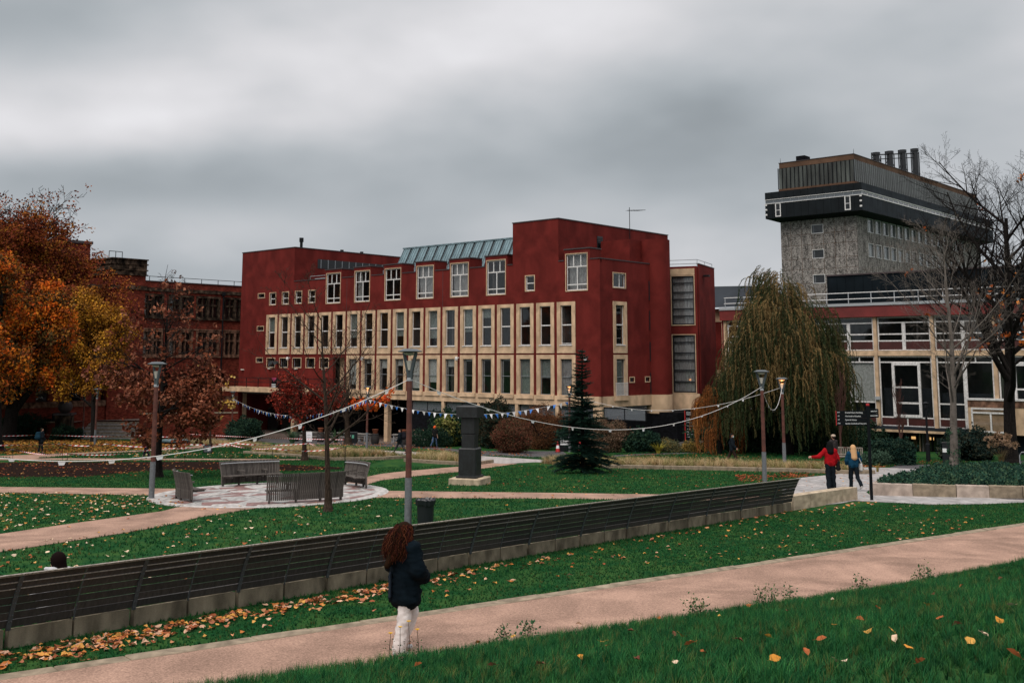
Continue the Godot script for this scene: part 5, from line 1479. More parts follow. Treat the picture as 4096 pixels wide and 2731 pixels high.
	# bicycle stand and bicycle at the right edge
	var st := thing("bicycle_stand", "grey steel bicycle stand by the tarmac path", "bicycle stand", gp(27.4, -58.2), 0.35)
	for k in 5:
		m = MB.new()
		var x := 0.55 * k
		m.tube([Vector3(x, 0, -0.4), Vector3(x, 0.75, -0.4), Vector3(x, 0.92, -0.25), Vector3(x + 0.02, 0.95, 0.1), Vector3(x + 0.02, 0.8, 0.35), Vector3(x, 0, 0.42)], [0.028, 0.028, 0.028, 0.028, 0.028, 0.028], 8)
		part(st, "hoop", m, M.steel)
	m = MB.new()
	m.tube([Vector3(-0.1, 0.95, 0.0), Vector3(2.4, 0.95, 0.0)], [0.025, 0.025], 8); m.tube([Vector3(-0.1, 0.05, 0.42), Vector3(2.4, 0.05, 0.42)], [0.025, 0.025], 8)
	part(st, "rail", m, M.steel)
	bicycle(gp(27.45, -57.9), 0.5, "small wheeled bicycle leaning in the grey steel stand")
	# steps, terrace, retaining wall and gate pier at the far left
	var tr := setting("upper_terrace", MB.new(), M.terrace)
	m = MB.new()
	m.poly(PackedVector2Array([Vector2(-95, -112), Vector2(-46.5, -114.5), Vector2(-46.3, -118.5), Vector2(-40.0, -118.5), Vector2(-39.8, -116.5), Vector2(-30.0, -119), Vector2(-30.0, -150), Vector2(-120, -150)]), -10, -6.75, false)
	tr.mesh = m.mesh()
	var tg := MB.new()
	tg.poly(PackedVector2Array([Vector2(-90, -114.5), Vector2(-48, -116.5), Vector2(-49, -119), Vector2(-90, -119)]), -7, -6.735, false)
	setting("terrace_lawn", tg, M.lawn)
	var rw := thing("retaining_wall", "dark brick retaining wall with a stone coping behind the left trees", "wall", Vector3.ZERO)
	for w in [[Vector2(-95, -111.8), Vector2(-46.4, -114.3), -6.6], [Vector2(-39.9, -116.3), Vector2(-30.0, -118.8), -5.85]]:
		var l: float = w[0].distance_to(w[1])
		var an := atan2(-(w[1] - w[0]).y, (w[1] - w[0]).x)
		var p: Vector2 = (w[0] + w[1]) / 2
		bx(rw, "brick_face", Vector3(-l / 2, -10, -0.2), Vector3(l / 2, w[2] - 0.12, 0.2), M.brick_red, Transform3D(Basis(Vector3.UP, an), Vector3(p.x, 0, p.y)))
		bx(rw, "coping", Vector3(-l / 2, w[2] - 0.12, -0.28), Vector3(l / 2, w[2], 0.28), M.kerb, Transform3D(Basis(Vector3.UP, an), Vector3(p.x, 0, p.y)))
	var sp := thing("stone_steps", "flight of stone steps up to the terrace beside the gate pier", "steps", Vector3(-43.2, 0, -115.0), -0.1)
	for k in 10: bx(sp, "tread", Vector3(-3.1, -10, -0.42 - k * 0.34), Vector3(3.1, -8.37 + k * 0.165, -0.02 - k * 0.34), M.kerb if k % 2 else M.slab_grey)
	var gpier := thing("gate_pier", "dark gate pier carrying a round ball beside the stone steps", "gate pier", Vector3(-46.8, -8.5, -113.6), 0.1)
	m = MB.new()
	m.cbox(Vector3(-0.75, 0, -0.75), Vector3(0.75, 2.6, 0.75), 0.06)
	part(gpier, "pier", m, M.stone_sooty)
	bx(gpier, "cap", Vector3(-0.9, 2.6, -0.9), Vector3(0.9, 2.8, 0.9), M.coping)
	m = MB.new()
	var pr := []
	for k in 11: pr.append(Vector2(0.72 * sin(PI * k / 10.0), 3.45 - 0.72 * cos(PI * k / 10.0)))
	m.lathe(pr, 20)
	part(gpier, "ball", m, M.coping)
	# bollards and chain along the terrace
	for k in 5:
		var bo := thing("chain_bollard", ["leftmost", "second", "middle", "fourth", "rightmost"][k] + " dark chain bollard on the terrace edge above the retaining wall", "bollard", Vector3(-66.0 + k * 4.4, -6.75, -113.6 - k * 0.25), 0.0, "bollards along the terrace")
		m = MB.new()
		m.lathe([Vector2(0.16, 0), Vector2(0.13, 0.75), Vector2(0.17, 0.8), Vector2(0.15, 0.95), Vector2(0, 1.0)], 12)
		part(bo, "shaft", m, M.black_metal)
		if k < 4:
			m = MB.new()
			var l := []; var r := []
			for j in 9: l.append(Vector3(4.4 * j / 8.0, 0.8 - 0.35 * sin(PI * j / 8.0), -0.25 * j / 8.0)); r.append(0.03)
			m.tube(l, r, 5)
			part(bo, "chain", m, M.black_metal)

func bicycle(at: Vector3, turn: float, label: String) -> void:
	var b := thing("bicycle", label, "bicycle", at, turn)
	for s in [-0.5, 0.5]:
		var w := sub(b, "wheel", Transform3D(Basis(), Vector3(s, 0.27, 0)))
		for k in 2:
			var m := MB.new()
			var p := []; var r := []
			for j in 25: p.append(Vector3(cos(TAU * j / 24), sin(TAU * j / 24), 0) * (0.255 if k == 0 else 0.235)); r.append(0.02 if k == 0 else 0.011)
			m.tube(p, r, 6, false)
			part(w, "tyre" if k == 0 else "rim", m, M.plastic_black if k == 0 else M.steel)
		var sp := MB.new()
		for j in 12: sp.tube([Vector3.ZERO, Vector3(cos(TAU * j / 12), sin(TAU * j / 12), 0) * 0.235], [0.003, 0.003], 3)
		part(w, "spokes", sp, M.steel)
	var f := MB.new()
	for q in [[Vector3(-0.5, 0.27, 0), Vector3(-0.1, 0.28, 0)], [Vector3(-0.1, 0.28, 0), Vector3(0.4, 0.55, 0)], [Vector3(-0.1, 0.28, 0), Vector3(-0.22, 0.85, 0)], [Vector3(0.5, 0.27, 0), Vector3(0.36, 0.95, 0)], [Vector3(-0.5, 0.27, 0), Vector3(-0.17, 0.6, 0)]]: f.tube(q, [0.02, 0.02], 8)
	part(b, "frame", f, M.black_metal)
	var h := MB.new()
	h.tube([Vector3(0.38, 0.96, -0.28), Vector3(0.36, 0.97, 0), Vector3(0.38, 0.96, 0.28)], [0.014, 0.014, 0.014], 6)
	part(b, "handlebar", h, M.steel)
	bx(b, "saddle", Vector3(-0.35, 0.85, -0.07), Vector3(-0.1, 0.9, 0.07), M.plastic_black)
	var c := MB.new()
	c.tube([Vector3(-0.1, 0.28, -0.06), Vector3(-0.1, 0.28, 0.06)], [0.09, 0.09], 14)
	part(b, "chainring", c, M.steel)

# ---------------------------------------------------------------- ropes, bunting, barrier tape
func sag(a: Vector3, b: Vector3, s: float, n := 24) -> Array:
	var l := []
	for k in n + 1:
		var t := k / float(n)
		l.append(a.lerp(b, t) - Vector3.UP * s * 4.0 * t * (1.0 - t))
	return l
func lamp_top(k: int, up: float) -> Vector3: return gp(LAMP[k][0], LAMP[k][1], up)

func make_ropes_and_tape() -> void:
	var ropes := [
		[lamp_top(1, 4.1), Vector3(-14.5, -2.3, -27.5), 1.05, 0.011, "long white rope from the nearest lamp post to the left"],
		[lamp_top(1, 4.1), lamp_top(2, 4.22), 1.67, 0.01, "long white rope sagging between the two front lamp posts"],
		[lamp_top(4, 4.35), lamp_top(3, 4.43), 1.3, 0.012, "white rope sagging from the conifer to the lit lamp post"],
		[lamp_top(2, 4.2), lamp_top(3, 4.43), 1.15, 0.01, "short drooping rope between the two right hand lamp posts"]]
	for r in ropes:
		var o := thing("slack_rope", r[4], "rope", Vector3.ZERO, 0.0, "white ropes strung between lamp posts")
		var m := MB.new()
		var pts := sag(r[0], r[1], r[2], 40)
		var rad := []
		for p in pts: rad.append(r[3])
		m.tube(pts, rad, 6)
		part(o, "strand", m, M.rope)
		for k in 9:                                                    # torn scraps of flag left on it
			var p: Vector3 = pts[2 + k * 4]
			var d: Vector3 = (pts[3 + k * 4] - p).normalized()
			var s := MB.new()
			var w := rng.randf_range(0.1, 0.22); var h := rng.randf_range(0.05, 0.13)
			s.quad(p, p + d * w, p + d * w * 0.8 - Vector3.UP * h, p + d * w * 0.2 - Vector3.UP * h * 0.9, d.cross(Vector3.UP))
			part(o, "flag_scrap", s, M.flag_white if k % 3 else M.rope)
	var tail := MB.new()
	tail.tube([Vector3(-9.4, -2.0, -28.6), Vector3(-9.42, -2.2, -28.55), Vector3(-9.55, -2.35, -28.55), Vector3(-9.7, -2.62, -28.5), Vector3(-9.86, -2.8, -28.5)], [0.012, 0.02, 0.016, 0.02, 0.008], 5)
	# bunting
	for q in [[6, 5, 4.2, 3.9, 1.5, 66, "bunting with blue and white pennants under the balcony"], [5, 4, 3.95, 3.75, 1.1, 36, "bunting with blue and white pennants behind the dark sculpture"]]:
		var a := lamp_top(q[0], q[2]); var b := lamp_top(q[1], q[3])
		var o := thing("bunting", q[6], "bunting", Vector3.ZERO, 0.0, "strings of bunting")
		var m := MB.new()
		var pts := sag(a, b, q[4], 60)
		var rad := []
		for p in pts: rad.append(0.01)
		m.tube(pts, rad, 4)
		part(o, "string", m, M.rope)
		var d := (b - a).normalized()
		for k in q[5]:
			var t: float = (k + 0.5) / q[5]
			if rng.randf() < 0.08: continue
			var p: Vector3 = a.lerp(b, t) - Vector3.UP * q[4] * 4.0 * t * (1.0 - t)
			var f := MB.new()
			var lean := rv(0.12); lean.y = 0
			var tip := p + d * 0.02 - Vector3.UP * rng.randf_range(0.28, 0.4) + lean
			f.tri(p - d * 0.13, p + d * 0.13, tip, d.cross(Vector3.UP)); f.tri(p - d * 0.13 + lean * 0.02, p + d * 0.13 + lean * 0.02, tip + lean * 0.02, -d.cross(Vector3.UP))
			part(o, "pennant", f, M.flag_blue if k % 2 else M.flag_white)
	# barrier tape on thin rods round the soil bed
	var lines := [
		[[-30.0, -56.5], [-26.5, -57.9], [-20.9, -51.3], [-18.7, -57.9], [-16.3, -63.2], [-13.0, -59.2], [-9.0, -58.7]],
		[[-38.0, -62.0], [-27.0, -65.5], [-24.5, -65.8], [-20.0, -66.6], [-17.2, -67.0], [-12.2, -65.6], [-9.0, -58.9]],
		[[-42.0, -86.0], [-38.0, -88.2], [-29.0, -86.0], [-26.0, -88.0], [-11.2, -72.5]]]
	var tn := ["red and white barrier tape along the near side of the soil bed", "red and white barrier tape along the far side of the soil bed", "farthest red and white barrier tape, along the grey path"]
	for li in 3:
		var o := thing("barrier_tape", tn[li], "barrier tape", Vector3.ZERO, 0.0, "barrier tapes round the soil bed")
		var pts := []
		for p in lines[li]:
			var rod := MB.new()
			var h := rng.randf_range(1.05, 1.2)
			rod.tube([gp(p[0], p[1], -0.1), gp(p[0], p[1], h + 0.05)], [0.012, 0.012], 5)
			part(o, "rod", rod, M.black_metal)
			pts.append(gp(p[0], p[1], h))
		for s in 2:
			var m := MB.new()
			for e in pts.size() - 1:
				var a: Vector3 = pts[e]; var b: Vector3 = pts[e + 1]
				var sg := 0.07 + 0.05 * (e % 3)
				var n := int(a.distance_to(b) / 0.16)
				var d := (b - a).normalized()
				for k in n:
					if k % 2 != s: continue
					var q := []
					for t in [k / float(n), (k + 1) / float(n)]:
						var tw: float = sin(t * 9.0 + e) * 0.9
						var c: Vector3 = a.lerp(b, t) - Vector3.UP * sg * 4.0 * t * (1.0 - t)
						var w: Vector3 = (Vector3.UP * cos(tw) + d.cross(Vector3.UP) * sin(tw)) * 0.026
						q.append(c + w); q.append(c - w)
					var sl := d * 0.05
					m.quad(q[0] + sl, q[2] + sl, q[3] - sl, q[1] - sl, d.cross(Vector3.UP))
			part(o, "red_stripe" if s else "white_stripe", m, M.tape_red if s else M.tape_white)

# ---------------------------------------------------------------- tables, barrels, signs near the red building
func make_far_furniture() -> void:
	var B := Basis(Vector3.UP, CAMPUS)
	var barrel := func(x: float, z: float, label: String) -> void:
		var o := thing("planter_barrel", label, "barrel", gp(x, z, 0.0), rng.randf() * 6.0, "planter barrels outside the bar")
		o.scale = Vector3.ONE * 0.74
		var m := MB.new()
		m.lathe([Vector2(0.0, 0.0), Vector2(0.42, 0.0), Vector2(0.5, 0.35), Vector2(0.53, 0.65), Vector2(0.5, 0.95), Vector2(0.42, 1.3), Vector2(0.0, 1.3)], 18)
		part(o, "staves", m, M.timber_dark)
		for y in [0.2, 0.45, 0.85, 1.1]:
			var h := MB.new()
			h.lathe([Vector2(0.0, y), Vector2(0.53 - absf(y - 0.65) * 0.13, y), Vector2(0.53 - absf(y - 0.65) * 0.13, y + 0.06)], 18)
			part(o, "hoop", h, M.black_metal)
		var p := MB.new()
		p.lathe([Vector2(0.26, 1.3), Vector2(0.36, 1.75), Vector2(0.39, 1.75), Vector2(0.39, 1.82), Vector2(0.0, 1.78)], 16)
		part(o, "flower_pot", p, M.terracotta)
	barrel.call(-9.57, -96.6, "planter barrel with a clay pot beside the picnic tables")
	barrel.call(-12.4, -98.6, "planter barrel with a clay pot right behind the lit lamp post")
	barrel.call(-18.4, -104.6, "planter barrel with a clay pot next to the spiky plant")
	barrel.call(-21.2, -106.5, "planter barrel with a clay pot left of the white board")
	var table := func(x: float, z: float, turn: float, label: String, len := 3.4) -> void:
		var o := thing("picnic_table", label, "picnic table", gp(x, z), turn, "grey picnic tables outside the bar")
		bx(o, "table_top", Vector3(-len / 2, 0.72, -0.45), Vector3(len / 2, 0.8, 0.45), M.timber_table)
		for s in [-0.95, 0.95]: bx(o, "bench_seat", Vector3(-len / 2, 0.42, s - 0.17), Vector3(len / 2, 0.48, s + 0.17), M.timber_table)
		for e in [-len / 2 + 0.2, len / 2 - 0.2]:
			for s in [-0.35, 0.35]: bx(o, "leg", Vector3(e - 0.04, 0, s - 0.04), Vector3(e + 0.04, 0.72, s + 0.04), M.steel)
			for s in [-0.95, 0.95]: bx(o, "leg", Vector3(e - 0.04, 0, s - 0.12), Vector3(e + 0.04, 0.42, s + 0.12), M.steel)
	table.call(-7.8, -99.2, -0.1, "picnic table at which two people sit, under the red building")
	table.call(-9.6, -102.5, -0.1, "picnic table behind the barrel nearest to the nearest lamp post")
	table.call(-4.9, -100.0, -0.05, "picnic table half hidden by shrubs left of the dark sculpture", 2.4)
	table.call(-15.6, -107.5, -0.7, "long picnic table behind the lit lamp post with bunting", 4.2)
	table.call(-20.0, -112.0, -0.7, "long picnic table behind the young bare tree", 4.2)
	var hr := thing("hand_rail", "black tubular hand rail beside the picnic tables", "hand rail", gp(-8.2, -94.8), 0.2)
	var m := MB.new()
	m.tube([Vector3(0, -0.1, 0), Vector3(0, 1.0, 0), Vector3(0.1, 1.1, 0), Vector3(3.6, 1.5, -2.5)], [0.04, 0.04, 0.04, 0.04], 6); m.tube([Vector3(2.6, 0, -1.8), Vector3(2.6, 1.38, -1.8)], [0.04, 0.04], 6)
	part(hr, "rail", m, M.black_metal)
	# A board and dark bin
	var ab := thing("pavement_board", "white folding pavement board outside the bar", "sign", gp(-19.4, -104.0), 0.15)
	ab.scale = Vector3.ONE * 0.66
	bx(ab, "panel", Vector3(-0.42, 0.12, -0.02), Vector3(0.42, 1.45, 0.02), M.flag_white, Transform3D(Basis(Vector3.RIGHT, -0.12), Vector3.ZERO))
	bx(ab, "panel", Vector3(-0.42, 0.12, -0.4), Vector3(0.42, 1.45, -0.36), M.flag_white, Transform3D(Basis(Vector3.RIGHT, 0.12), Vector3(0, 0, 0)))
	for x in [-0.38, 0.38]: bx(ab, "leg", Vector3(x - 0.03, -0.02, -0.02), Vector3(x + 0.03, 0.12, 0.04), M.black_metal)
	for y in [0.5, 0.68, 1.0]: bx(ab, "print", Vector3(-0.25, y, 0.021), Vector3(0.22, y + 0.05, 0.024), M.grey_frame, Transform3D(Basis(Vector3.RIGHT, -0.12), Vector3.ZERO))
	var db := thing("double_bin", "black double bin with two notices behind the young bare tree", "bin", gp(-14.9, -101.0), 0.1)
	db.scale = Vector3(0.5, 0.66, 0.7)
	m = MB.new()
	m.cbox(Vector3(-1.1, 0, -0.45), Vector3(1.1, 1.6, 0.45), 0.04)
	part(db, "housing", m, M.plastic_black)
	bx(db, "notice", Vector3(-0.5, 0.75, 0.455), Vector3(-0.1, 1.2, 0.46), M.lettering)
	bx(db, "notice", Vector3(0.1, 0.75, 0.455), Vector3(0.5, 1.2, 0.46), M.poster_green)
	# estate signs by the ramp
	var es := func(x: float, z: float, w: float, h: float, lift: float, label: String, lines: Array) -> void:
		var o := thing("estate_sign", label, "sign", gp(x, z), 0.05)
		for s in [-1, 1]: bx(o, "post", Vector3(s * (w / 2 - 0.06) - 0.05, -0.2, -0.04), Vector3(s * (w / 2 - 0.06) + 0.05, lift + 0.1, 0.04), M.sign_black)
		bx(o, "panel", Vector3(-w / 2, lift, -0.05), Vector3(w / 2, lift + h, 0.05), M.sign_black)
		bx(o, "red_edge", Vector3(-w / 2 - 0.05, lift, -0.05), Vector3(-w / 2, lift + h, 0.055), M.sign_red)
		for l in lines: text(o, "lettering", l[0], l[3], M.lettering, Transform3D(Basis(), Vector3(-w / 2 + l[1], lift + h - l[2], 0.053)), false)
	es.call(14.3, -85.0, 1.5, 2.3, 0.75, "large black information sign with red edge below the corner of the building", [["University Centre", 0.08, 0.14, 0.15], ["Hotel", 0.08, 0.3, 0.15], ["R 23", 0.08, 0.62, 0.13], ["i", 1.25, 0.65, 0.15], ["Entrance", 0.08, 0.9, 0.1], ["Conferences", 0.08, 1.15, 0.1], ["Reception   Level 1   Cafe", 0.08, 1.42, 0.085], ["Shops      Level 0", 0.08, 1.62, 0.085], ["Bank       Level 0", 0.08, 1.82, 0.085], ["Toilets", 0.08, 2.02, 0.085]])
	es.call(20.4, -97.5, 1.0, 2.9, 0.0, "narrow black information sign standing beside the ramp", [["University", 0.08, 0.16, 0.15], ["Centre", 0.08, 0.34, 0.15], ["R 23", 0.08, 0.75, 0.14], ["i", 0.75, 0.75, 0.15]])
	# ramp with a white edge line and a rail
	var A := gp(13.5, -88.5); var Bp := Vector3(30.0, -5.6, -104.5)
	var side := (Bp - A).cross(Vector3.UP).normalized() * -2.2
	m = MB.new()
	m.quad(A, Bp, Bp + side, A + side, Vector3.UP)
	m.quad(A, Bp, Bp - Vector3.UP * 4, A - Vector3.UP * 4, -side); m.quad(A + side, Bp + side, Bp + side - Vector3.UP * 4, A + side - Vector3.UP * 4, side); m.quad(Bp, Bp + side, Bp + side - Vector3.UP * 4, Bp - Vector3.UP * 4, Bp - A)
	var ramp := setting("ramp", m, M.tarmac)
	m = MB.new()
	var up := Vector3.UP * 0.006
	m.quad(A + side * 0.08 + up, Bp + side * 0.08 + up, Bp + side * 0.12 + up, A + side * 0.12 + up, Vector3.UP)
	part(ramp, "edge_line", m, M.tape_white)
	var rr := thing("ramp_railing", "black railing along the ramp behind the walking man", "railing", Vector3.ZERO)
	for k in 8:
		var p := A.lerp(Bp, (k + 0.3) / 8.0)
		m = MB.new()
		m.tube([p - Vector3.UP * 0.1, p + Vector3.UP * 1.15], [0.06, 0.05], 6)
		part(rr, "post", m, M.black_metal)
	for y in [0.6, 1.1]:
		m = MB.new()
		m.tube([A.lerp(Bp, 0.03) + Vector3.UP * y, A.lerp(Bp, 0.95) + Vector3.UP * y], [0.035, 0.035], 6)
		part(rr, "rail", m, M.black_metal)
	var spots := [[16.0, -83.3, "plain black bollard on the lawn edge in front of the ramp", false], [17.3, -88.8, "black bollard with a ringed head at the foot of the ramp", true], [15.2, -89.6, "black bollard with a ringed head behind the large information sign", true]]
	for s in spots:
		var o := thing("bollard", s[2], "bollard", gp(s[0], s[1]), 0.0, "black bollards by the ramp")
		m = MB.new()
		m.lathe([Vector2(0.16, 0), Vector2(0.15, 1.35), Vector2(0.0, 1.38)], 12)
		part(o, "shaft", m, M.black_metal)
		if s[3]:
			m = MB.new()
			m.lathe([Vector2(0.1, 1.38), Vector2(0.1, 1.5), Vector2(0.2, 1.52), Vector2(0.2, 1.58), Vector2(0.1, 1.6), Vector2(0.1, 1.7), Vector2(0.2, 1.72), Vector2(0.0, 1.85)], 12)
			part(o, "head", m, M.black_metal)
	# traffic cone and white board by the conifer
	for q in [[2.5, -81.0, 0.0, "orange and white traffic cone left of the conifer"], [4.2, -81.9, 0.0, "traffic cone partly hidden behind the conifer"]]:
		var o := thing("traffic_cone", q[3], "traffic cone", gp(q[0] + 0.9, q[1]), 0.0, "traffic cones")
		bx(o, "base", Vector3(-0.22, 0, -0.22), Vector3(0.22, 0.05, 0.22), M.plastic_black)
		m = MB.new()
		m.lathe([Vector2(0.17, 0.05), Vector2(0.13, 0.3)], 12); m.lathe([Vector2(0.09, 0.52), Vector2(0.04, 0.8), Vector2(0, 0.8)], 12)
		part(o, "cone", m, M.sign_red)
		m = MB.new()
		m.lathe([Vector2(0.13, 0.3), Vector2(0.09, 0.52)], 12)
		part(o, "white_sleeve", m, M.flag_white)
	var nb := thing("notice_frame", "low black notice frame with a white sheet left of the conifer", "sign", gp(4.05, -82.2), 0.0)
	bx(nb, "frame", Vector3(-0.45, 0, -0.05), Vector3(0.45, 1.1, 0.0), M.black_metal)
	bx(nb, "sheet", Vector3(-0.4, 0.5, 0.0), Vector3(0.4, 1.0, 0.01), M.flag_white)
	# small things in the lawn
	var fl := thing("ground_floodlight", "small black floodlight box at the foot of the yellow leaved sapling", "floodlight", gp(-21.9, -78.4), 0.3)
	bx(fl, "housing", Vector3(-0.3, 0.1, -0.15), Vector3(0.3, 0.65, 0.2), M.black_metal)
	bx(fl, "lens", Vector3(-0.26, 0.15, 0.2), Vector3(0.26, 0.6, 0.21), M.glass_grey)
	bx(fl, "stand", Vector3(-0.1, -0.05, -0.1), Vector3(0.1, 0.1, 0.1), M.black_metal)
	var mc := thing("green_cover", "flat pale green cabinet cover on the lawn behind the soil bed", "cover", gp(-30.6, -99.0), -0.1)
	bx(mc, "lid", Vector3(-1.3, 0.25, -0.7), Vector3(1.3, 0.4, 0.7), M.copper)
	bx(mc, "box", Vector3(-1.2, -0.1, -0.6), Vector3(1.2, 0.25, 0.6), M.navy)
	# stone edging of the ornamental grass strips
	for q in [["grass_bed_edging", "low stone edging along the straw coloured grasses on the right", [[5.0, -60.2], [5.8, -59.9], [8.2, -59.0], [10.73, -58.2], [12.9, -57.2], [14.78, -56.3], [16.96, -54.6], [18.2, -54.9]]], ["grass_bed_edging", "low stone edging of the grass bed left of the nearest lamp post", [[-19.3, -78.6], [-15.3, -74.4], [-11.35, -68.5], [-9.6, -69.0], [-8.2, -69.7], [-6.9, -71.9]]], ["grass_bed_edging", "low stone edging of the grass bed behind the dark sculpture", [[-6.6, -67.4], [-5.0, -65.3], [-3.18, -63.4], [-2.0, -63.6], [-1.2, -65.8]]]]:
		var o := thing(q[0], q[1], "edging", Vector3.ZERO, 0.0, "edgings of the grass beds")
		for k in q[2].size() - 1:
			var a := Vector2(q[2][k][0], q[2][k][1]); var c := Vector2(q[2][k + 1][0], q[2][k + 1][1])
			var l := a.distance_to(c)
			m = MB.new()
			m.cbox(Vector3(-l / 2 + 0.01, -0.2, -0.12), Vector3(l / 2 - 0.01, 0.2, 0.12), 0.015)
			var p := (a + c) / 2
			var slope := asin(clampf(0.045 * (c.y - a.y) / l, -0.2, 0.2))
			part(o, "edging_stone", m, M.kerb, Transform3D(Basis(Vector3.UP, atan2(-(c - a).y, (c - a).x)) * Basis(Vector3(0, 0, 1), slope), gp(p.x, p.y)))

# ---------------------------------------------------------------- trees
func limb(m: MB, p: Vector3, d: Vector3, len: float, r: float, level: int, g: Dictionary, tips: Array) -> void:
	var n := 5 if level < 2 else 3
	var pts := [p]; var rad := [r]
	var q := p
	var dd := d
	for k in n:
		dd = (dd + rv(g.wob * (0.45 if level == 0 else 1.0)) + Vector3.UP * g.trop * (0.4 if level == 0 else 1.0)).normalized()
		q += dd * len / n
		pts.append(q)
		rad.append(maxf(r * (1.0 - (1.0 - g.get("taper", 0.5)) * (k + 1.0) / n), g.get("thin", 0.006)))
	m.tube(pts, rad, 9 if r > 0.12 else (5 if r > 0.03 else 3), level == 0)
	var top: int = g.kids.size()
	if level >= top:
		for k in range(1, pts.size()): tips.append([pts[k], dd])
		return
	if level >= top - 1: tips.append([pts[-1], dd])
	var cnt: int = g.kids[level]
	var base: float = g.get("clear", 0.3) if level == 0 else 0.18
	for k in cnt:
		var f := lerpf(base, 1.0, (k + rng.randf_range(0.2, 0.9)) / cnt)
		var s := clampi(int(f * n), 0, n - 1)
		var at: Vector3 = pts[s].lerp(pts[s + 1], f * n - s)
		var ax := dd.cross(rv().normalized()).normalized()
		var spread: float = g.spread * rng.randf_range(0.75, 1.25) * (1.0 if level else g.get("first", 1.0))
		var cd := dd.rotated(ax, spread)
		var cl: float = len * g.ratio * rng.randf_range(0.7, 1.15) * (1.0 - g.get("cone", 0.35) * (f - base)) 
		limb(m, at, cd, cl, rad[s] * g.get("thick", 0.55), level + 1, g, tips)

func leaf_cluster(n: int, radius: float, length: float, wide: float, droop: float, sd: int) -> ArrayMesh:
	var r := RandomNumberGenerator.new()
	r.seed = sd
	var m := MB.new()
	for k in n:
		var o := Vector3(r.randf_range(-1, 1), r.randf_range(-1, 1), r.randf_range(-1, 1)) * radius
		var d := (Vector3(r.randf_range(-1, 1), r.randf_range(-0.6, 0.6) - droop, r.randf_range(-1, 1))).normalized()
		var s := d.cross(Vector3(r.randf_range(-1, 1), r.randf_range(-1, 1), r.randf_range(-1, 1))).normalized() * wide
		var up := d.cross(s).normalized() * wide * 0.45
		var a := o; var b := o + d * length * 0.5 + s + up; var c := o + d * length; var e := o + d * length * 0.5 - s + up
		m.tri(a, b, c, up); m.tri(a, c, e, up)
	return m.mesh()

func leafage(parent: Node, called: String, tips: Array, clusters: Array, count: int, cols: Array, spread: float, size: Vector2, keep = null) -> void:
	var per := []
	for c in clusters: per.append([[], []])
	for k in count:
		var t: Array = tips[rng.randi() % tips.size()]
		var p: Vector3 = t[0] + rv(spread)
		if keep != null and rng.randf() > keep.call(p): continue
		var b := Basis(rv().normalized(), rng.randf() * TAU).scaled(Vector3.ONE * rng.randf_range(size.x, size.y))
		var i := k % clusters.size()
		per[i][0].append(Transform3D(b, p))
		var c: Color = cols[rng.randi() % cols.size()]
		var v := rng.randf_range(0.7, 1.2)
		per[i][1].append(Color(c.r * v, c.g * v, c.b * v))
	for i in clusters.size():
		if per[i][0].size(): multi(parent, called, clusters[i], M.foliage, per[i][0], per[i][1])

func tree(label: String, called: String, at: Vector3, g: Dictionary, bark: Material) -> Array:
	var o := thing(called, label, "tree", at, rng.randf() * TAU)
	var m := MB.new()
	var tips := []
	# root flare
	limb(m, Vector3(0, -0.1, 0), (Vector3.UP + g.get("lean", Vector3.ZERO)).normalized(), g.len, g.r, 0, g, tips)
	m.lathe([Vector2(g.r * 1.7, -0.1), Vector2(g.r * 1.2, 0.25), Vector2(g.r, 0.7)], 10)
	part(o, "trunk_and_limbs", m, bark)
	return [o, tips]

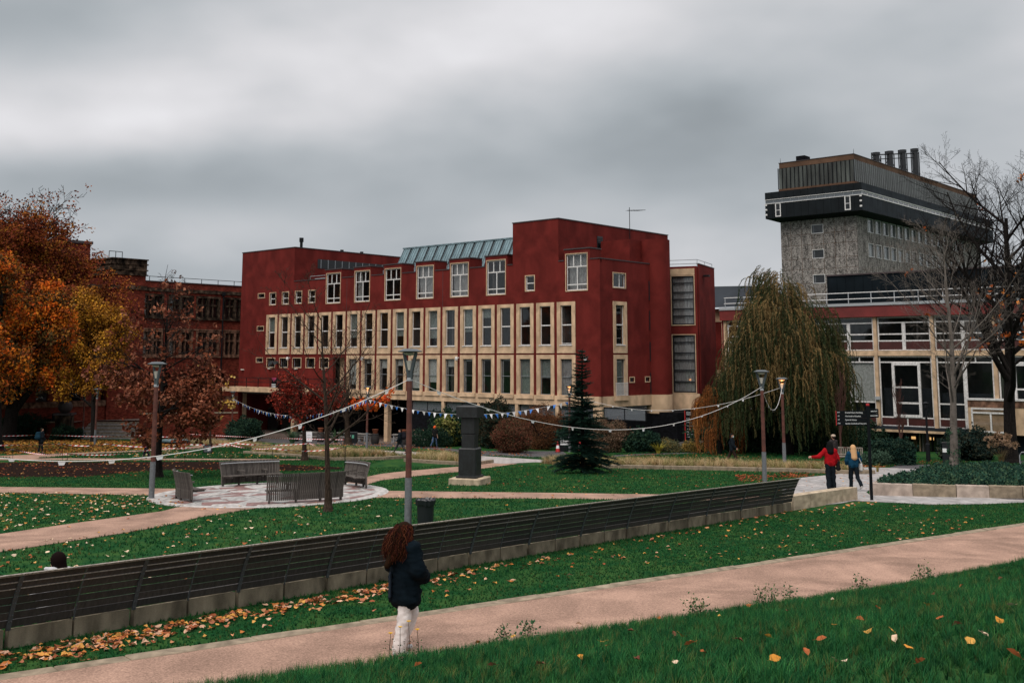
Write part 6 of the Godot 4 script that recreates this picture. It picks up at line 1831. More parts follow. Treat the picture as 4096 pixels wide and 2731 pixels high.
func make_trees() -> void:
	var small := [leaf_cluster(6, 0.16, 0.15, 0.045, 0.3, 1), leaf_cluster(6, 0.16, 0.14, 0.05, 0.2, 2)]
	var big := [leaf_cluster(8, 0.4, 0.3, 0.075, 0.8, 3), leaf_cluster(8, 0.4, 0.28, 0.07, 0.7, 4)]
	# young bare tree in the lawn
	tree("young bare tree in the lawn in front of the nearest slatted bench", "young_tree", gp(-5.91, -35.27), {"len": 6.3, "r": 0.11, "kids": [14, 7, 5, 2], "spread": 0.95, "ratio": 0.5, "trop": 0.17, "wob": 0.13, "clear": 0.27, "taper": 0.16, "thick": 0.5, "cone": 0.55, "thin": 0.005}, M.bark)
	# brown oak behind the left lamp post
	var t := tree("small tree with withered brown leaves behind the left lamp post", "oak_tree", gp(-16.98, -52.37), {"len": 8.6, "r": 0.2, "kids": [26, 9, 5, 2], "spread": 1.1, "ratio": 0.52, "trop": 0.04, "wob": 0.14, "clear": 0.26, "taper": 0.12, "thick": 0.42, "cone": 0.75, "thin": 0.006}, M.bark_dark)
	leafage(t[0], "leaves", t[1], small, 7000, [Color(0.16, 0.045, 0.022), Color(0.22, 0.07, 0.035), Color(0.08, 0.027, 0.016), Color(0.3, 0.12, 0.07), Color(0.12, 0.032, 0.018)], 0.2, Vector2(1.0, 1.8), func(p: Vector3) -> float: return clampf(1.1 - (p.y - 3.0) / 2.4, 0.03, 1.0))
	# sapling with a few yellow leaves
	t = tree("slender sapling with a few yellow leaves behind the barrier tape", "sapling", gp(-22.15, -80.12), {"len": 5.6, "r": 0.11, "kids": [12, 5, 3], "spread": 0.8, "ratio": 0.4, "trop": 0.05, "wob": 0.13, "clear": 0.35, "taper": 0.2, "cone": 0.5}, M.bark)
	leafage(t[0], "leaves", t[1], [leaf_cluster(3, 0.15, 0.2, 0.09, 0.3, 6)], 170, [Color(0.6, 0.38, 0.08), Color(0.5, 0.25, 0.04), Color(0.65, 0.45, 0.15)], 0.15, Vector2(0.8, 1.2))
	# dark red maple
	t = tree("dark red maple behind the young bare tree", "maple_tree", gp(-13.0, -68.4), {"len": 4.6, "r": 0.17, "kids": [11, 8, 5, 2], "spread": 1.05, "ratio": 0.52, "trop": -0.01, "wob": 0.16, "clear": 0.42, "taper": 0.25, "cone": 0.3}, M.bark)
	leafage(t[0], "leaves", t[1], small, 1000, [Color(0.2, 0.024, 0.016), Color(0.13, 0.02, 0.014), Color(0.28, 0.035, 0.02), Color(0.09, 0.022, 0.015)], 0.2, Vector2(0.9, 1.5), func(p: Vector3) -> float: return clampf((p.y - 1.8) / 1.6, 0.0, 1.0))
	# crooked tree with a spray of orange leaves by the lit lamp
	t = tree("crooked bare tree with a spray of orange leaves by the planter barrels", "crooked_tree", gp(-14.6, -97.0), {"len": 4.3, "r": 0.3, "kids": [9, 7, 4, 2], "spread": 0.95, "ratio": 0.6, "trop": 0.06, "wob": 0.24, "clear": 0.5, "taper": 0.4, "cone": 0.1}, M.bark)
	var spray := []
	for k in 40: spray.append([t[0].transform.affine_inverse() * (gp(-14.6, -97.0) + Vector3(lerpf(0.5, 3.9, k / 39.0), 3.55 + 0.9 * pow(k / 39.0 - 0.35, 2.0) * 3.0 + rng.randf_range(-0.25, 0.25), 1.0)), Vector3.UP])
	leafage(t[0], "orange_leaves", spray, [leaf_cluster(5, 0.2, 0.3, 0.1, 1.2, 9)], 85, [Color(0.6, 0.1, 0.02), Color(0.5, 0.06, 0.015), Color(0.65, 0.16, 0.03)], 0.2, Vector2(0.8, 1.2))
	# pale barked tree in the ivy bed
	tree("tall bare tree with a pale trunk growing out of the ivy bed", "pale_tree", gp(20.5, -50.6, 0.35), {"len": 10.2, "r": 0.2, "kids": [22, 9, 6, 3], "spread": 0.8, "ratio": 0.5, "trop": 0.1, "wob": 0.13, "clear": 0.27, "taper": 0.12, "thick": 0.36, "cone": 0.55, "thin": 0.005}, M.bark_grey)
	# great bare tree at the right edge
	t = tree("great dark tree at the right edge with a few orange leaves", "great_tree", gp(30.2, -66.0), {"len": 15.0, "r": 0.4, "kids": [14, 9, 6, 4, 2], "spread": 0.8, "ratio": 0.58, "trop": 0.12, "wob": 0.12, "clear": 0.22, "taper": 0.25, "thick": 0.6, "cone": 0.45, "thin": 0.006, "lean": Vector3(0.03, 0, 0)}, M.bark_dark)
	leafage(t[0], "leaves", t[1], [leaf_cluster(5, 0.2, 0.24, 0.09, 0.4, 11)], 700, [Color(0.42, 0.12, 0.02), Color(0.3, 0.07, 0.015), Color(0.5, 0.18, 0.04)], 0.25, Vector2(0.8, 1.3), func(p: Vector3) -> float: return clampf(1.0 - (p.y - 7.0) / 4.0, 0.03, 1.0))
	# fastigiate saplings in front of the willow
	for q in [[21.4, -71.0, 4.6, "thin upright sapling in front of the willow"], [25.0, -70.0, 3.8, "thin upright sapling in front of the white framed windows"]]:
		tree(q[3], "upright_sapling", gp(q[0], q[1]), {"len": q[2], "r": 0.08, "kids": [16, 5, 2], "spread": 0.22, "ratio": 0.5, "trop": 0.12, "wob": 0.05, "clear": 0.2, "taper": 0.2, "cone": 0.4, "thin": 0.01}, M.twig_red)
	# orange tree at the left edge
	t = tree("large tree with bright orange leaves at the left edge", "chestnut_tree", gp(-39.3, -83.0), {"len": 13.5, "r": 0.5, "kids": [20, 10, 5, 2], "spread": 1.0, "ratio": 0.5, "trop": 0.04, "wob": 0.14, "clear": 0.2, "taper": 0.2, "cone": 0.55, "thin": 0.015}, M.bark_dark)
	var nz := FastNoiseLite.new()
	nz.seed = 77; nz.frequency = 0.28
	var oranges := [Color(0.62, 0.15, 0.015), Color(0.55, 0.1, 0.014), Color(0.5, 0.17, 0.018), Color(0.28, 0.07, 0.016)]
	var greens := [Color(0.09, 0.055, 0.015), Color(0.05, 0.035, 0.014), Color(0.22, 0.09, 0.016), Color(0.12, 0.035, 0.014)]
	leafage(t[0], "leaves", t[1], big, 10500, oranges, 0.45, Vector2(0.7, 1.2), func(p: Vector3) -> float: return 1.0 if nz.get_noise_3dv(p) > -0.04 else 0.06)
	leafage(t[0], "leaves", t[1], big, 8000, greens, 0.5, Vector2(0.7, 1.2), func(p: Vector3) -> float: return 1.0 if nz.get_noise_3dv(p) < 0.1 else 0.15)
	# copper tree behind it
	t = tree("huge copper leaved tree with a bare top at the far left", "copper_tree", gp(-50.0, -108.0), {"len": 17.5, "r": 0.7, "kids": [22, 10, 6, 3], "spread": 0.85, "ratio": 0.64, "trop": 0.06, "wob": 0.13, "clear": 0.12, "taper": 0.22, "cone": 0.35, "thin": 0.022}, M.bark_dark)
	var mid := [leaf_cluster(7, 0.34, 0.22, 0.075, 0.3, 13), leaf_cluster(7, 0.34, 0.2, 0.08, 0.4, 14)]
	leafage(t[0], "leaves", t[1], mid, 45000, [Color(0.15, 0.03, 0.014), Color(0.22, 0.05, 0.018), Color(0.1, 0.024, 0.013), Color(0.3, 0.08, 0.02), Color(0.3, 0.12, 0.02)], 0.5, Vector2(0.9, 1.6), func(p: Vector3) -> float: return clampf(1.1 - (p.y - 15.5) / 6.5, 0.03, 1.0))
	t = tree("tree with golden yellow leaves between the copper tree and the brick building", "golden_tree", gp(-40.0, -104.0), {"len": 12.5, "r": 0.25, "kids": [18, 8, 4, 2], "spread": 0.9, "ratio": 0.42, "trop": 0.08, "wob": 0.14, "clear": 0.25, "taper": 0.2, "cone": 0.5, "thin": 0.014}, M.bark_dark)
	leafage(t[0], "leaves", t[1], mid, 4200, [Color(0.5, 0.25, 0.025), Color(0.4, 0.17, 0.02), Color(0.26, 0.12, 0.02), Color(0.18, 0.07, 0.018)], 0.4, Vector2(0.8, 1.3))
	# a further tree out to the left, seen past the orange one
	t = tree("tall leafy tree at the far left edge behind the orange tree", "copper_tree", gp(-62.0, -104.0), {"len": 17.0, "r": 0.6, "kids": [15, 9, 5, 3], "spread": 0.75, "ratio": 0.5, "trop": 0.08, "wob": 0.13, "clear": 0.15, "taper": 0.22, "cone": 0.35, "thin": 0.022}, M.bark_dark)
	leafage(t[0], "leaves", t[1], mid, 12000, [Color(0.1, 0.026, 0.014), Color(0.14, 0.045, 0.02), Color(0.2, 0.075, 0.02)], 0.5, Vector2(0.9, 1.6), func(p: Vector3) -> float: return clampf(1.1 - (p.y - 12.0) / 6.0, 0.03, 1.0))
	conifer()
	willow("weeping willow with long drooping strands in front of the glazed building", gp(19.2, -76.0), 12.9, 4.3, [Color(0.036, 0.052, 0.02), Color(0.055, 0.06, 0.024), Color(0.026, 0.042, 0.018), Color(0.08, 0.066, 0.028)], 8500, Color(0.17, 0.115, 0.048))
	willow("small drooping tree with orange brown leaves beside the willow", gp(14.7, -77.2), 5.2, 1.5, [Color(0.3, 0.105, 0.03), Color(0.22, 0.075, 0.024), Color(0.16, 0.075, 0.028)], 900, Color(0.38, 0.15, 0.04))

func conifer() -> void:
	var h := 6.3
	var o := thing("conifer", "young dark green conifer standing alone on the lawn", "tree", gp(3.57, -55.45), 0.4)
	var m := MB.new()
	m.tube([Vector3(0, -0.1, 0), Vector3(0.03, 2, 0), Vector3(0, 4.4, 0.02), Vector3(0.05, 6.2, 0), Vector3(0.12, h, 0)], [0.11, 0.085, 0.05, 0.02, 0.006], 8)
	var xf := []; var cols := []
	var y := 0.25
	while y < h - 0.15:
		var t := 1.0 - y / h
		var n := 8 + rng.randi() % 4
		for k in n:
			var a := rng.randf() * TAU
			var l := (0.12 + 1.55 * pow(t, 0.95)) * rng.randf_range(0.3, 1.3)
			var d := Vector3(cos(a), rng.randf_range(0.0, 0.28) + 0.25 * (1.0 - t), sin(a)).normalized()
			var pts := []; var rad := []
			for j in 5:
				var f := j / 4.0
				pts.append(Vector3(0, y, 0) + d * l * f - Vector3.UP * (0.3 * t * l * f * f)); rad.append(lerpf(0.022, 0.005, f) * (0.4 + t))
			m.tube(pts, rad, 4, false)
			var steps := int(l / 0.06) + 2
			for j in steps:
				var f := (j + 0.5) / steps
				if f < 0.12: continue
				var p := Vector3(0, y, 0) + d * l * f - Vector3.UP * (0.3 * t * l * f * f)
				for s in [-1, 1]:
					var side: Vector3 = d.cross(Vector3.UP).normalized() * s
					var b := Basis.looking_at((d * rng.randf_range(0.4, 1.0) + side * rng.randf_range(0.4, 1.0) + Vector3.UP * rng.randf_range(-0.25, 0.15)).normalized(), Vector3.UP)
					xf.append(Transform3D(b.scaled(Vector3.ONE * rng.randf_range(0.6, 1.1) * (0.65 + 0.5 * t) * (1.1 - 0.45 * f)), p))
					var v := rng.randf_range(0.6, 1.3)
					cols.append(Color(0.016 * v, 0.045 * v, 0.034 * v))
		y += rng.randf_range(0.13, 0.22)
	part(o, "trunk", m, M.bark_dark)
	var tw := MB.new()                                               # a twig set with needles
	tw.tube([Vector3.ZERO, Vector3(0, -0.01, -0.32)], [0.006, 0.002], 3, false)
	var r := RandomNumberGenerator.new()
	r.seed = 3
	for k in 26:
		var p := Vector3(0, 0, -0.32 * (k + 1) / 26.0)
		var d := Vector3(r.randf_range(-1, 1), r.randf_range(-0.5, 0.8), -0.7).normalized() * 0.1
		var s := d.cross(Vector3.UP).normalized() * 0.014
		tw.tri(p - s, p + s, p + d, Vector3.UP)
	multi(o, "needles", tw.mesh(), M.foliage, xf, cols)

func willow(label: String, at: Vector3, h: float, w: float, cols: Array, count: int, pale: Color) -> void:
	var o := thing("weeping_tree", label, "tree", at, 0.7)
	var m := MB.new()
	var tips := []
	limb(m, Vector3(0, -0.1, 0), Vector3.UP, h * 0.78, 0.035 * h, 0, {"kids": [14, 6, 3], "spread": 0.75, "ratio": 0.52 * w / (h * 0.45), "trop": 0.12, "wob": 0.13, "clear": 0.25, "taper": 0.2, "cone": 0.4, "thin": 0.012}, tips)
	part(o, "trunk_and_limbs", m, M.bark_dark)
	var strands := []
	var r := RandomNumberGenerator.new()
	for v in 3:
		r.seed = 20 + v
		var s := MB.new()
		var p := Vector3.ZERO
		var d := Vector3(0.75, 0.15, 0)
		for k in 34:
			d = (d + Vector3(r.randf_range(-0.1, 0.1), -0.17, r.randf_range(-0.1, 0.1))).normalized()
			var q := p + d * 0.062
			for e in 2:
				var ld := (d * 0.6 + Vector3(r.randf_range(-1, 1), r.randf_range(-0.7, 0.1), r.randf_range(-1, 1)) * 0.7).normalized() * 0.16
				var sw := ld.cross(Vector3(r.randf_range(-1, 1), 0.3, r.randf_range(-1, 1))).normalized() * 0.026
				s.tri(p - sw, p + sw, p + ld, Vector3.UP + sw)
			p = q
		strands.append(s.mesh())
	var per := [[[], []], [[], []], [[], []]]
	var nz := FastNoiseLite.new()
	nz.seed = 9; nz.frequency = 0.35
	var groups := maxi(14, count / 95)
	for g in groups:                                                   # boughs, each with its own curtain of strands and its own tone
		var a := rng.randf() * TAU
		var f := sqrt(rng.randf())
		var lump := nz.get_noise_3d(cos(a) * w * f * 1.3, 0, sin(a) * w * f * 1.3)
		var top := h * (0.97 - 0.5 * f * f) + lump * 0.3 * h
		var spread := w * rng.randf_range(0.12, 0.24)
		var tone := rng.randf()
		var centre := Vector3(cos(a), 0, sin(a)) * w * f * (1.0 + 0.25 * lump)
		var drop := rng.randf_range(0.35, 1.0) * (0.45 + 0.55 * f)
		for k in int(count / groups):
			var off := Vector2(rng.randfn(), rng.randfn()) * spread * 0.6
			var yy := top - off.length() * 0.5 - pow(rng.randf(), 1.2) * (top - h * 0.1) * drop
			var p := centre + Vector3(off.x, yy, off.y)
			var sc := rng.randf_range(0.45, 1.0) * (h / 12.9 * 0.5 + 0.5)
			var out := atan2(p.z, p.x) + rng.randf_range(-0.9, 0.9)
			var b := Basis(Vector3.UP, -out).scaled(Vector3(sc, sc * rng.randf_range(0.9, 1.4), sc))
			if p.y + at.y - 1.8 * sc < gy(at.x + p.x, at.z + p.z) + 0.2: p.y += 1.2
			var i := k % 3
			per[i][0].append(Transform3D(b, p))
			var c: Color = cols[rng.randi() % cols.size()]
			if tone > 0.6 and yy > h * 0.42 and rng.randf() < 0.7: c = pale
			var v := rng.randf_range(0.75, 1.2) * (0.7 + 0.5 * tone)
			per[i][1].append(Color(c.r * v, c.g * v, c.b * v))
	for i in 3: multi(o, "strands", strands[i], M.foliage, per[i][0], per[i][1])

# ---------------------------------------------------------------- shrubs, grasses, ivy
func shrub(label: String, at: Vector3, rx: float, h: float, rz: float, cols: Array, n: int, leaf: ArrayMesh, size := Vector2(0.8, 1.3)) -> void:
	var o := thing("shrub", label, "shrub", at, rng.randf() * TAU)
	var m := MB.new()
	for k in 9:
		var a := rng.randf() * TAU
		var d := Vector3(cos(a) * rx * 0.7, h * rng.randf_range(0.6, 0.95), sin(a) * rz * 0.7)
		m.tube([Vector3(cos(a) * 0.1, -0.1, sin(a) * 0.1), d * 0.5 + rv(0.1), d], [0.035, 0.022, 0.006], 4, false)
	part(o, "stems", m, M.bark_dark)
	var xf := []; var cl := []
	var nz := FastNoiseLite.new()
	nz.seed = rng.randi() % 1000; nz.frequency = 0.65
	for k in n:
		var d := rv()
		if d.length() > 1.0: d = d.normalized()
		d = d.normalized() * pow(d.length(), 0.35)
		var q := Vector3(d.x * rx, h * (0.5 + 0.5 * d.y), d.z * rz)
		var f := 1.0 + 0.85 * nz.get_noise_3dv(q)
		q = Vector3(q.x * f, maxf(0.05, q.y * (0.88 + 0.5 * nz.get_noise_3dv(q * 1.3))), q.z * f)
		xf.append(Transform3D(Basis(rv().normalized(), rng.randf() * TAU).scaled(Vector3.ONE * rng.randf_range(size.x, size.y)), q))
		var c: Color = cols[rng.randi() % cols.size()]
		var v := rng.randf_range(0.6, 1.3)
		cl.append(Color(c.r * v, c.g * v, c.b * v))
	multi(o, "leaves", leaf, M.foliage, xf, cl)

func blade_clump(n: int, h: float, w: float, lean: float, sd: int, seg := 3) -> ArrayMesh:
	var r := RandomNumberGenerator.new()
	r.seed = sd
	var m := MB.new()
	for k in n:
		var a := r.randf() * TAU
		var d := Vector3(cos(a), 0, sin(a))
		var s := Vector3(-sin(a), 0, cos(a)).rotated(Vector3.UP, r.randf_range(-0.8, 0.8)) * w
		var hh := h * r.randf_range(0.55, 1.1)
		var l := lean * r.randf_range(0.2, 1.2)
		var o := d * r.randf_range(0.0, 0.25) * h * 0.4
		var prev := [o - s, o + s]
		for j in seg:
			var f := (j + 1.0) / seg
			var p := o + Vector3.UP * hh * (f - 0.3 * l * f * f) + d * hh * l * f * f
			var q := [p - s * (1.0 - f), p + s * (1.0 - f)]
			if j == seg - 1: m.tri(prev[0], prev[1], p, d + Vector3.UP)
			else: m.quad(prev[0], prev[1], q[1], q[0], d * -0.3 + Vector3.UP)
			prev = q
	return m.mesh()

func fill(pts: PackedVector2Array, n: int, up := 0.0, size := Vector2(0.8, 1.2), tilt := 0.12) -> Array:
	var lo := pts[0]; var hi := pts[0]
	for p in pts:
		lo = lo.min(p); hi = hi.max(p)
	var out := []
	var tries := 0
	while out.size() < n and tries < n * 8:
		tries += 1
		var p := Vector2(rng.randf_range(lo.x, hi.x), rng.randf_range(lo.y, hi.y))
		if not Geometry2D.is_point_in_polygon(p, pts): continue
		var b := Basis(Vector3.UP, rng.randf() * TAU) * Basis(Vector3.RIGHT, rng.randf_range(-tilt, tilt))
		out.append(Transform3D(b.scaled(Vector3.ONE * rng.randf_range(size.x, size.y)), gp(p.x, p.y, up)))
	return out

func tints(n: int, cols: Array, lo := 0.75, hi := 1.2) -> Array:
	var out := []
	for k in n:
		var c: Color = cols[rng.randi() % cols.size()]
		var v := rng.randf_range(lo, hi)
		out.append(Color(c.r * v, c.g * v, c.b * v))
	return out

func make_shrubs() -> void:
	var lf := leaf_cluster(7, 0.22, 0.16, 0.055, 0.0, 30)
	var tiny := leaf_cluster(8, 0.2, 0.09, 0.03, 0.0, 31)
	var dg := [Color(0.016, 0.04, 0.026), Color(0.01, 0.028, 0.02), Color(0.026, 0.055, 0.03)]
	shrub("dark green shrubs left of the sculpture below the strip windows", gp(-4.9, -95.5), 3.0, 3.2, 1.6, dg, 2600, lf)
	shrub("low dark shrub between the picnic tables and the grey path", gp(-7.0, -92.0), 1.8, 1.5, 1.2, dg, 1200, tiny)
	shrub("yellow green variegated shrub beside the orange haired walker", gp(-5.6, -93.2), 0.9, 2.9, 0.8, [Color(0.2, 0.2, 0.05), Color(0.28, 0.26, 0.09), Color(0.06, 0.1, 0.03)], 560, lf)
	shrub("yellow green variegated shrub just left of the sculpture", gp(-3.0, -92.5), 1.0, 3.2, 0.8, [Color(0.2, 0.2, 0.06), Color(0.12, 0.14, 0.04), Color(0.03, 0.06, 0.025)], 640, lf)
	shrub("dark shrub behind the sculpture", gp(-1.4, -92.0), 1.9, 3.0, 1.4, dg, 1500, lf)
	shrub("tall brown and russet bush right of the sculpture", gp(0.0, -80.5), 1.7, 2.5, 1.2, [Color(0.1, 0.036, 0.022), Color(0.15, 0.05, 0.03), Color(0.05, 0.032, 0.018), Color(0.08, 0.06, 0.03)], 2200, tiny)
	shrub("russet bush in front of the basement windows", gp(2.2, -86.5), 1.9, 3.5, 1.2, [Color(0.13, 0.05, 0.024), Color(0.07, 0.042, 0.022), Color(0.17, 0.07, 0.03)], 2000, tiny)
	shrub("tall dark shrub against the wall behind the russet bushes", gp(-1.2, -89.5), 2.4, 4.2, 1.3, [Color(0.022, 0.034, 0.022), Color(0.045, 0.035, 0.02), Color(0.014, 0.028, 0.02)], 2600, lf)
	shrub("dark evergreen shrub beside the conifer", gp(6.0, -84.5), 2.0, 2.6, 1.3, dg, 1800, lf)
	shrub("brown shrub with seed heads right of the conifer", gp(7.2, -81.5), 1.5, 2.6, 1.0, [Color(0.11, 0.06, 0.035), Color(0.06, 0.045, 0.025), Color(0.2, 0.13, 0.09)], 1300, tiny)
	shrub("dark shrub in the bed left of the large information sign", gp(9.4, -80.5), 1.2, 1.7, 0.9, dg, 1000, lf)
	shrub("low silvery yellow shrub in front of the large information sign", gp(11.8, -81.5), 1.2, 0.8, 0.7, [Color(0.12, 0.12, 0.06), Color(0.2, 0.15, 0.05), Color(0.07, 0.085, 0.05)], 800, tiny)
	shrub("small yellow shrub at the foot of the large information sign", gp(13.6, -81.0), 0.75, 0.75, 0.6, [Color(0.34, 0.22, 0.05), Color(0.25, 0.17, 0.05), Color(0.12, 0.11, 0.04)], 500, tiny)
	shrub("small green shrub between the bollards by the ramp", gp(16.4, -86.5), 0.7, 0.9, 0.6, dg, 400, tiny)
	shrub("grey green shrub at the foot of the narrow information sign", gp(19.0, -94.0), 1.0, 1.1, 0.7, [Color(0.05, 0.075, 0.05), Color(0.03, 0.05, 0.035)], 500, tiny)
	shrub("large dark green shrub in front of the entrance by the far lamp post", gp(-26.0, -106.0), 1.9, 2.3, 1.3, dg, 1900, lf)
	shrub("dark hedge below the terrace wall left of the steps", gp(-50.5, -112.3), 4.0, 2.5, 1.0, dg, 3000, lf)
	shrub("dark shrub beside the gate pier", gp(-45.2, -110.5), 1.6, 1.5, 0.9, dg, 1000, lf)
	shrub("round dark green shrub beside the garden bench", gp(22.3, -63.6), 1.15, 1.6, 1.0, [Color(0.01, 0.03, 0.023), Color(0.014, 0.04, 0.028), Color(0.03, 0.055, 0.035)], 2200, lf, Vector2(0.6, 1.0))
	shrub("low grey green plant left of the round dark shrub", gp(20.9, -62.6), 0.6, 0.6, 0.5, [Color(0.05, 0.09, 0.06), Color(0.03, 0.06, 0.04)], 500, tiny)
	shrub("dark shrub against the navy wall at the right", gp(29.2, -69.6), 2.0, 1.9, 1.2, [Color(0.014, 0.03, 0.026), Color(0.02, 0.04, 0.033), Color(0.04, 0.045, 0.03)], 2000, lf)
	shrub("dark hedge in deep shade under the willow", gp(19.5, -79.5), 5.2, 3.4, 1.4, [Color(0.02, 0.045, 0.026), Color(0.028, 0.055, 0.03)], 3200, lf)
	shrub("dark undergrowth between the willow and the ramp", gp(25.5, -84.0), 4.5, 2.4, 1.2, [Color(0.02, 0.045, 0.026), Color(0.028, 0.055, 0.03)], 2000, lf)
	# spiky plants
	for q in [[-20.6, -102.0, 1.9, "big spiky green plant left of the planter barrels", Color(0.05, 0.1, 0.05)], [-16.6, -102.5, 1.5, "spiky green plant behind the white pavement board", Color(0.05, 0.1, 0.045)], [10.6, -79.0, 1.0, "small palm like plant with a yellow top by the information sign", Color(0.3, 0.26, 0.04)]]:
		var o := thing("spiky_plant", q[3], "plant", gp(q[0], q[1]), 0.0)
		multi(o, "blades", blade_clump(60, q[2], 0.05, 0.9, int(q[2] * 100)), M.foliage, [Transform3D()], [q[4]])
	# pampas plumes at the right edge
	var pg := thing("plume_grass", "pale plume grass at the right edge beside the bicycle stand", "plant", gp(29.0, -64.6), 0.0)
	multi(pg, "blades", blade_clump(60, 1.3, 0.02, 0.7, 8), M.foliage, [Transform3D()], [Color(0.14, 0.1, 0.05)])
	var plume := leaf_cluster(14, 0.07, 0.16, 0.03, -0.6, 40)
	var px := []
	for k in 70:
		var a := rng.randf() * TAU
		var l := rng.randf_range(0.2, 0.9)
		px.append(Transform3D(Basis(rv().normalized(), 1.0), Vector3(cos(a) * l, 1.7 - 0.55 * l + rng.randf_range(-0.35, 0.25), sin(a) * l)))
	multi(pg, "plumes", plume, M.foliage, px, tints(70, [Color(0.36, 0.24, 0.16), Color(0.28, 0.18, 0.11)]))
	# ornamental grass beds
	var straw := [Color(0.42, 0.29, 0.15), Color(0.34, 0.24, 0.11), Color(0.48, 0.36, 0.22), Color(0.2, 0.19, 0.07), Color(0.27, 0.24, 0.1)]
	var clump := blade_clump(34, 0.72, 0.011, 0.75, 51)
	var beds := [
		["bed of straw coloured grasses along the stone path on the right", [[5.0, -60.5], [10.7, -58.5], [14.8, -56.6], [17.0, -55.0], [18.4, -56.6], [15.8, -59.6], [13.0, -61.3], [5.6, -64.0], [2.2, -65.6], [1.6, -64.6]], 1100],
		["bed of straw coloured grasses left of the nearest lamp post", [[-19.0, -79.2], [-15.3, -74.8], [-11.5, -69.0], [-8.3, -70.2], [-7.2, -72.3], [-10.9, -80.0], [-16.0, -86.0], [-20.5, -88.0]], 900],
		["bed of straw coloured grasses behind the sculpture", [[-6.4, -67.8], [-3.2, -63.9], [-2.1, -65.9], [-4.6, -73.0], [-6.5, -71.6]], 420],
		["tussocks of long grass behind the far barrier tape", [[-29.0, -103.0], [-33.0, -106.0], [-27.5, -95.5], [-22.0, -88.5], [-20.5, -92.5]], 300]]
	for b in beds:
		var xf := fill(P2(b[1]), b[2], 0.0, Vector2(0.55, 1.05))
		var o := multi(self, "ornamental_grass", clump, M.foliage, xf, tints(xf.size(), straw))
		tag(o, b[0], "grass", "beds of ornamental grass", "stuff")
		LAWN_HOLES.append(P2(b[1]))
	var flag := blade_clump(26, 0.6, 0.02, 0.5, 61)
	for q in [["clump of sword leaved plants in the bed left of the nearest lamp post", [[-11.4, -69.4], [-8.4, -70.4], [-7.3, -72.0], [-8.6, -73.5], [-11.3, -71.5]], 46], ["clump of sword leaved plants at the end of the grass bed on the right", [[2.3, -66.0], [2.0, -64.9], [3.8, -64.0], [4.2, -65.0]], 16], ["clump of sword leaved plants behind the two women", [[15.6, -57.5], [16.6, -55.6], [18.9, -56.2], [18.2, -58.0]], 30]]:
		var xf := fill(P2(q[1]), q[2], 0.0, Vector2(0.7, 1.2))
		var o := multi(self, "sword_leaf_plants", flag, M.foliage, xf, tints(xf.size(), [Color(0.08, 0.11, 0.03), Color(0.2, 0.15, 0.04), Color(0.16, 0.05, 0.03), Color(0.05, 0.09, 0.03)]))
		tag(o, q[0], "plant", "sword leaved plants", "stuff")
	# ivy bed
	var bed := P2([[13.9, -41.7], [15.1, -41.25], [16.5, -40.8], [18.7, -40.2], [23.0, -39.35], [28.0, -38.55], [30.0, -47.0], [26.0, -53.0], [21.5, -54.3], [18.0, -48.8], [14.4, -43.0]])
	LAWN_HOLES.append(bed)
	var sm := MB.new()
	var tr := Geometry2D.triangulate_polygon(bed)
	for i in range(0, tr.size(), 3):
		var q := []
		for k in 3: q.append(gp(bed[tr[i + k]].x, bed[tr[i + k]].y, 0.36))
		sm.tri(q[0], q[1], q[2], Vector3.UP)
	setting("ivy_bed_soil", sm, M.soil)
	var ivy := leaf_cluster(6, 0.1, 0.1, 0.045, -0.1, 71)
	var xf := fill(bed, 9500, 0.44, Vector2(0.7, 1.3), 0.4)
	for k in xf.size():
		xf[k].origin.y += rng.randf_range(-0.05, 0.16) + 0.1 * sin(xf[k].origin.x * 2.1) * sin(xf[k].origin.z * 1.7)
	tag(multi(self, "ivy_ground_cover", ivy, M.foliage, xf, tints(xf.size(), [Color(0.018, 0.055, 0.036), Color(0.03, 0.08, 0.05), Color(0.012, 0.035, 0.026), Color(0.055, 0.1, 0.055)])), "dense dark ivy filling the raised bed at the right", "ivy", "", "stuff")
	# ivy climbing the pale trunk
	var iv := []
	for k in 160:
		var a := rng.randf() * TAU
		var y := pow(rng.randf(), 2.0) * 1.9
		iv.append(Transform3D(Basis(rv().normalized(), 2.0).scaled(Vector3.ONE * 0.8), gp(20.5, -50.6, 0.4) + Vector3(cos(a) * 0.22, y, sin(a) * 0.22)))
	tag(multi(self, "trunk_ivy", ivy, M.foliage, iv, tints(160, [Color(0.02, 0.06, 0.036), Color(0.04, 0.09, 0.05)])), "ivy climbing the foot of the pale trunk", "ivy", "", "stuff")
	# tall weeds along the near edge of the bank
	var wd := [[0.21, -14.19, 0.26], [2.63, -16.21, 0.3], [2.77, -16.33, 0.2], [4.09, -17.44, 0.34], [3.84, -17.23, 0.3], [6.0, -19.05, 0.3], [7.47, -20.28, 0.42], [7.71, -20.48, 0.36], [-0.1, -13.95, 0.22], [4.44, -17.74, 0.26]]
	for i in wd.size():
		var q: Array = wd[i]
		var place: String = ["left of the middle of the bank edge", "near the middle of the bank edge", "just right of the bushy weed", "with a bushy head on the bank edge", "with long leaves on the bank edge", "on the bank edge below the right end of the bench", "tallest, on the bank edge at the right", "rightmost on the bank edge", "leftmost on the bank edge", "low, beside the bushy weed"][i]
		var o := thing("weed", "green weed " + place, "weed", gp(q[0], q[1]), rng.randf() * TAU, "weeds along the near path")
		var m := MB.new()
		var hh: float = q[2] * 0.62 + 0.05
		m.tube([Vector3(0, -0.05, 0), Vector3(0.01, hh * 0.5, 0), Vector3(0.0, hh, 0.02)], [0.006, 0.004, 0.002], 4)
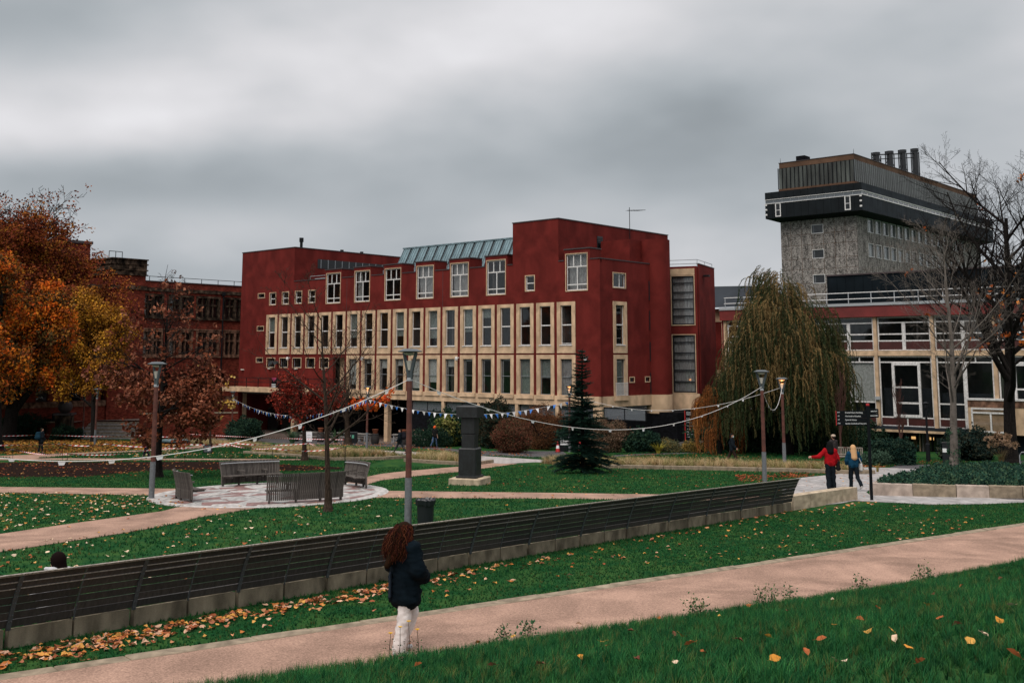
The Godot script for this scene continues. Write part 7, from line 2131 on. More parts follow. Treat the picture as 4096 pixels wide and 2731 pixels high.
		for k in 7: m.tube([Vector3(0, hh * (0.3 + 0.09 * k), 0), Vector3(rng.randf_range(-0.07, 0.07), hh * (0.45 + 0.08 * k), rng.randf_range(-0.07, 0.07))], [0.003, 0.002], 3, false)
		part(o, "stem", m, M.bark)
		var lx := []
		for k in 14: lx.append(Transform3D(Basis(rv().normalized(), 1.5).scaled(Vector3.ONE * rng.randf_range(0.3, 0.6)), Vector3(0, hh * rng.randf_range(0.1, 0.9), 0) + rv(0.05)))
		multi(o, "leaves", tiny, M.foliage, lx, tints(14, [Color(0.06, 0.12, 0.05), Color(0.035, 0.09, 0.04), Color(0.12, 0.13, 0.06)]))
	# yellow flowers in front of the woman
	for i in 4:
		var o := thing("yellow_flower", ["leftmost", "second", "third", "rightmost"][i] + " yellow flowered weed in front of the woman's trousers", "flower", gp(-1.42 + i * 0.11, -12.85 - 0.07 * i), i * 1.0, "yellow flowers on the bank edge")
		var m := MB.new()
		var hh := 0.3 + 0.05 * (i % 3)
		m.tube([Vector3(0, -0.05, 0), Vector3(0.01, hh * 0.5, 0.01), Vector3(0.02, hh, 0)], [0.005, 0.004, 0.003], 4)
		part(o, "stem", m, M.bark)
		m = MB.new()
		m.col = Color(0.6, 0.34, 0.01)
		for k in 10:
			var a := TAU * k / 10
			m.tri(Vector3(0.02, hh, 0), Vector3(0.02 + cos(a) * 0.028, hh + 0.018, sin(a) * 0.028), Vector3(0.02 + cos(a + 0.5) * 0.028, hh + 0.018, sin(a + 0.5) * 0.028), Vector3.UP)
		part(o, "bloom", m, M.foliage)
		multi(o, "leaves", tiny, M.foliage, [Transform3D(Basis().scaled(Vector3.ONE * 0.3), Vector3(0, hh * 0.5, 0)), Transform3D(Basis().scaled(Vector3.ONE * 0.3), Vector3(0, hh * 0.25, 0))], tints(2, [Color(0.03, 0.08, 0.03)]))

# ---------------------------------------------------------------- fallen leaves
func leaf_mesh(kind: int) -> ArrayMesh:                             # pointed oval, folded along the rib and curled
	var m := MB.new()
	var r := RandomNumberGenerator.new()
	r.seed = 90 + kind
	var fold: float = [0.35, 0.75, -0.3, 1.1][kind % 4]
	var bend: float = [0.5, -0.4, 0.9, 0.3][kind % 4]
	var wide: float = [0.34, 0.3, 0.38, 0.27][kind % 4]
	var rib := []; var le := []; var ri := []
	for k in 6:
		var t := k / 5.0
		var w := wide * pow(sin(PI * pow(t, 0.8)), 0.75) if k > 0 and k < 5 else 0.0
		var y := bend * (t - 0.5) * (t - 0.5) * 0.7 + r.randf_range(-0.02, 0.02)
		rib.append(Vector3(t - 0.5, y, r.randf_range(-0.02, 0.02)))
		le.append(rib[k] + Vector3(0, w * fold * r.randf_range(0.6, 1.3), w * r.randf_range(0.85, 1.1)))
		ri.append(rib[k] + Vector3(0, w * fold * r.randf_range(0.6, 1.3), -w * r.randf_range(0.85, 1.1)))
	for k in 5:
		m.quad(rib[k], rib[k + 1], le[k + 1], le[k], Vector3.UP); m.quad(rib[k], rib[k + 1], ri[k + 1], ri[k], Vector3.UP)
	m.tube([rib[0], rib[0] + Vector3(-0.28, 0.06, 0.05)], [0.014, 0.009], 3, false)
	return m.mesh()

func make_leaves() -> void:
	var kinds := [leaf_mesh(0), leaf_mesh(1), leaf_mesh(2), leaf_mesh(3)]
	var pale := [Color(0.62, 0.45, 0.3), Color(0.55, 0.3, 0.1), Color(0.68, 0.52, 0.38), Color(0.45, 0.2, 0.05), Color(0.3, 0.1, 0.04)]
	var orange := [Color(0.55, 0.26, 0.13), Color(0.5, 0.18, 0.05), Color(0.62, 0.38, 0.26), Color(0.26, 0.08, 0.035), Color(0.58, 0.3, 0.08), Color(0.35, 0.13, 0.07)]
	var red := [Color(0.3, 0.055, 0.025), Color(0.22, 0.05, 0.025), Color(0.4, 0.11, 0.04), Color(0.15, 0.04, 0.025)]
	var tan := [Color(0.35, 0.17, 0.06), Color(0.26, 0.11, 0.04), Color(0.42, 0.22, 0.08), Color(0.18, 0.07, 0.03)]
	var nz := FastNoiseLite.new()
	nz.seed = 5; nz.frequency = 0.35
	# region, count, colours, size, height above ground, where it lies thickest
	var drift := func(p: Vector3) -> float:                           # the drift along the foot of the long bench
		var i := (p.x + 6.79) / 1.25
		var d := (p - bench_point(i, 0.05, 0.0)).dot(bench_out(i))
		return (pow(clampf(1.0 - absf(d - 0.6 - 0.16 * sin(p.x * 2.0)) / 0.85, 0.0, 1.0), 1.7) + (0.035 if d < 2.2 else 0.0)) * clampf(1.1 - (p.x + 6.5) / 7.0, 0.05, 1.0) * clampf(0.6 + nz.get_noise_2d(p.x * 5, p.z * 5) * 1.7, 0.06, 1.0)
	var even := func(_p: Vector3) -> float: return 1.0
	var patchy := func(p: Vector3) -> float: return clampf(0.35 + nz.get_noise_2d(p.x, p.z) * 1.6, 0.04, 1.0)
	var left_more := func(p: Vector3) -> float: return clampf(1.0 - (p.x + 12.0) / 11.0, 0.05, 1.0) * clampf(0.5 + nz.get_noise_2d(p.x * 2, p.z * 2) * 1.5, 0.08, 1.0)
	var jobs := [
		["drift of fallen leaves on the grass along the foot of the long bench", [[-9.0, -13.2], [-7.0, -14.9], [5.0, -30.0], [8.5, -34.9], [12.5, -38.8], [13.5, -38.0], [15.0, -34.5], [14.0, -31.2], [-6.0, -14.3]], 34000, orange, Vector2(0.085, 0.14), drift],
		["leaves scattered on the grass strip between the long bench and the near path", [[-8.5, -12.7], [-7.0, -15.1], [5.0, -30.0], [8.5, -34.9], [12.5, -38.8], [13.5, -38.0], [15.0, -34.5], [14.0, -31.2], [-6.2, -14.1]], 520, orange, Vector2(0.06, 0.12), patchy],
		["pale fallen leaves scattered on the lawn behind the left part of the long bench", [[-14.0, -22.5], [-9.6, -32.5], [-8.3, -36.0], [-3.0, -38.5], [4.0, -39.4], [7.0, -36.5], [-4.5, -19.6], [-8.5, -14.5]], 1900, pale, Vector2(0.08, 0.14), left_more],
		["pale fallen leaves on the lawn left of the round paving", [[-26.0, -45.0], [-13.2, -41.7], [-10.9, -37.2], [-12.6, -31.8], [-14.5, -27.5], [-26.0, -33.0]], 900, pale, Vector2(0.09, 0.15), even],
		["red brown leaf litter round the bare soil bed", [[-40.0, -67.0], [-20.0, -67.8], [-10.0, -62.0], [-9.0, -58.0], [-15.0, -55.5], [-19.0, -52.5], [-28.0, -48.5], [-40.0, -50.0]], 3600, tan + red, Vector2(0.09, 0.15), patchy],
		["carpet of yellow brown leaves under the left trees", [[-60.0, -76.0], [-34.0, -77.0], [-30.0, -82.0], [-27.5, -92.0], [-30.0, -103.0], [-44.0, -111.0], [-62.0, -110.0]], 9000, [Color(0.36, 0.17, 0.035), Color(0.28, 0.12, 0.03), Color(0.42, 0.23, 0.05), Color(0.22, 0.07, 0.025)], Vector2(0.16, 0.3), even],
		["pale leaves on the lawn behind the thin lawn path", [[-30.0, -72.0], [-14.0, -71.2], [-12.0, -70.0], [-16.0, -75.4], [-20.0, -80.0], [-26.0, -82.5]], 900, pale, Vector2(0.13, 0.22), patchy],
		["small red leaves dotted over the lawn round the sculpture", [[-5.0, -49.8], [-2.0, -57.0], [1.0, -63.6], [10.5, -58.6], [15.5, -54.8], [12.8, -50.6], [10.8, -44.0], [9.0, -41.4], [-4.0, -44.1]], 700, red + [Color(0.5, 0.25, 0.08)], Vector2(0.06, 0.12), patchy],
		["band of red leaves at the edge of the lawn beside the square", [[11.7, -48.0], [13.4, -51.6], [15.5, -53.8], [17.2, -55.6], [16.6, -54.6], [14.6, -56.2], [11.0, -54.0], [10.2, -49.5]], 1500, red + [Color(0.45, 0.15, 0.05)], Vector2(0.08, 0.13), patchy],
		["red leaf litter under the garden bench and the dark shrub", [[17.5, -62.5], [20.6, -60.6], [22.5, -63.2], [25.5, -63.6], [28.0, -66.5], [22.0, -68.0], [16.0, -67.0]], 2600, red + [Color(0.45, 0.15, 0.05)], Vector2(0.1, 0.16), patchy],
		["leaves on the far lawn between the stone path and the building", [[5.0, -68.0], [13.5, -64.8], [17.0, -62.8], [17.5, -74.0], [14.0, -82.0], [8.0, -76.0], [4.8, -73.2]], 1800, red + tan, Vector2(0.1, 0.18), patchy],
		["leaves under the shrubs left of the conifer", [[-9.0, -84.2], [-2.0, -75.5], [2.0, -75.0], [0.0, -79.5], [-5.0, -90.0], [-9.0, -94.0]], 1100, red + tan, Vector2(0.1, 0.2), patchy],
		["leaves blown over the paving outside the bar", [[-18.0, -98.0], [-10.0, -88.0], [-7.0, -91.0], [-9.0, -98.5], [-16.0, -106.0]], 600, orange, Vector2(0.1, 0.18), patchy],
		["single leaves on the pink paths and the square", [[-13.0, -29.0], [-10.0, -37.0], [5.0, -41.5], [12.0, -38.0], [20.0, -58.0], [12.5, -49.5], [9.0, -42.0], [-4.0, -43.0], [-9.0, -37.0]], 120, orange, Vector2(0.07, 0.12), even]]
	for j in jobs:
		var pts := P2(j[1])
		var xf := fill(pts, j[2], 0.02, j[4], 0.5)
		var per := [[], [], [], []]
		for k in xf.size():
			var t: Transform3D = xf[k]
			if rng.randf() > j[5].call(t.origin): continue
			var g := on_grass(t.origin.x, t.origin.z)
			t.origin.y += rng.randf_range(0.0, 0.035) if g else 0.008
			per[k % 4].append(t)
		var holder = tag(Node3D.new(), j[0], "leaves", "fallen leaves", "stuff")
		holder.name = numbered("fallen_leaves")
		add_child(holder)
		for k in 4:
			if per[k].size(): multi(holder, "leaf", kinds[k], M.litter, per[k], tints(per[k].size(), j[3], 0.7, 1.15))
	# single leaves on the near bank, each one a thing
	var near := [[-0.82, -12.96], [-0.42, -13.45], [-1.2, -12.04], [-0.9, -10.74], [0.02, -15.92], [1.01, -16.83], [0.61, -9.98], [1.03, -9.17], [2.03, -15.33], [1.73, -11.93], [1.77, -11.51], [1.63, -10.24], [1.25, -8.55], [1.59, -9.27], [2.72, -14.55], [2.87, -15.66], [2.37, -10.31], [2.08, -10.21], [3.56, -16.72], [3.51, -14.17], [3.17, -10.95], [3.59, -11.49], [4.7, -16.27], [4.31, -13.1], [3.3, -9.68], [3.08, -8.96], [4.85, -12.99], [5.64, -14.85], [4.07, -10.58], [3.89, -9.73], [4.28, -9.76], [3.27, -7.28], [5.16, -11.48], [6.79, -16.73], [3.16, -9.9], [3.61, -8.52], [2.85, -8.02], [0.24, -9.58], [0.95, -11.11], [1.39, -13.03], [1.91, -8.12], [2.24, -8.53], [2.24, -7.6], [2.59, -7.08], [3.32, -8.08], [7.05, -20.55], [0.94, -11.77], [-0.18, -9.88], [2.63, -9.47], [7.9, -17.9]]
	var look := [["orange", Color(0.56, 0.24, 0.04)], ["pale cream", Color(0.62, 0.46, 0.33)], ["russet", Color(0.34, 0.1, 0.035)], ["dark brown", Color(0.14, 0.05, 0.03)], ["golden", Color(0.55, 0.3, 0.07)]]
	for k in near.size():
		var l: Array = look[[0, 2, 1, 2, 4, 1, 0, 3, 2, 3][k % 10]]
		var o := MeshInstance3D.new()
		var p: Array = near[k]
		o.name = numbered("fallen_leaf")
		o.mesh = kinds[k % 4]
		if not M.has("leaf_" + l[0]): mat("leaf_" + l[0], l[1], 0.75)
		o.material_override = M["leaf_" + l[0]]
		add_child(o)
		var b := Basis(Vector3.UP, rng.randf() * TAU) * Basis(Vector3.RIGHT, rng.randf_range(-0.8, 0.8)) * Basis(Vector3(0, 0, 1), rng.randf_range(-0.4, 0.6))
		o.transform = Transform3D(b.scaled(Vector3.ONE * rng.randf_range(0.07, 0.11)), gp(p[0], p[1], 0.08))
		var across: float = p[0] / -p[1]
		var column: String = "far left" if across < 0.03 else ("left" if across < 0.14 else ("middle" if across < 0.24 else ("right" if across < 0.34 else "far right")))
		var row: String = "close to the path" if p[1] < -12.9 else ("halfway up" if p[1] < -10.2 else "lowest")
		tag(o, l[0] + " fallen leaf " + row + " on the " + column + " of the near bank", "leaf", "single leaves on the near bank")

# ---------------------------------------------------------------- turf
func make_turf() -> void:
	var g := [Color(0.012, 0.08, 0.025), Color(0.018, 0.1, 0.029), Color(0.008, 0.055, 0.02), Color(0.033, 0.118, 0.03)]
	var dry := Color(0.13, 0.12, 0.035)
	var tall := [blade_clump(9, 0.13, 0.0035, 0.7, 201), blade_clump(9, 0.16, 0.004, 0.6, 202)]
	var short := [blade_clump(9, 0.06, 0.0045, 0.8, 203, 2), blade_clump(9, 0.075, 0.005, 0.7, 204, 2)]
	var nz := FastNoiseLite.new()
	nz.seed = 3; nz.frequency = 0.5
	var d := Vector2(0.766, -0.643); var nn := Vector2(0.643, 0.766); var k0 := Vector2(KP.x, KP.z)
	# region along the kerb line: from, to, near offset, far offset, count
	var lay := [[-3.0, 33.0, 3.46, 12.5, 70000, tall, "long grass on the near bank", 1.0], [-4.0, 44.0, -6.0, -0.03, 60000, short, "grass strip between the long bench and the near path", 1.0]]
	for l in lay:
		var per := [[[], []], [[], []]]
		for k in l[4]:
			var q: Vector2 = k0 + d * rng.randf_range(l[0], l[1]) + nn * lerpf(l[2], l[3], rng.randf())
			if q.y > -3.0 or absf(q.x) > -q.y * 0.56 + 1.2: continue
			if not on_grass(q.x + rng.randf_range(-0.06, 0.06), q.y + rng.randf_range(-0.06, 0.06)): continue
			var i: int = k % 2
			var patch := nz.get_noise_2d(q.x, q.y)
			var b := Basis(Vector3.UP, rng.randf() * TAU) * Basis(Vector3.RIGHT, rng.randf_range(-0.25, 0.25))
			per[i][0].append(Transform3D(b.scaled(Vector3.ONE * rng.randf_range(0.65, 1.2) * (1.0 + 0.35 * patch)), gp(q.x, q.y, -0.005)))
			var c: Color = g[rng.randi() % 4]
			var v := rng.randf_range(0.7, 1.25) * (1.0 + 0.45 * patch)
			if rng.randf() < 0.06 + 0.5 * maxf(0.0, nz.get_noise_2d(q.x * 0.9 + 40.0, q.y * 0.9) - 0.1): c = c.lerp(dry, rng.randf_range(0.3, 0.9))
			per[i][1].append(Color(c.r * v, c.g * v, c.b * v))
		var holder = tag(Node3D.new(), l[6], "grass", "", "stuff")
		holder.name = numbered("turf")
		add_child(holder)
		for i in 2: multi(holder, "grass_blades", l[5][i], M.foliage, per[i][0], per[i][1])
	# lawns further away
	for l in [["lawn behind the long bench", [[-24.0, -22.0], [-8.0, -13.5], [9.0, -36.0], [12.0, -48.0], [17.0, -55.0], [6.0, -59.8], [-0.5, -64.0], [-8.5, -60.0], [-8.0, -69.0], [-30.0, -69.0], [-30.0, -44.0]], 90000, short, 1.25], ["lawns in front of the buildings", [[-34.0, -72.0], [-11.0, -69.5], [-8.0, -83.0], [3.0, -69.0], [15.0, -64.0], [21.0, -61.0], [28.0, -66.0], [26.0, -76.0], [14.0, -84.0], [4.0, -75.0], [-10.0, -86.0], [-24.0, -97.0]], 40000, short, 1.9]]:
		var xf := fill(P2(l[1]), l[2], -0.005, Vector2(0.8, 1.3) * l[4], 0.25)
		var per := [[[], []], [[], []]]
		for k in xf.size():
			var t: Transform3D = xf[k]
			if not on_grass(t.origin.x + rng.randf_range(-0.09, 0.09), t.origin.z + rng.randf_range(-0.09, 0.09)): continue
			var c: Color = g[rng.randi() % 4]
			var patch := nz.get_noise_2d(t.origin.x * 0.5, t.origin.z * 0.5)
			var v := rng.randf_range(0.75, 1.2) * (1.0 + 0.3 * patch)
			per[k % 2][0].append(t)
			if rng.randf() < 0.06 + 0.5 * maxf(0.0, nz.get_noise_2d(t.origin.x * 0.5 + 40.0, t.origin.z * 0.5) - 0.1): c = c.lerp(dry, rng.randf_range(0.3, 0.9))
			per[k % 2][1].append(Color(c.r * v, c.g * v, c.b * v))
		var holder = tag(Node3D.new(), l[0], "grass", "", "stuff")
		holder.name = numbered("turf")
		add_child(holder)
		for i in 2: multi(holder, "grass_blades", l[3][i], M.foliage, per[i][0], per[i][1])

# ---------------------------------------------------------------- people: a smooth field round a skeleton, meshed as surface nets
func flesh(mb: MB, bones: Array, cell: float, k: float) -> void:
	var lo := Vector3.INF; var hi := -Vector3.INF
	for b in bones:
		var r := Vector3.ONE * (maxf(b[2], b[3]) + cell * 2.0)
		lo = lo.min(b[0] - r).min(b[1] - r); hi = hi.max(b[0] + r).max(b[1] + r)
	var nx := int((hi.x - lo.x) / cell) + 2; var ny := int((hi.y - lo.y) / cell) + 2; var nz := int((hi.z - lo.z) / cell) + 2
	var f := PackedFloat32Array()
	f.resize(nx * ny * nz); f.fill(1.0)
	var who := PackedInt32Array()
	who.resize(nx * ny * nz)
	var own := PackedFloat32Array()
	own.resize(nx * ny * nz); own.fill(9.0)
	for bi in bones.size():
		var b: Array = bones[bi]
		var a: Vector3 = b[0]; var e: Vector3 = b[1]
		var ra: float = b[2]; var rb: float = b[3]
		var m := Vector3.ONE * (maxf(ra, rb) + k + cell * 2.0)
		var p0 := ((a.min(e) - m - lo) / cell).floor(); var p1 := ((a.max(e) + m - lo) / cell).ceil()
		var ab := e - a
		var l2 := maxf(ab.length_squared(), 1e-9)
		for y in range(maxi(0, int(p0.y)), mini(ny, int(p1.y) + 1)):
			for z in range(maxi(0, int(p0.z)), mini(nz, int(p1.z) + 1)):
				for x in range(maxi(0, int(p0.x)), mini(nx, int(p1.x) + 1)):
					var p := lo + Vector3(x, y, z) * cell
					var t := clampf((p - a).dot(ab) / l2, 0.0, 1.0)
					var d := (p - a - ab * t).length() - lerpf(ra, rb, t)
					var i := (y * nz + z) * nx + x
					var o := f[i]
					var h := maxf(k - absf(o - d), 0.0) / k
					f[i] = minf(o, d) - h * h * k * 0.25
					if d < own[i]: own[i] = d; who[i] = bi
	var idx := {}
	var v := PackedVector3Array(); var c := PackedColorArray()
	var off := [0, 1, nx, nx + 1, nx * nz, nx * nz + 1, nx * nz + nx, nx * nz + nx + 1]
	var pos := [Vector3(0, 0, 0), Vector3(1, 0, 0), Vector3(0, 0, 1), Vector3(1, 0, 1), Vector3(0, 1, 0), Vector3(1, 1, 0), Vector3(0, 1, 1), Vector3(1, 1, 1)]
	var edges := [[0, 1], [2, 3], [4, 5], [6, 7], [0, 2], [1, 3], [4, 6], [5, 7], [0, 4], [1, 5], [2, 6], [3, 7]]
	for y in ny - 1:
		for z in nz - 1:
			for x in nx - 1:
				var i := (y * nz + z) * nx + x
				if f[i] > 0.4: continue
				var s := 0
				for q in 8:
					if f[i + off[q]] < 0.0: s += 1
				if s == 0 or s == 8: continue
				var sum := Vector3.ZERO
				var n := 0
				for e in edges:
					var fa := f[i + off[e[0]]]; var fb := f[i + off[e[1]]]
					if (fa < 0.0) != (fb < 0.0):
						sum += pos[e[0]].lerp(pos[e[1]], fa / (fa - fb)); n += 1
				idx[i] = v.size()
				v.append(lo + (Vector3(x, y, z) + sum / n) * cell)
				c.append(bones[who[i]][4])
	var nn := PackedVector3Array()
	nn.resize(v.size())
	var tri := PackedInt32Array()
	var st := [1, nx * nz, nx]                                        # x, y, z steps
	for i in idx:
		for ax in 3:
			var j: int = i + st[ax]
			if (f[i] < 0.0) == (f[j] < 0.0): continue
			var u: int = st[(ax + 1) % 3]; var w: int = st[(ax + 2) % 3]
			if not (idx.has(i - u) and idx.has(i - w) and idx.has(i - u - w)): continue
			var q := [idx[i], idx[i - u], idx[i - u - w], idx[i - w]]
			if f[i] < 0.0: q.reverse()
			var fn := (v[q[1]] - v[q[0]]).cross(v[q[2]] - v[q[0]]) + (v[q[2]] - v[q[0]]).cross(v[q[3]] - v[q[0]])
			for e in q: nn[e] -= fn
			tri.append_array([q[0], q[1], q[2], q[0], q[2], q[3]])
	var base := mb.v.size()
	for i in nn.size(): nn[i] = nn[i].normalized()
	mb.v.append_array(v); mb.n.append_array(nn); mb.c.append_array(c)
	for t in tri: mb.ix.append(t + base)

func swing(l: float, a: float, out := 0.0) -> Vector3: return Vector3(out * l, -cos(a) * l, sin(a) * l)

func hand_bones(wrist: Vector3, d: Vector3, palm: Vector3, s: float, col: Color, curl: float) -> Array:
	var side := d.cross(palm).normalized()
	var out := [[wrist, wrist + d * 0.075 * s, 0.024 * s, 0.03 * s, col], [wrist + side * 0.012 * s, wrist + d * 0.08 * s + side * 0.022 * s, 0.02 * s, 0.017 * s, col], [wrist - side * 0.012 * s, wrist + d * 0.078 * s - side * 0.022 * s, 0.02 * s, 0.016 * s, col]]
	var len := [0.062, 0.074, 0.068, 0.052]
	for k in 4:
		var b := wrist + (d * 0.082 + side * (0.03 - 0.02 * k)) * s
		var e: Vector3 = b + (d * cos(curl * 0.6) + palm * sin(curl * 0.6)) * len[k] * 0.55 * s
		out.append([b, e, 0.0095 * s, 0.0088 * s, col])
		out.append([e, e + (d * cos(curl * 1.5) + palm * sin(curl * 1.5)) * len[k] * 0.5 * s, 0.0088 * s, 0.0075 * s, col])
	var th := wrist + (d * 0.02 + side * 0.028) * s
	var tm := th + (d * 0.6 + side * 0.6 + palm * 0.3).normalized() * 0.04 * s
	out.append([th, tm, 0.013 * s, 0.011 * s, col]); out.append([tm, tm + (d * 0.9 + side * 0.1 + palm * 0.4).normalized() * 0.03 * s, 0.011 * s, 0.009 * s, col])
	return out

# o: top, trousers, shoes, skin, hair colours; legs [swing, bend] x2; arms [elbow dir, hand dir] x2; coat: how far the top reaches down
func person(label: String, at: Vector3, yaw: float, H: float, o: Dictionary) -> Node3D:
	var root := thing("person", label, "person", at, yaw)
	var s := H / 1.70
	var fine: float = o.get("cell", 0.02)
	var hip := Vector3(0, 0.92, 0)
	var ank := []
	var kn := []; var hp := []
	for i in 2:
		var sx := -1.0 if i == 0 else 1.0
		var L: Array = o.legs[i]
		var h := hip + Vector3(sx * 0.088, -0.02, 0)
		var kk := h + swing(0.43, L[0], sx * 0.02)
		var a := kk + swing(0.41, L[0] - L[1], sx * 0.01)
		hp.append(h); kn.append(kk); ank.append(a)
	var low := minf(ank[0].y, ank[1].y) - 0.075
	if o.get("sit", false): low = o.seat
	var up := Vector3(0, -low, 0)
	hip += up
	var lean: float = o.get("lean", 0.0)
	var spine := func(y: float) -> Vector3: return Vector3(0, hip.y + (y - 0.92) * cos(lean), (y - 0.92) * sin(lean))
	var chest: Vector3 = spine.call(1.24); var neck: Vector3 = spine.call(1.42); var head: Vector3 = spine.call(1.60) + Vector3(0, 0, o.get("nod", 0.0))
	var skin: Color = o.skin
	var body := []
	body.append([spine.call(0.94), chest, 0.105, 0.115, skin])
	for sx in [-1, 1]: body.append([spine.call(1.0) + Vector3(sx * 0.06, 0, 0), spine.call(1.36) + Vector3(sx * 0.1, 0, 0), 0.09, 0.07, skin])
	body.append([neck - Vector3(0, 0.04, 0), head - Vector3(0, 0.08, 0.015), 0.056, 0.052, skin])
	var top := []; var trou := []; var shoe := []
	var tc: Color = o.top; var lc: Color = o.trousers
	var puff: float = o.get("puff", 0.0)
	top.append([spine.call(1.02), chest, 0.118 + puff, 0.13 + puff, tc])
	for sx in [-1, 1]:
		top.append([spine.call(1.0) + Vector3(sx * 0.065, 0, 0), spine.call(1.34) + Vector3(sx * 0.1, 0, 0), 0.1 + puff, 0.085 + puff * 0.7, tc])
		top.append([spine.call(1.37) + Vector3(sx * 0.07, 0, 0), spine.call(1.39) + Vector3(sx * 0.17, 0, 0), 0.07 + puff * 0.4, 0.066 + puff * 0.5, tc])
	top.append([spine.call(1.4), spine.call(1.45), 0.075 + puff * 0.3, 0.062 + puff * 0.4, tc])
	var hem: float = o.get("hem", 0.9)
	for sx in [-1, 1]: top.append([spine.call(1.0) + Vector3(sx * 0.06, 0, 0), spine.call(hem) + Vector3(sx * 0.075, 0, 0), 0.105 + puff, 0.105 + puff * 1.1, tc])
	var hands := []
	var wrists := []
	for i in 2:
		var sx := -1.0 if i == 0 else 1.0
		var sh: Vector3 = spine.call(1.385) + Vector3(sx * 0.185, 0, 0)
		var A: Array = o.arms[i]
		var el: Vector3 = sh + A[0].normalized() * 0.28
		var wr: Vector3 = el + A[1].normalized() * 0.245
		wrists.append(wr)
		body.append([sh, el, 0.048, 0.04, skin]); body.append([el, wr, 0.038, 0.027, skin])
		var short: bool = o.get("short_sleeves", false)
		top.append([sh, sh.lerp(el, 0.75) if short else el, 0.068 + puff * 0.7, 0.058 + puff * 0.7, tc])
		if not short: top.append([el, wr if o.get("pockets", false) else el.lerp(wr, 0.95), 0.056 + puff * 0.7, 0.046 + puff * 0.6, tc])
		var stripe = o.get("stripes", null)
		if stripe != null: pass
		hands.append(hand_bones(wr, A[1].normalized(), Vector3(-sx, 0, 0.2).slide(A[1].normalized()).normalized(), 1.0, skin, o.get("curl", 0.5)))
	for i in 2:
		hp[i] += up; kn[i] += up; ank[i] += up
		body.append([hp[i], kn[i], 0.075, 0.05, skin]); body.append([kn[i], ank[i], 0.048, 0.036, skin])
		body.append([ank[i], ank[i] + Vector3(0, -0.03, 0.1), 0.035, 0.03, skin])
		var wide: float = o.get("wide", 0.0)
		trou.append([hp[i] + Vector3(0, 0.06, 0), kn[i], 0.098 + wide * 0.3, 0.064 + wide, lc]); trou.append([kn[i], ank[i] + Vector3(0, 0.02, 0), 0.062 + wide, 0.055 + wide, lc])
		# shoes follow the shank: a lifted heel points the toe down
		var L: Array = o.legs[i]
		var ang: float = L[0] - L[1]
		var pitch: float = clampf(-ang * o.get("roll", 0.8), -1.2, 0.5)
		var fd := Vector3(0, -sin(pitch), cos(pitch))
		if o.get("sit", false): fd = Vector3(0, 0, 1)
		var hl: Vector3 = ank[i] + Vector3(0, -0.03, -0.02)
		shoe.append([hl - fd * 0.025 - Vector3(0, 0.01, 0), hl + fd * 0.15 - Vector3(0, 0.012, 0), 0.04, 0.034, o.shoes]); shoe.append([hl, ank[i] + Vector3(0, 0.02, 0), 0.042, 0.044, o.shoes])
	trou.append([hip + Vector3(-0.05, 0.04, 0), hip + Vector3(0.05, 0.04, 0), 0.115, 0.115, lc])
	if not o.has("bare"): pass
	var m := MB.new()
	flesh(m, body, fine, 0.04)
	# the head: skull, jaw, brow, nose, ears
	var hy: float = o.get("turn", 0.0)
	var R := Basis(Vector3.UP, hy)
	var hd := []
	for q in [[Vector3(0, 0.02, -0.012), Vector3(0, 0.0, 0.012), 0.093, 0.086], [Vector3(0, -0.02, 0.03), Vector3(0, -0.078, 0.045), 0.066, 0.04], [Vector3(-0.035, -0.05, 0.01), Vector3(0.035, -0.05, 0.01), 0.05, 0.05], [Vector3(0, 0.0, 0.088), Vector3(0, -0.026, 0.104), 0.009, 0.014], [Vector3(-0.04, 0.022, 0.075), Vector3(0.04, 0.022, 0.075), 0.014, 0.014], [Vector3(-0.018, -0.055, 0.08), Vector3(0.018, -0.055, 0.08), 0.011, 0.011], [Vector3(0.09, -0.015, -0.005), Vector3(0.094, 0.015, -0.012), 0.012, 0.016], [Vector3(-0.09, -0.015, -0.005), Vector3(-0.094, 0.015, -0.012), 0.012, 0.016], [Vector3(0, -0.08, -0.01), Vector3(0, -0.13, -0.015), 0.052, 0.05]]: hd.append([head + R * q[0], head + R * q[1], q[2], q[3], skin])
	flesh(m, hd, 0.011, 0.02)
	if not o.get("pockets", false):
		for i in 2: flesh(m, hands[i], 0.0075, 0.008)
	for i in m.v.size(): m.v[i] *= s
	part(root, "body", m, M.skin_cloth)
	for q in [["top", top, 0.045], ["trousers", trou, 0.03], ["shoes", shoe, 0.02]]:
		var g := MB.new()
		flesh(g, q[1], fine if q[0] != "shoes" else minf(fine, 0.014), q[2])
		if q[0] != "shoes":                                             # folds in the cloth
			var nf := FastNoiseLite.new()
			nf.frequency = 3.2
			nf.fractal_octaves = 3
			for i in g.v.size():
				var pv := g.v[i]
				var d := nf.get_noise_3d(pv.x * 1.2, pv.y * (2.6 if q[0] == "top" else 1.1), pv.z * 1.2)
				g.v[i] += g.n[i] * d * (0.022 + puff * 0.25)
				g.n[i] = (g.n[i] + Vector3(nf.get_noise_3d(pv.x * 2 + 9, pv.y * 5, pv.z * 2), nf.get_noise_3d(pv.x * 2, pv.y * 5 + 7, pv.z * 2), nf.get_noise_3d(pv.x * 2, pv.y * 5, pv.z * 2 + 5)) * 0.5).normalized()
		for i in g.v.size(): g.v[i] *= s
		part(root, o.get("top_name", "jacket") if q[0] == "top" else q[0], g, M.skin_cloth)
	# eyes and mouth
	var ey := MB.new()
	ey.col = Color(0.02, 0.015, 0.012)
	for sx in [-1, 1]: ey.box(Vector3(-0.011, -0.005, -0.004), Vector3(0.011, 0.005, 0.004), Transform3D(R, head + R * Vector3(sx * 0.033, 0.004, 0.086)))
	ey.col = Color(0.28, 0.09, 0.08)
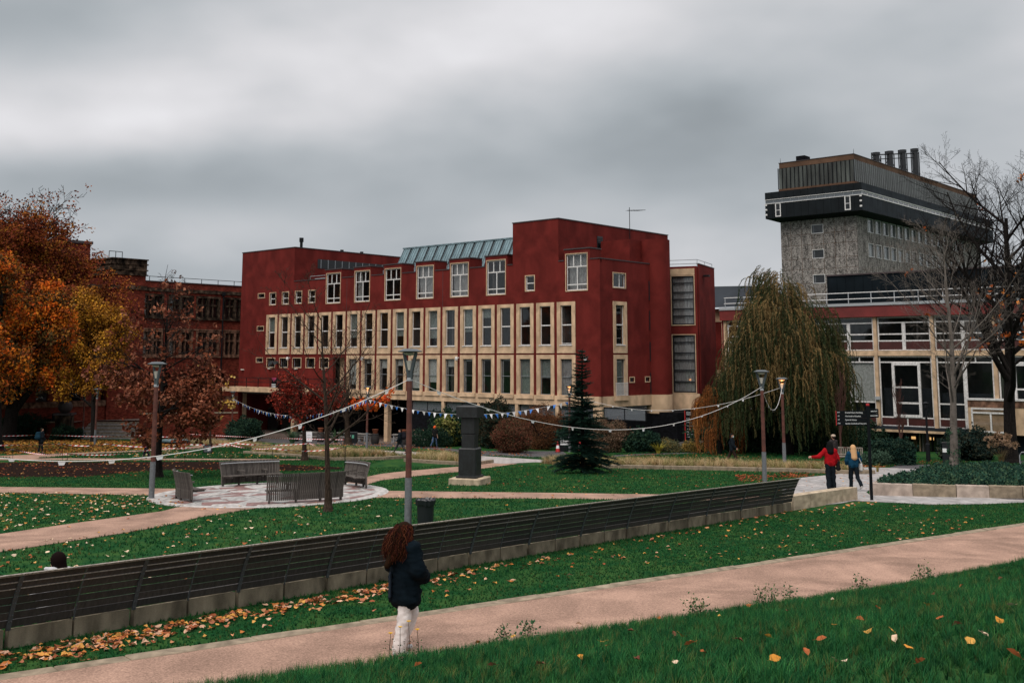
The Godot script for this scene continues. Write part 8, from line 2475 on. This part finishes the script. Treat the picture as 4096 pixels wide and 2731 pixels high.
	ey.box(Vector3(-0.02, -0.004, -0.003), Vector3(0.02, 0.004, 0.003), Transform3D(R, head + R * Vector3(0, -0.052, 0.09)))
	for i in ey.v.size(): ey.v[i] *= s
	part(root, "face", ey, M.skin_cloth)
	# hair
	var hc: Color = o.hair
	var hb := [[head + R * Vector3(0, 0.034, -0.022), head + R * Vector3(0, 0.012, -0.03), 0.1, 0.098, hc]]
	for q in o.get("locks", []): hb.append([head + R * q[0], head + R * q[1], q[2], q[3], hc])
	var hm := MB.new()
	flesh(hm, hb, minf(fine, 0.015), 0.04)
	for i in hm.v.size(): hm.v[i] *= s
	part(root, "hair", hm, M.skin_cloth)
	root.set_meta("wrist_left", wrists[0] * s); root.set_meta("wrist_right", wrists[1] * s); root.set_meta("head", head * s)
	return root

func make_people() -> void:
	var fair := Color(0.52, 0.3, 0.22); var tan := Color(0.36, 0.2, 0.14)
	var hang := Vector3(0.12, -1, 0.05)
	var black := Color(0.011, 0.013, 0.016)
	# the woman on the near path
	var w := person("woman with long curly auburn hair, dark puffer coat and white trousers on the near path", gp(-1.47, -15.18, 0.02), 2.25, 1.70, {"cell": 0.016, "top": Color(0.006, 0.009, 0.014), "trousers": Color(0.62, 0.58, 0.56), "shoes": Color(0.5, 0.5, 0.5), "skin": fair, "hair": Color(0.018, 0.008, 0.006), "legs": [[-0.16, 0.05], [0.4, 0.7]], "arms": [[Vector3(-0.3, -1, 0.1), Vector3(0.45, -0.55, 0.75)], [Vector3(0.3, -1, -0.1), Vector3(-0.25, -0.5, 0.85)]], "puff": 0.07, "hem": 0.74, "wide": 0.034, "pockets": true, "top_name": "puffer_coat", "turn": 0.25, "locks": [[Vector3(0, 0.0, -0.06), Vector3(0.02, -0.22, -0.13), 0.09, 0.1], [Vector3(0.05, -0.1, -0.1), Vector3(0.09, -0.33, -0.2), 0.075, 0.055], [Vector3(-0.06, -0.05, -0.06), Vector3(-0.1, -0.32, -0.14), 0.08, 0.07], [Vector3(0.0, -0.2, -0.16), Vector3(0.05, -0.42, -0.3), 0.09, 0.045]]})
	# curls
	var hp: Vector3 = w.get_meta("head")
	var cu := MB.new()
	for k in 560:
		cu.col = [Color(0.03, 0.011, 0.008), Color(0.06, 0.019, 0.011), Color(0.018, 0.008, 0.006), Color(0.1, 0.034, 0.018)][k % 4]
		var a := rng.randf_range(-2.4, 2.4) + PI
		var st := hp + Vector3(sin(a) * 0.1, rng.randf_range(-0.04, 0.1), cos(a) * 0.1 - 0.02)
		var l := rng.randf_range(0.22, 0.43)
		var d := Vector3(sin(a) * 0.25 + rng.randf_range(-0.12, 0.25), -1.0, -0.35 + rng.randf_range(-0.35, 0.1)).normalized()
		var pts := []; var rad := []
		for j in 12:
			var t := j / 11.0
			pts.append(st + d * l * t + Vector3(sin(t * 16.0 + k), 0, cos(t * 16.0 + k)) * 0.014 + Vector3(sin(a), 0, cos(a)) * 0.05 * sin(t * PI)); rad.append(lerpf(0.0055, 0.0025, t))
		cu.tube(pts, rad, 3, false)
	part(w, "curls", cu, M.skin_cloth)
	var pk := MB.new()
	pk.col = Color(0.022, 0.028, 0.04)
	pk.cbox(Vector3(-0.13, 0.75, -0.02), Vector3(0.13, 1.06, 0.02), 0.015, Transform3D(Basis(Vector3.UP, 2.5), Vector3(0.11, 0, -0.16)))
	part(w, "coat_panel", pk, M.skin_cloth)
	# two women walking across the square
	var r := person("woman in a red jumper and black trousers with one arm held out", gp(12.82, -43.98, 0.024), PI - 0.05, 1.88, {"cell": 0.018, "top": Color(0.3, 0.01, 0.014), "trousers": black, "shoes": Color(0.6, 0.6, 0.62), "skin": fair, "hair": Color(0.008, 0.008, 0.009), "legs": [[0.06, 0.08], [-0.12, 0.1]], "arms": [[Vector3(-0.3, -1, 0.05), Vector3(-0.05, -1, 0.15)], [Vector3(0.85, -0.9, 0.0), Vector3(0.95, -0.1, 0.35)]], "puff": 0.025, "hem": 0.93, "wide": 0.03, "curl": 0.25, "top_name": "jumper", "locks": [[Vector3(0, -0.02, -0.05), Vector3(0, -0.24, -0.09), 0.1, 0.12], [Vector3(-0.07, -0.05, 0.0), Vector3(-0.09, -0.2, -0.03), 0.06, 0.06], [Vector3(0.07, -0.05, 0.0), Vector3(0.09, -0.2, -0.03), 0.06, 0.06]]})
	bag("shoulder_bag", "black shoulder bag on the right side of the woman in red", r, Vector3(-0.3, 0.98, -0.05), Vector3(0.06, 0.24, 0.13), Color(0.012, 0.012, 0.014), Vector3(-0.2, 1.55, 0.0))
	var bl := person("woman with long blonde hair and a dark blue jumper, walking away", gp(13.68, -43.75, 0.024), PI + 0.08, 1.76, {"cell": 0.018, "top": Color(0.008, 0.045, 0.085), "trousers": black, "shoes": Color(0.55, 0.53, 0.52), "skin": fair, "hair": Color(0.52, 0.31, 0.16), "legs": [[-0.3, 0.55], [0.12, 0.06]], "arms": [[Vector3(-0.35, -1, 0.15), Vector3(0.3, -0.6, 0.8)], [Vector3(0.3, -1, 0.1), Vector3(-0.35, -0.6, 0.75)]], "puff": 0.02, "hem": 0.93, "wide": 0.016, "pockets": true, "top_name": "jumper", "locks": [[Vector3(0, -0.02, -0.05), Vector3(0.0, -0.36, -0.11), 0.095, 0.1], [Vector3(-0.06, -0.1, -0.05), Vector3(-0.06, -0.38, -0.1), 0.06, 0.06], [Vector3(0.06, -0.1, -0.05), Vector3(0.06, -0.36, -0.1), 0.06, 0.06]]})
	bag("tote_bag", "white cloth tote bag hanging from the blonde woman's shoulder", bl, Vector3(-0.29, 0.92, -0.02), Vector3(0.05, 0.2, 0.15), Color(0.5, 0.48, 0.46), Vector3(-0.19, 1.46, 0.0))
	# man in the face mask
	var mm := person("man in a black jacket with white sleeve stripes and a pale face mask", gp(12.98, -64.28, 0.024), 1.25, 1.78, {"cell": 0.02, "top": black, "trousers": Color(0.024, 0.016, 0.014), "shoes": Color(0.25, 0.25, 0.26), "skin": tan, "hair": Color(0.01, 0.009, 0.009), "legs": [[0.42, 0.06], [-0.4, 0.14]], "arms": [[Vector3(-0.2, -1, 0.3), Vector3(0, -0.8, 0.7)], [Vector3(0.25, -0.9, -0.5), Vector3(0.05, -1.0, 0.35)]], "puff": 0.03, "hem": 0.86, "wide": 0.012})
	var mk := MB.new()
	mk.col = Color(0.5, 0.62, 0.68)
	var hm: Vector3 = mm.get_meta("head")
	mk.cbox(Vector3(-0.06, -0.085, 0.03), Vector3(0.06, -0.01, 0.115), 0.02, Transform3D(Basis(), hm))
	part(mm, "face_mask", mk, M.skin_cloth)
	var ss := MB.new()
	ss.col = Color(0.7, 0.7, 0.7)
	for e in [-0.02, 0.025]: ss.tube([Vector3(0.25, 1.47, e), Vector3(0.305, 1.33, -0.07 + e), Vector3(0.34, 1.2, -0.14 + e), Vector3(0.35, 1.1, -0.13 + e), Vector3(0.345, 0.95, -0.06 + e)], [0.012, 0.014, 0.014, 0.014, 0.012], 5)
	part(mm, "sleeve_stripes", ss, M.skin_cloth)
	# person in a dark coat by the garden bench
	var dk := person("person in a dark grey coat and a cream hat behind the woman in red", gp(18.3, -62.0), PI + 0.4, 1.7, {"cell": 0.024, "top": Color(0.035, 0.03, 0.028), "trousers": Color(0.02, 0.02, 0.022), "shoes": black, "skin": fair, "hair": Color(0.02, 0.014, 0.012), "legs": [[0.1, 0.1], [-0.1, 0.1]], "arms": [[hang * Vector3(-1, 1, 1), Vector3(0, -1, 0.2)], [Vector3(0.7, -1, 0.1), Vector3(0.5, -1, 0.1)]], "puff": 0.03, "hem": 0.72, "top_name": "coat"})
	var ht := MB.new()
	ht.col = Color(0.42, 0.33, 0.26)
	ht.lathe([Vector2(0.12, 0.0), Vector2(0.135, 0.03), Vector2(0.12, 0.09), Vector2(0.06, 0.12), Vector2(0.0, 0.13)], 14, Transform3D(Basis(), dk.get_meta("head") + Vector3(0, 0.045, -0.01)))
	part(dk, "hat", ht, M.skin_cloth)
	# walkers further off
	var wk := person("person in a black hoodie striding past behind the nearest lamp post", gp(-8.09, -78.63, 0.03), -1.45, 1.8, {"cell": 0.024, "top": black, "trousers": Color(0.028, 0.032, 0.036), "shoes": black, "skin": fair, "hair": Color(0.02, 0.012, 0.01), "legs": [[0.52, 0.05], [-0.5, 0.1]], "arms": [[Vector3(-0.2, -1, -0.2), Vector3(0, -1, 0.5)], [Vector3(0.2, -1, 0.2), Vector3(0, -0.8, 0.6)]], "puff": 0.04, "hem": 0.84})
	bag("backpack", "black backpack worn by the striding person in the hoodie", wk, Vector3(0, 1.28, -0.25), Vector3(0.15, 0.24, 0.1), Color(0.014, 0.015, 0.018), Vector3(0.1, 1.5, -0.1))
	var oh := person("person with bright orange hair in a black shirt and blue jeans", gp(-6.42, -90.42, 0.012), 2.5, 1.74, {"cell": 0.024, "top": Color(0.012, 0.012, 0.014), "trousers": Color(0.05, 0.085, 0.15), "shoes": Color(0.03, 0.04, 0.06), "skin": Color(0.5, 0.3, 0.22), "hair": Color(0.62, 0.1, 0.03), "legs": [[0.25, 0.1], [-0.28, 0.4]], "arms": [[hang * Vector3(-1, 1, 1), Vector3(-0.05, -1, 0.25)], [hang, Vector3(0.05, -1, 0.25)]], "puff": 0.03, "hem": 0.9, "short_sleeves": true, "top_name": "shirt", "locks": [[Vector3(0, 0.05, 0.0), Vector3(0, 0.0, -0.06), 0.1, 0.09]]})
	bag("carrier_bag", "small white carrier bag in the hand of the orange haired person", oh, Vector3(0.26, 0.62, 0.08), Vector3(0.05, 0.14, 0.1), Color(0.6, 0.6, 0.6), Vector3(0.25, 0.84, 0.06))
	var lm := person("person in a long black coat under the orange tree at the left", gp(-33.99, -78.63, 0.02), 2.3, 1.78, {"cell": 0.026, "top": black, "trousers": black, "shoes": Color(0.02, 0.02, 0.022), "skin": fair, "hair": Color(0.015, 0.012, 0.01), "legs": [[0.1, 0.06], [-0.12, 0.1]], "arms": [[hang * Vector3(-1, 1, 1), Vector3(0.3, -0.6, 0.6)], [hang, Vector3(-0.3, -0.6, 0.6)]], "puff": 0.045, "hem": 0.8, "top_name": "coat", "pockets": true})
	bag("backpack", "dark teal backpack on the person in the long black coat", lm, Vector3(0, 1.28, -0.25), Vector3(0.15, 0.25, 0.1), Color(0.01, 0.03, 0.045), Vector3(0.1, 1.5, -0.1))
	person("person in black with pale shoes walking left behind the left lamp post", gp(-23.7, -70.6, 0.02), -1.4, 1.72, {"cell": 0.026, "top": black, "trousers": Color(0.012, 0.014, 0.02), "shoes": Color(0.5, 0.5, 0.52), "skin": fair, "hair": Color(0.01, 0.009, 0.009), "legs": [[0.2, 0.05], [-0.2, 0.2]], "arms": [[Vector3(-0.2, -1, 0.15), Vector3(0.3, 0.2, 0.9)], [Vector3(0.2, -1, 0.15), Vector3(-0.3, 0.2, 0.9)]], "puff": 0.03, "hem": 0.86, "nod": 0.03})
	# two people at the picnic table, facing us
	for k in 2:
		person(["left hand person in black sitting at the picnic table", "right hand person in black sitting at the picnic table"][k], gp(-9.05 + k * 0.85, -100.25, 0.0), 0.1 - 0.5 * k, 1.7, {"cell": 0.028, "top": black, "trousers": black, "shoes": black, "skin": fair, "hair": Color(0.018, 0.012, 0.01), "sit": true, "seat": 0.38, "legs": [[1.45, 1.45], [1.45, 1.45]], "arms": [[Vector3(-0.1, -0.8, 0.5), Vector3(0.3, 0.3, 0.8)], [Vector3(0.1, -0.8, 0.5), Vector3(-0.3, 0.3, 0.8)]], "puff": 0.02, "locks": [[Vector3(0.07, 0.0, -0.03), Vector3(0.09, -0.2, -0.02), 0.05, 0.05], [Vector3(-0.07, 0.0, -0.03), Vector3(-0.09, -0.2, -0.02), 0.05, 0.05]]})
	# someone on the far side of the long bench
	var bo := bench_out(0.42)
	var sp := bench_point(0.42, -0.30, 0.0)
	var st := person("person with black hair and a white hood sitting behind the left end of the bench", sp, atan2(-bo.x, -bo.z), 1.72, {"cell": 0.018, "top": Color(0.5, 0.5, 0.52), "trousers": Color(0.03, 0.035, 0.05), "shoes": black, "skin": fair, "hair": Color(0.008, 0.007, 0.007), "sit": true, "seat": 0.53, "lean": -0.12, "legs": [[1.4, 1.4], [1.4, 1.4]], "arms": [[Vector3(-0.1, -0.9, 0.4), Vector3(0.3, 0, 0.8)], [Vector3(0.1, -0.9, 0.4), Vector3(-0.3, 0, 0.8)]], "puff": 0.03, "top_name": "hooded_top", "locks": [[Vector3(0, 0.0, -0.03), Vector3(-0.02, -0.1, -0.05), 0.1, 0.1]]})
	var hh: Vector3 = st.get_meta("head")
	var hood := MB.new()
	flesh(hood, [[hh + Vector3(-0.09, -0.16, -0.06), hh + Vector3(0.13, -0.13, -0.07), 0.07, 0.06, Color(0.52, 0.52, 0.54)], [hh + Vector3(0.05, -0.14, -0.08), hh + Vector3(0.2, -0.08, -0.05), 0.06, 0.03, Color(0.52, 0.52, 0.54)]], 0.015, 0.03)
	part(st, "hood", hood, M.skin_cloth)

func bag(called: String, label: String, who: Node3D, at: Vector3, half: Vector3, col: Color, strap: Vector3) -> void:
	var b := thing(called, label, "bag", who.transform * at, who.rotation.y)
	var m := MB.new()
	m.col = col
	flesh(m, [[Vector3(0, half.y * 0.6, -half.z * 0.5), Vector3(0, -half.y * 0.5, -half.z * 0.4), half.x * 0.8, half.x * 1.3, col], [Vector3(0, half.y * 0.6, half.z * 0.5), Vector3(0, -half.y * 0.5, half.z * 0.4), half.x * 0.8, half.x * 1.3, col], [Vector3(-half.x * 0.4, -half.y * 0.5, 0), Vector3(half.x * 0.4, -half.y * 0.5, 0), half.x * 1.2, half.x * 1.2, col]], 0.02, 0.05)
	part(b, "pouch", m, M.skin_cloth)
	var s := MB.new()
	s.col = col
	var t := strap - at
	for z in [-0.5, 0.5]: s.tube([Vector3(0, half.y * 0.8, z * half.z), t * 0.6 + Vector3(0, 0, z * half.z * 0.6), t + Vector3(0, 0.02, z * 0.03)], [0.014, 0.014, 0.014], 5)
	part(b, "strap", s, M.skin_cloth)
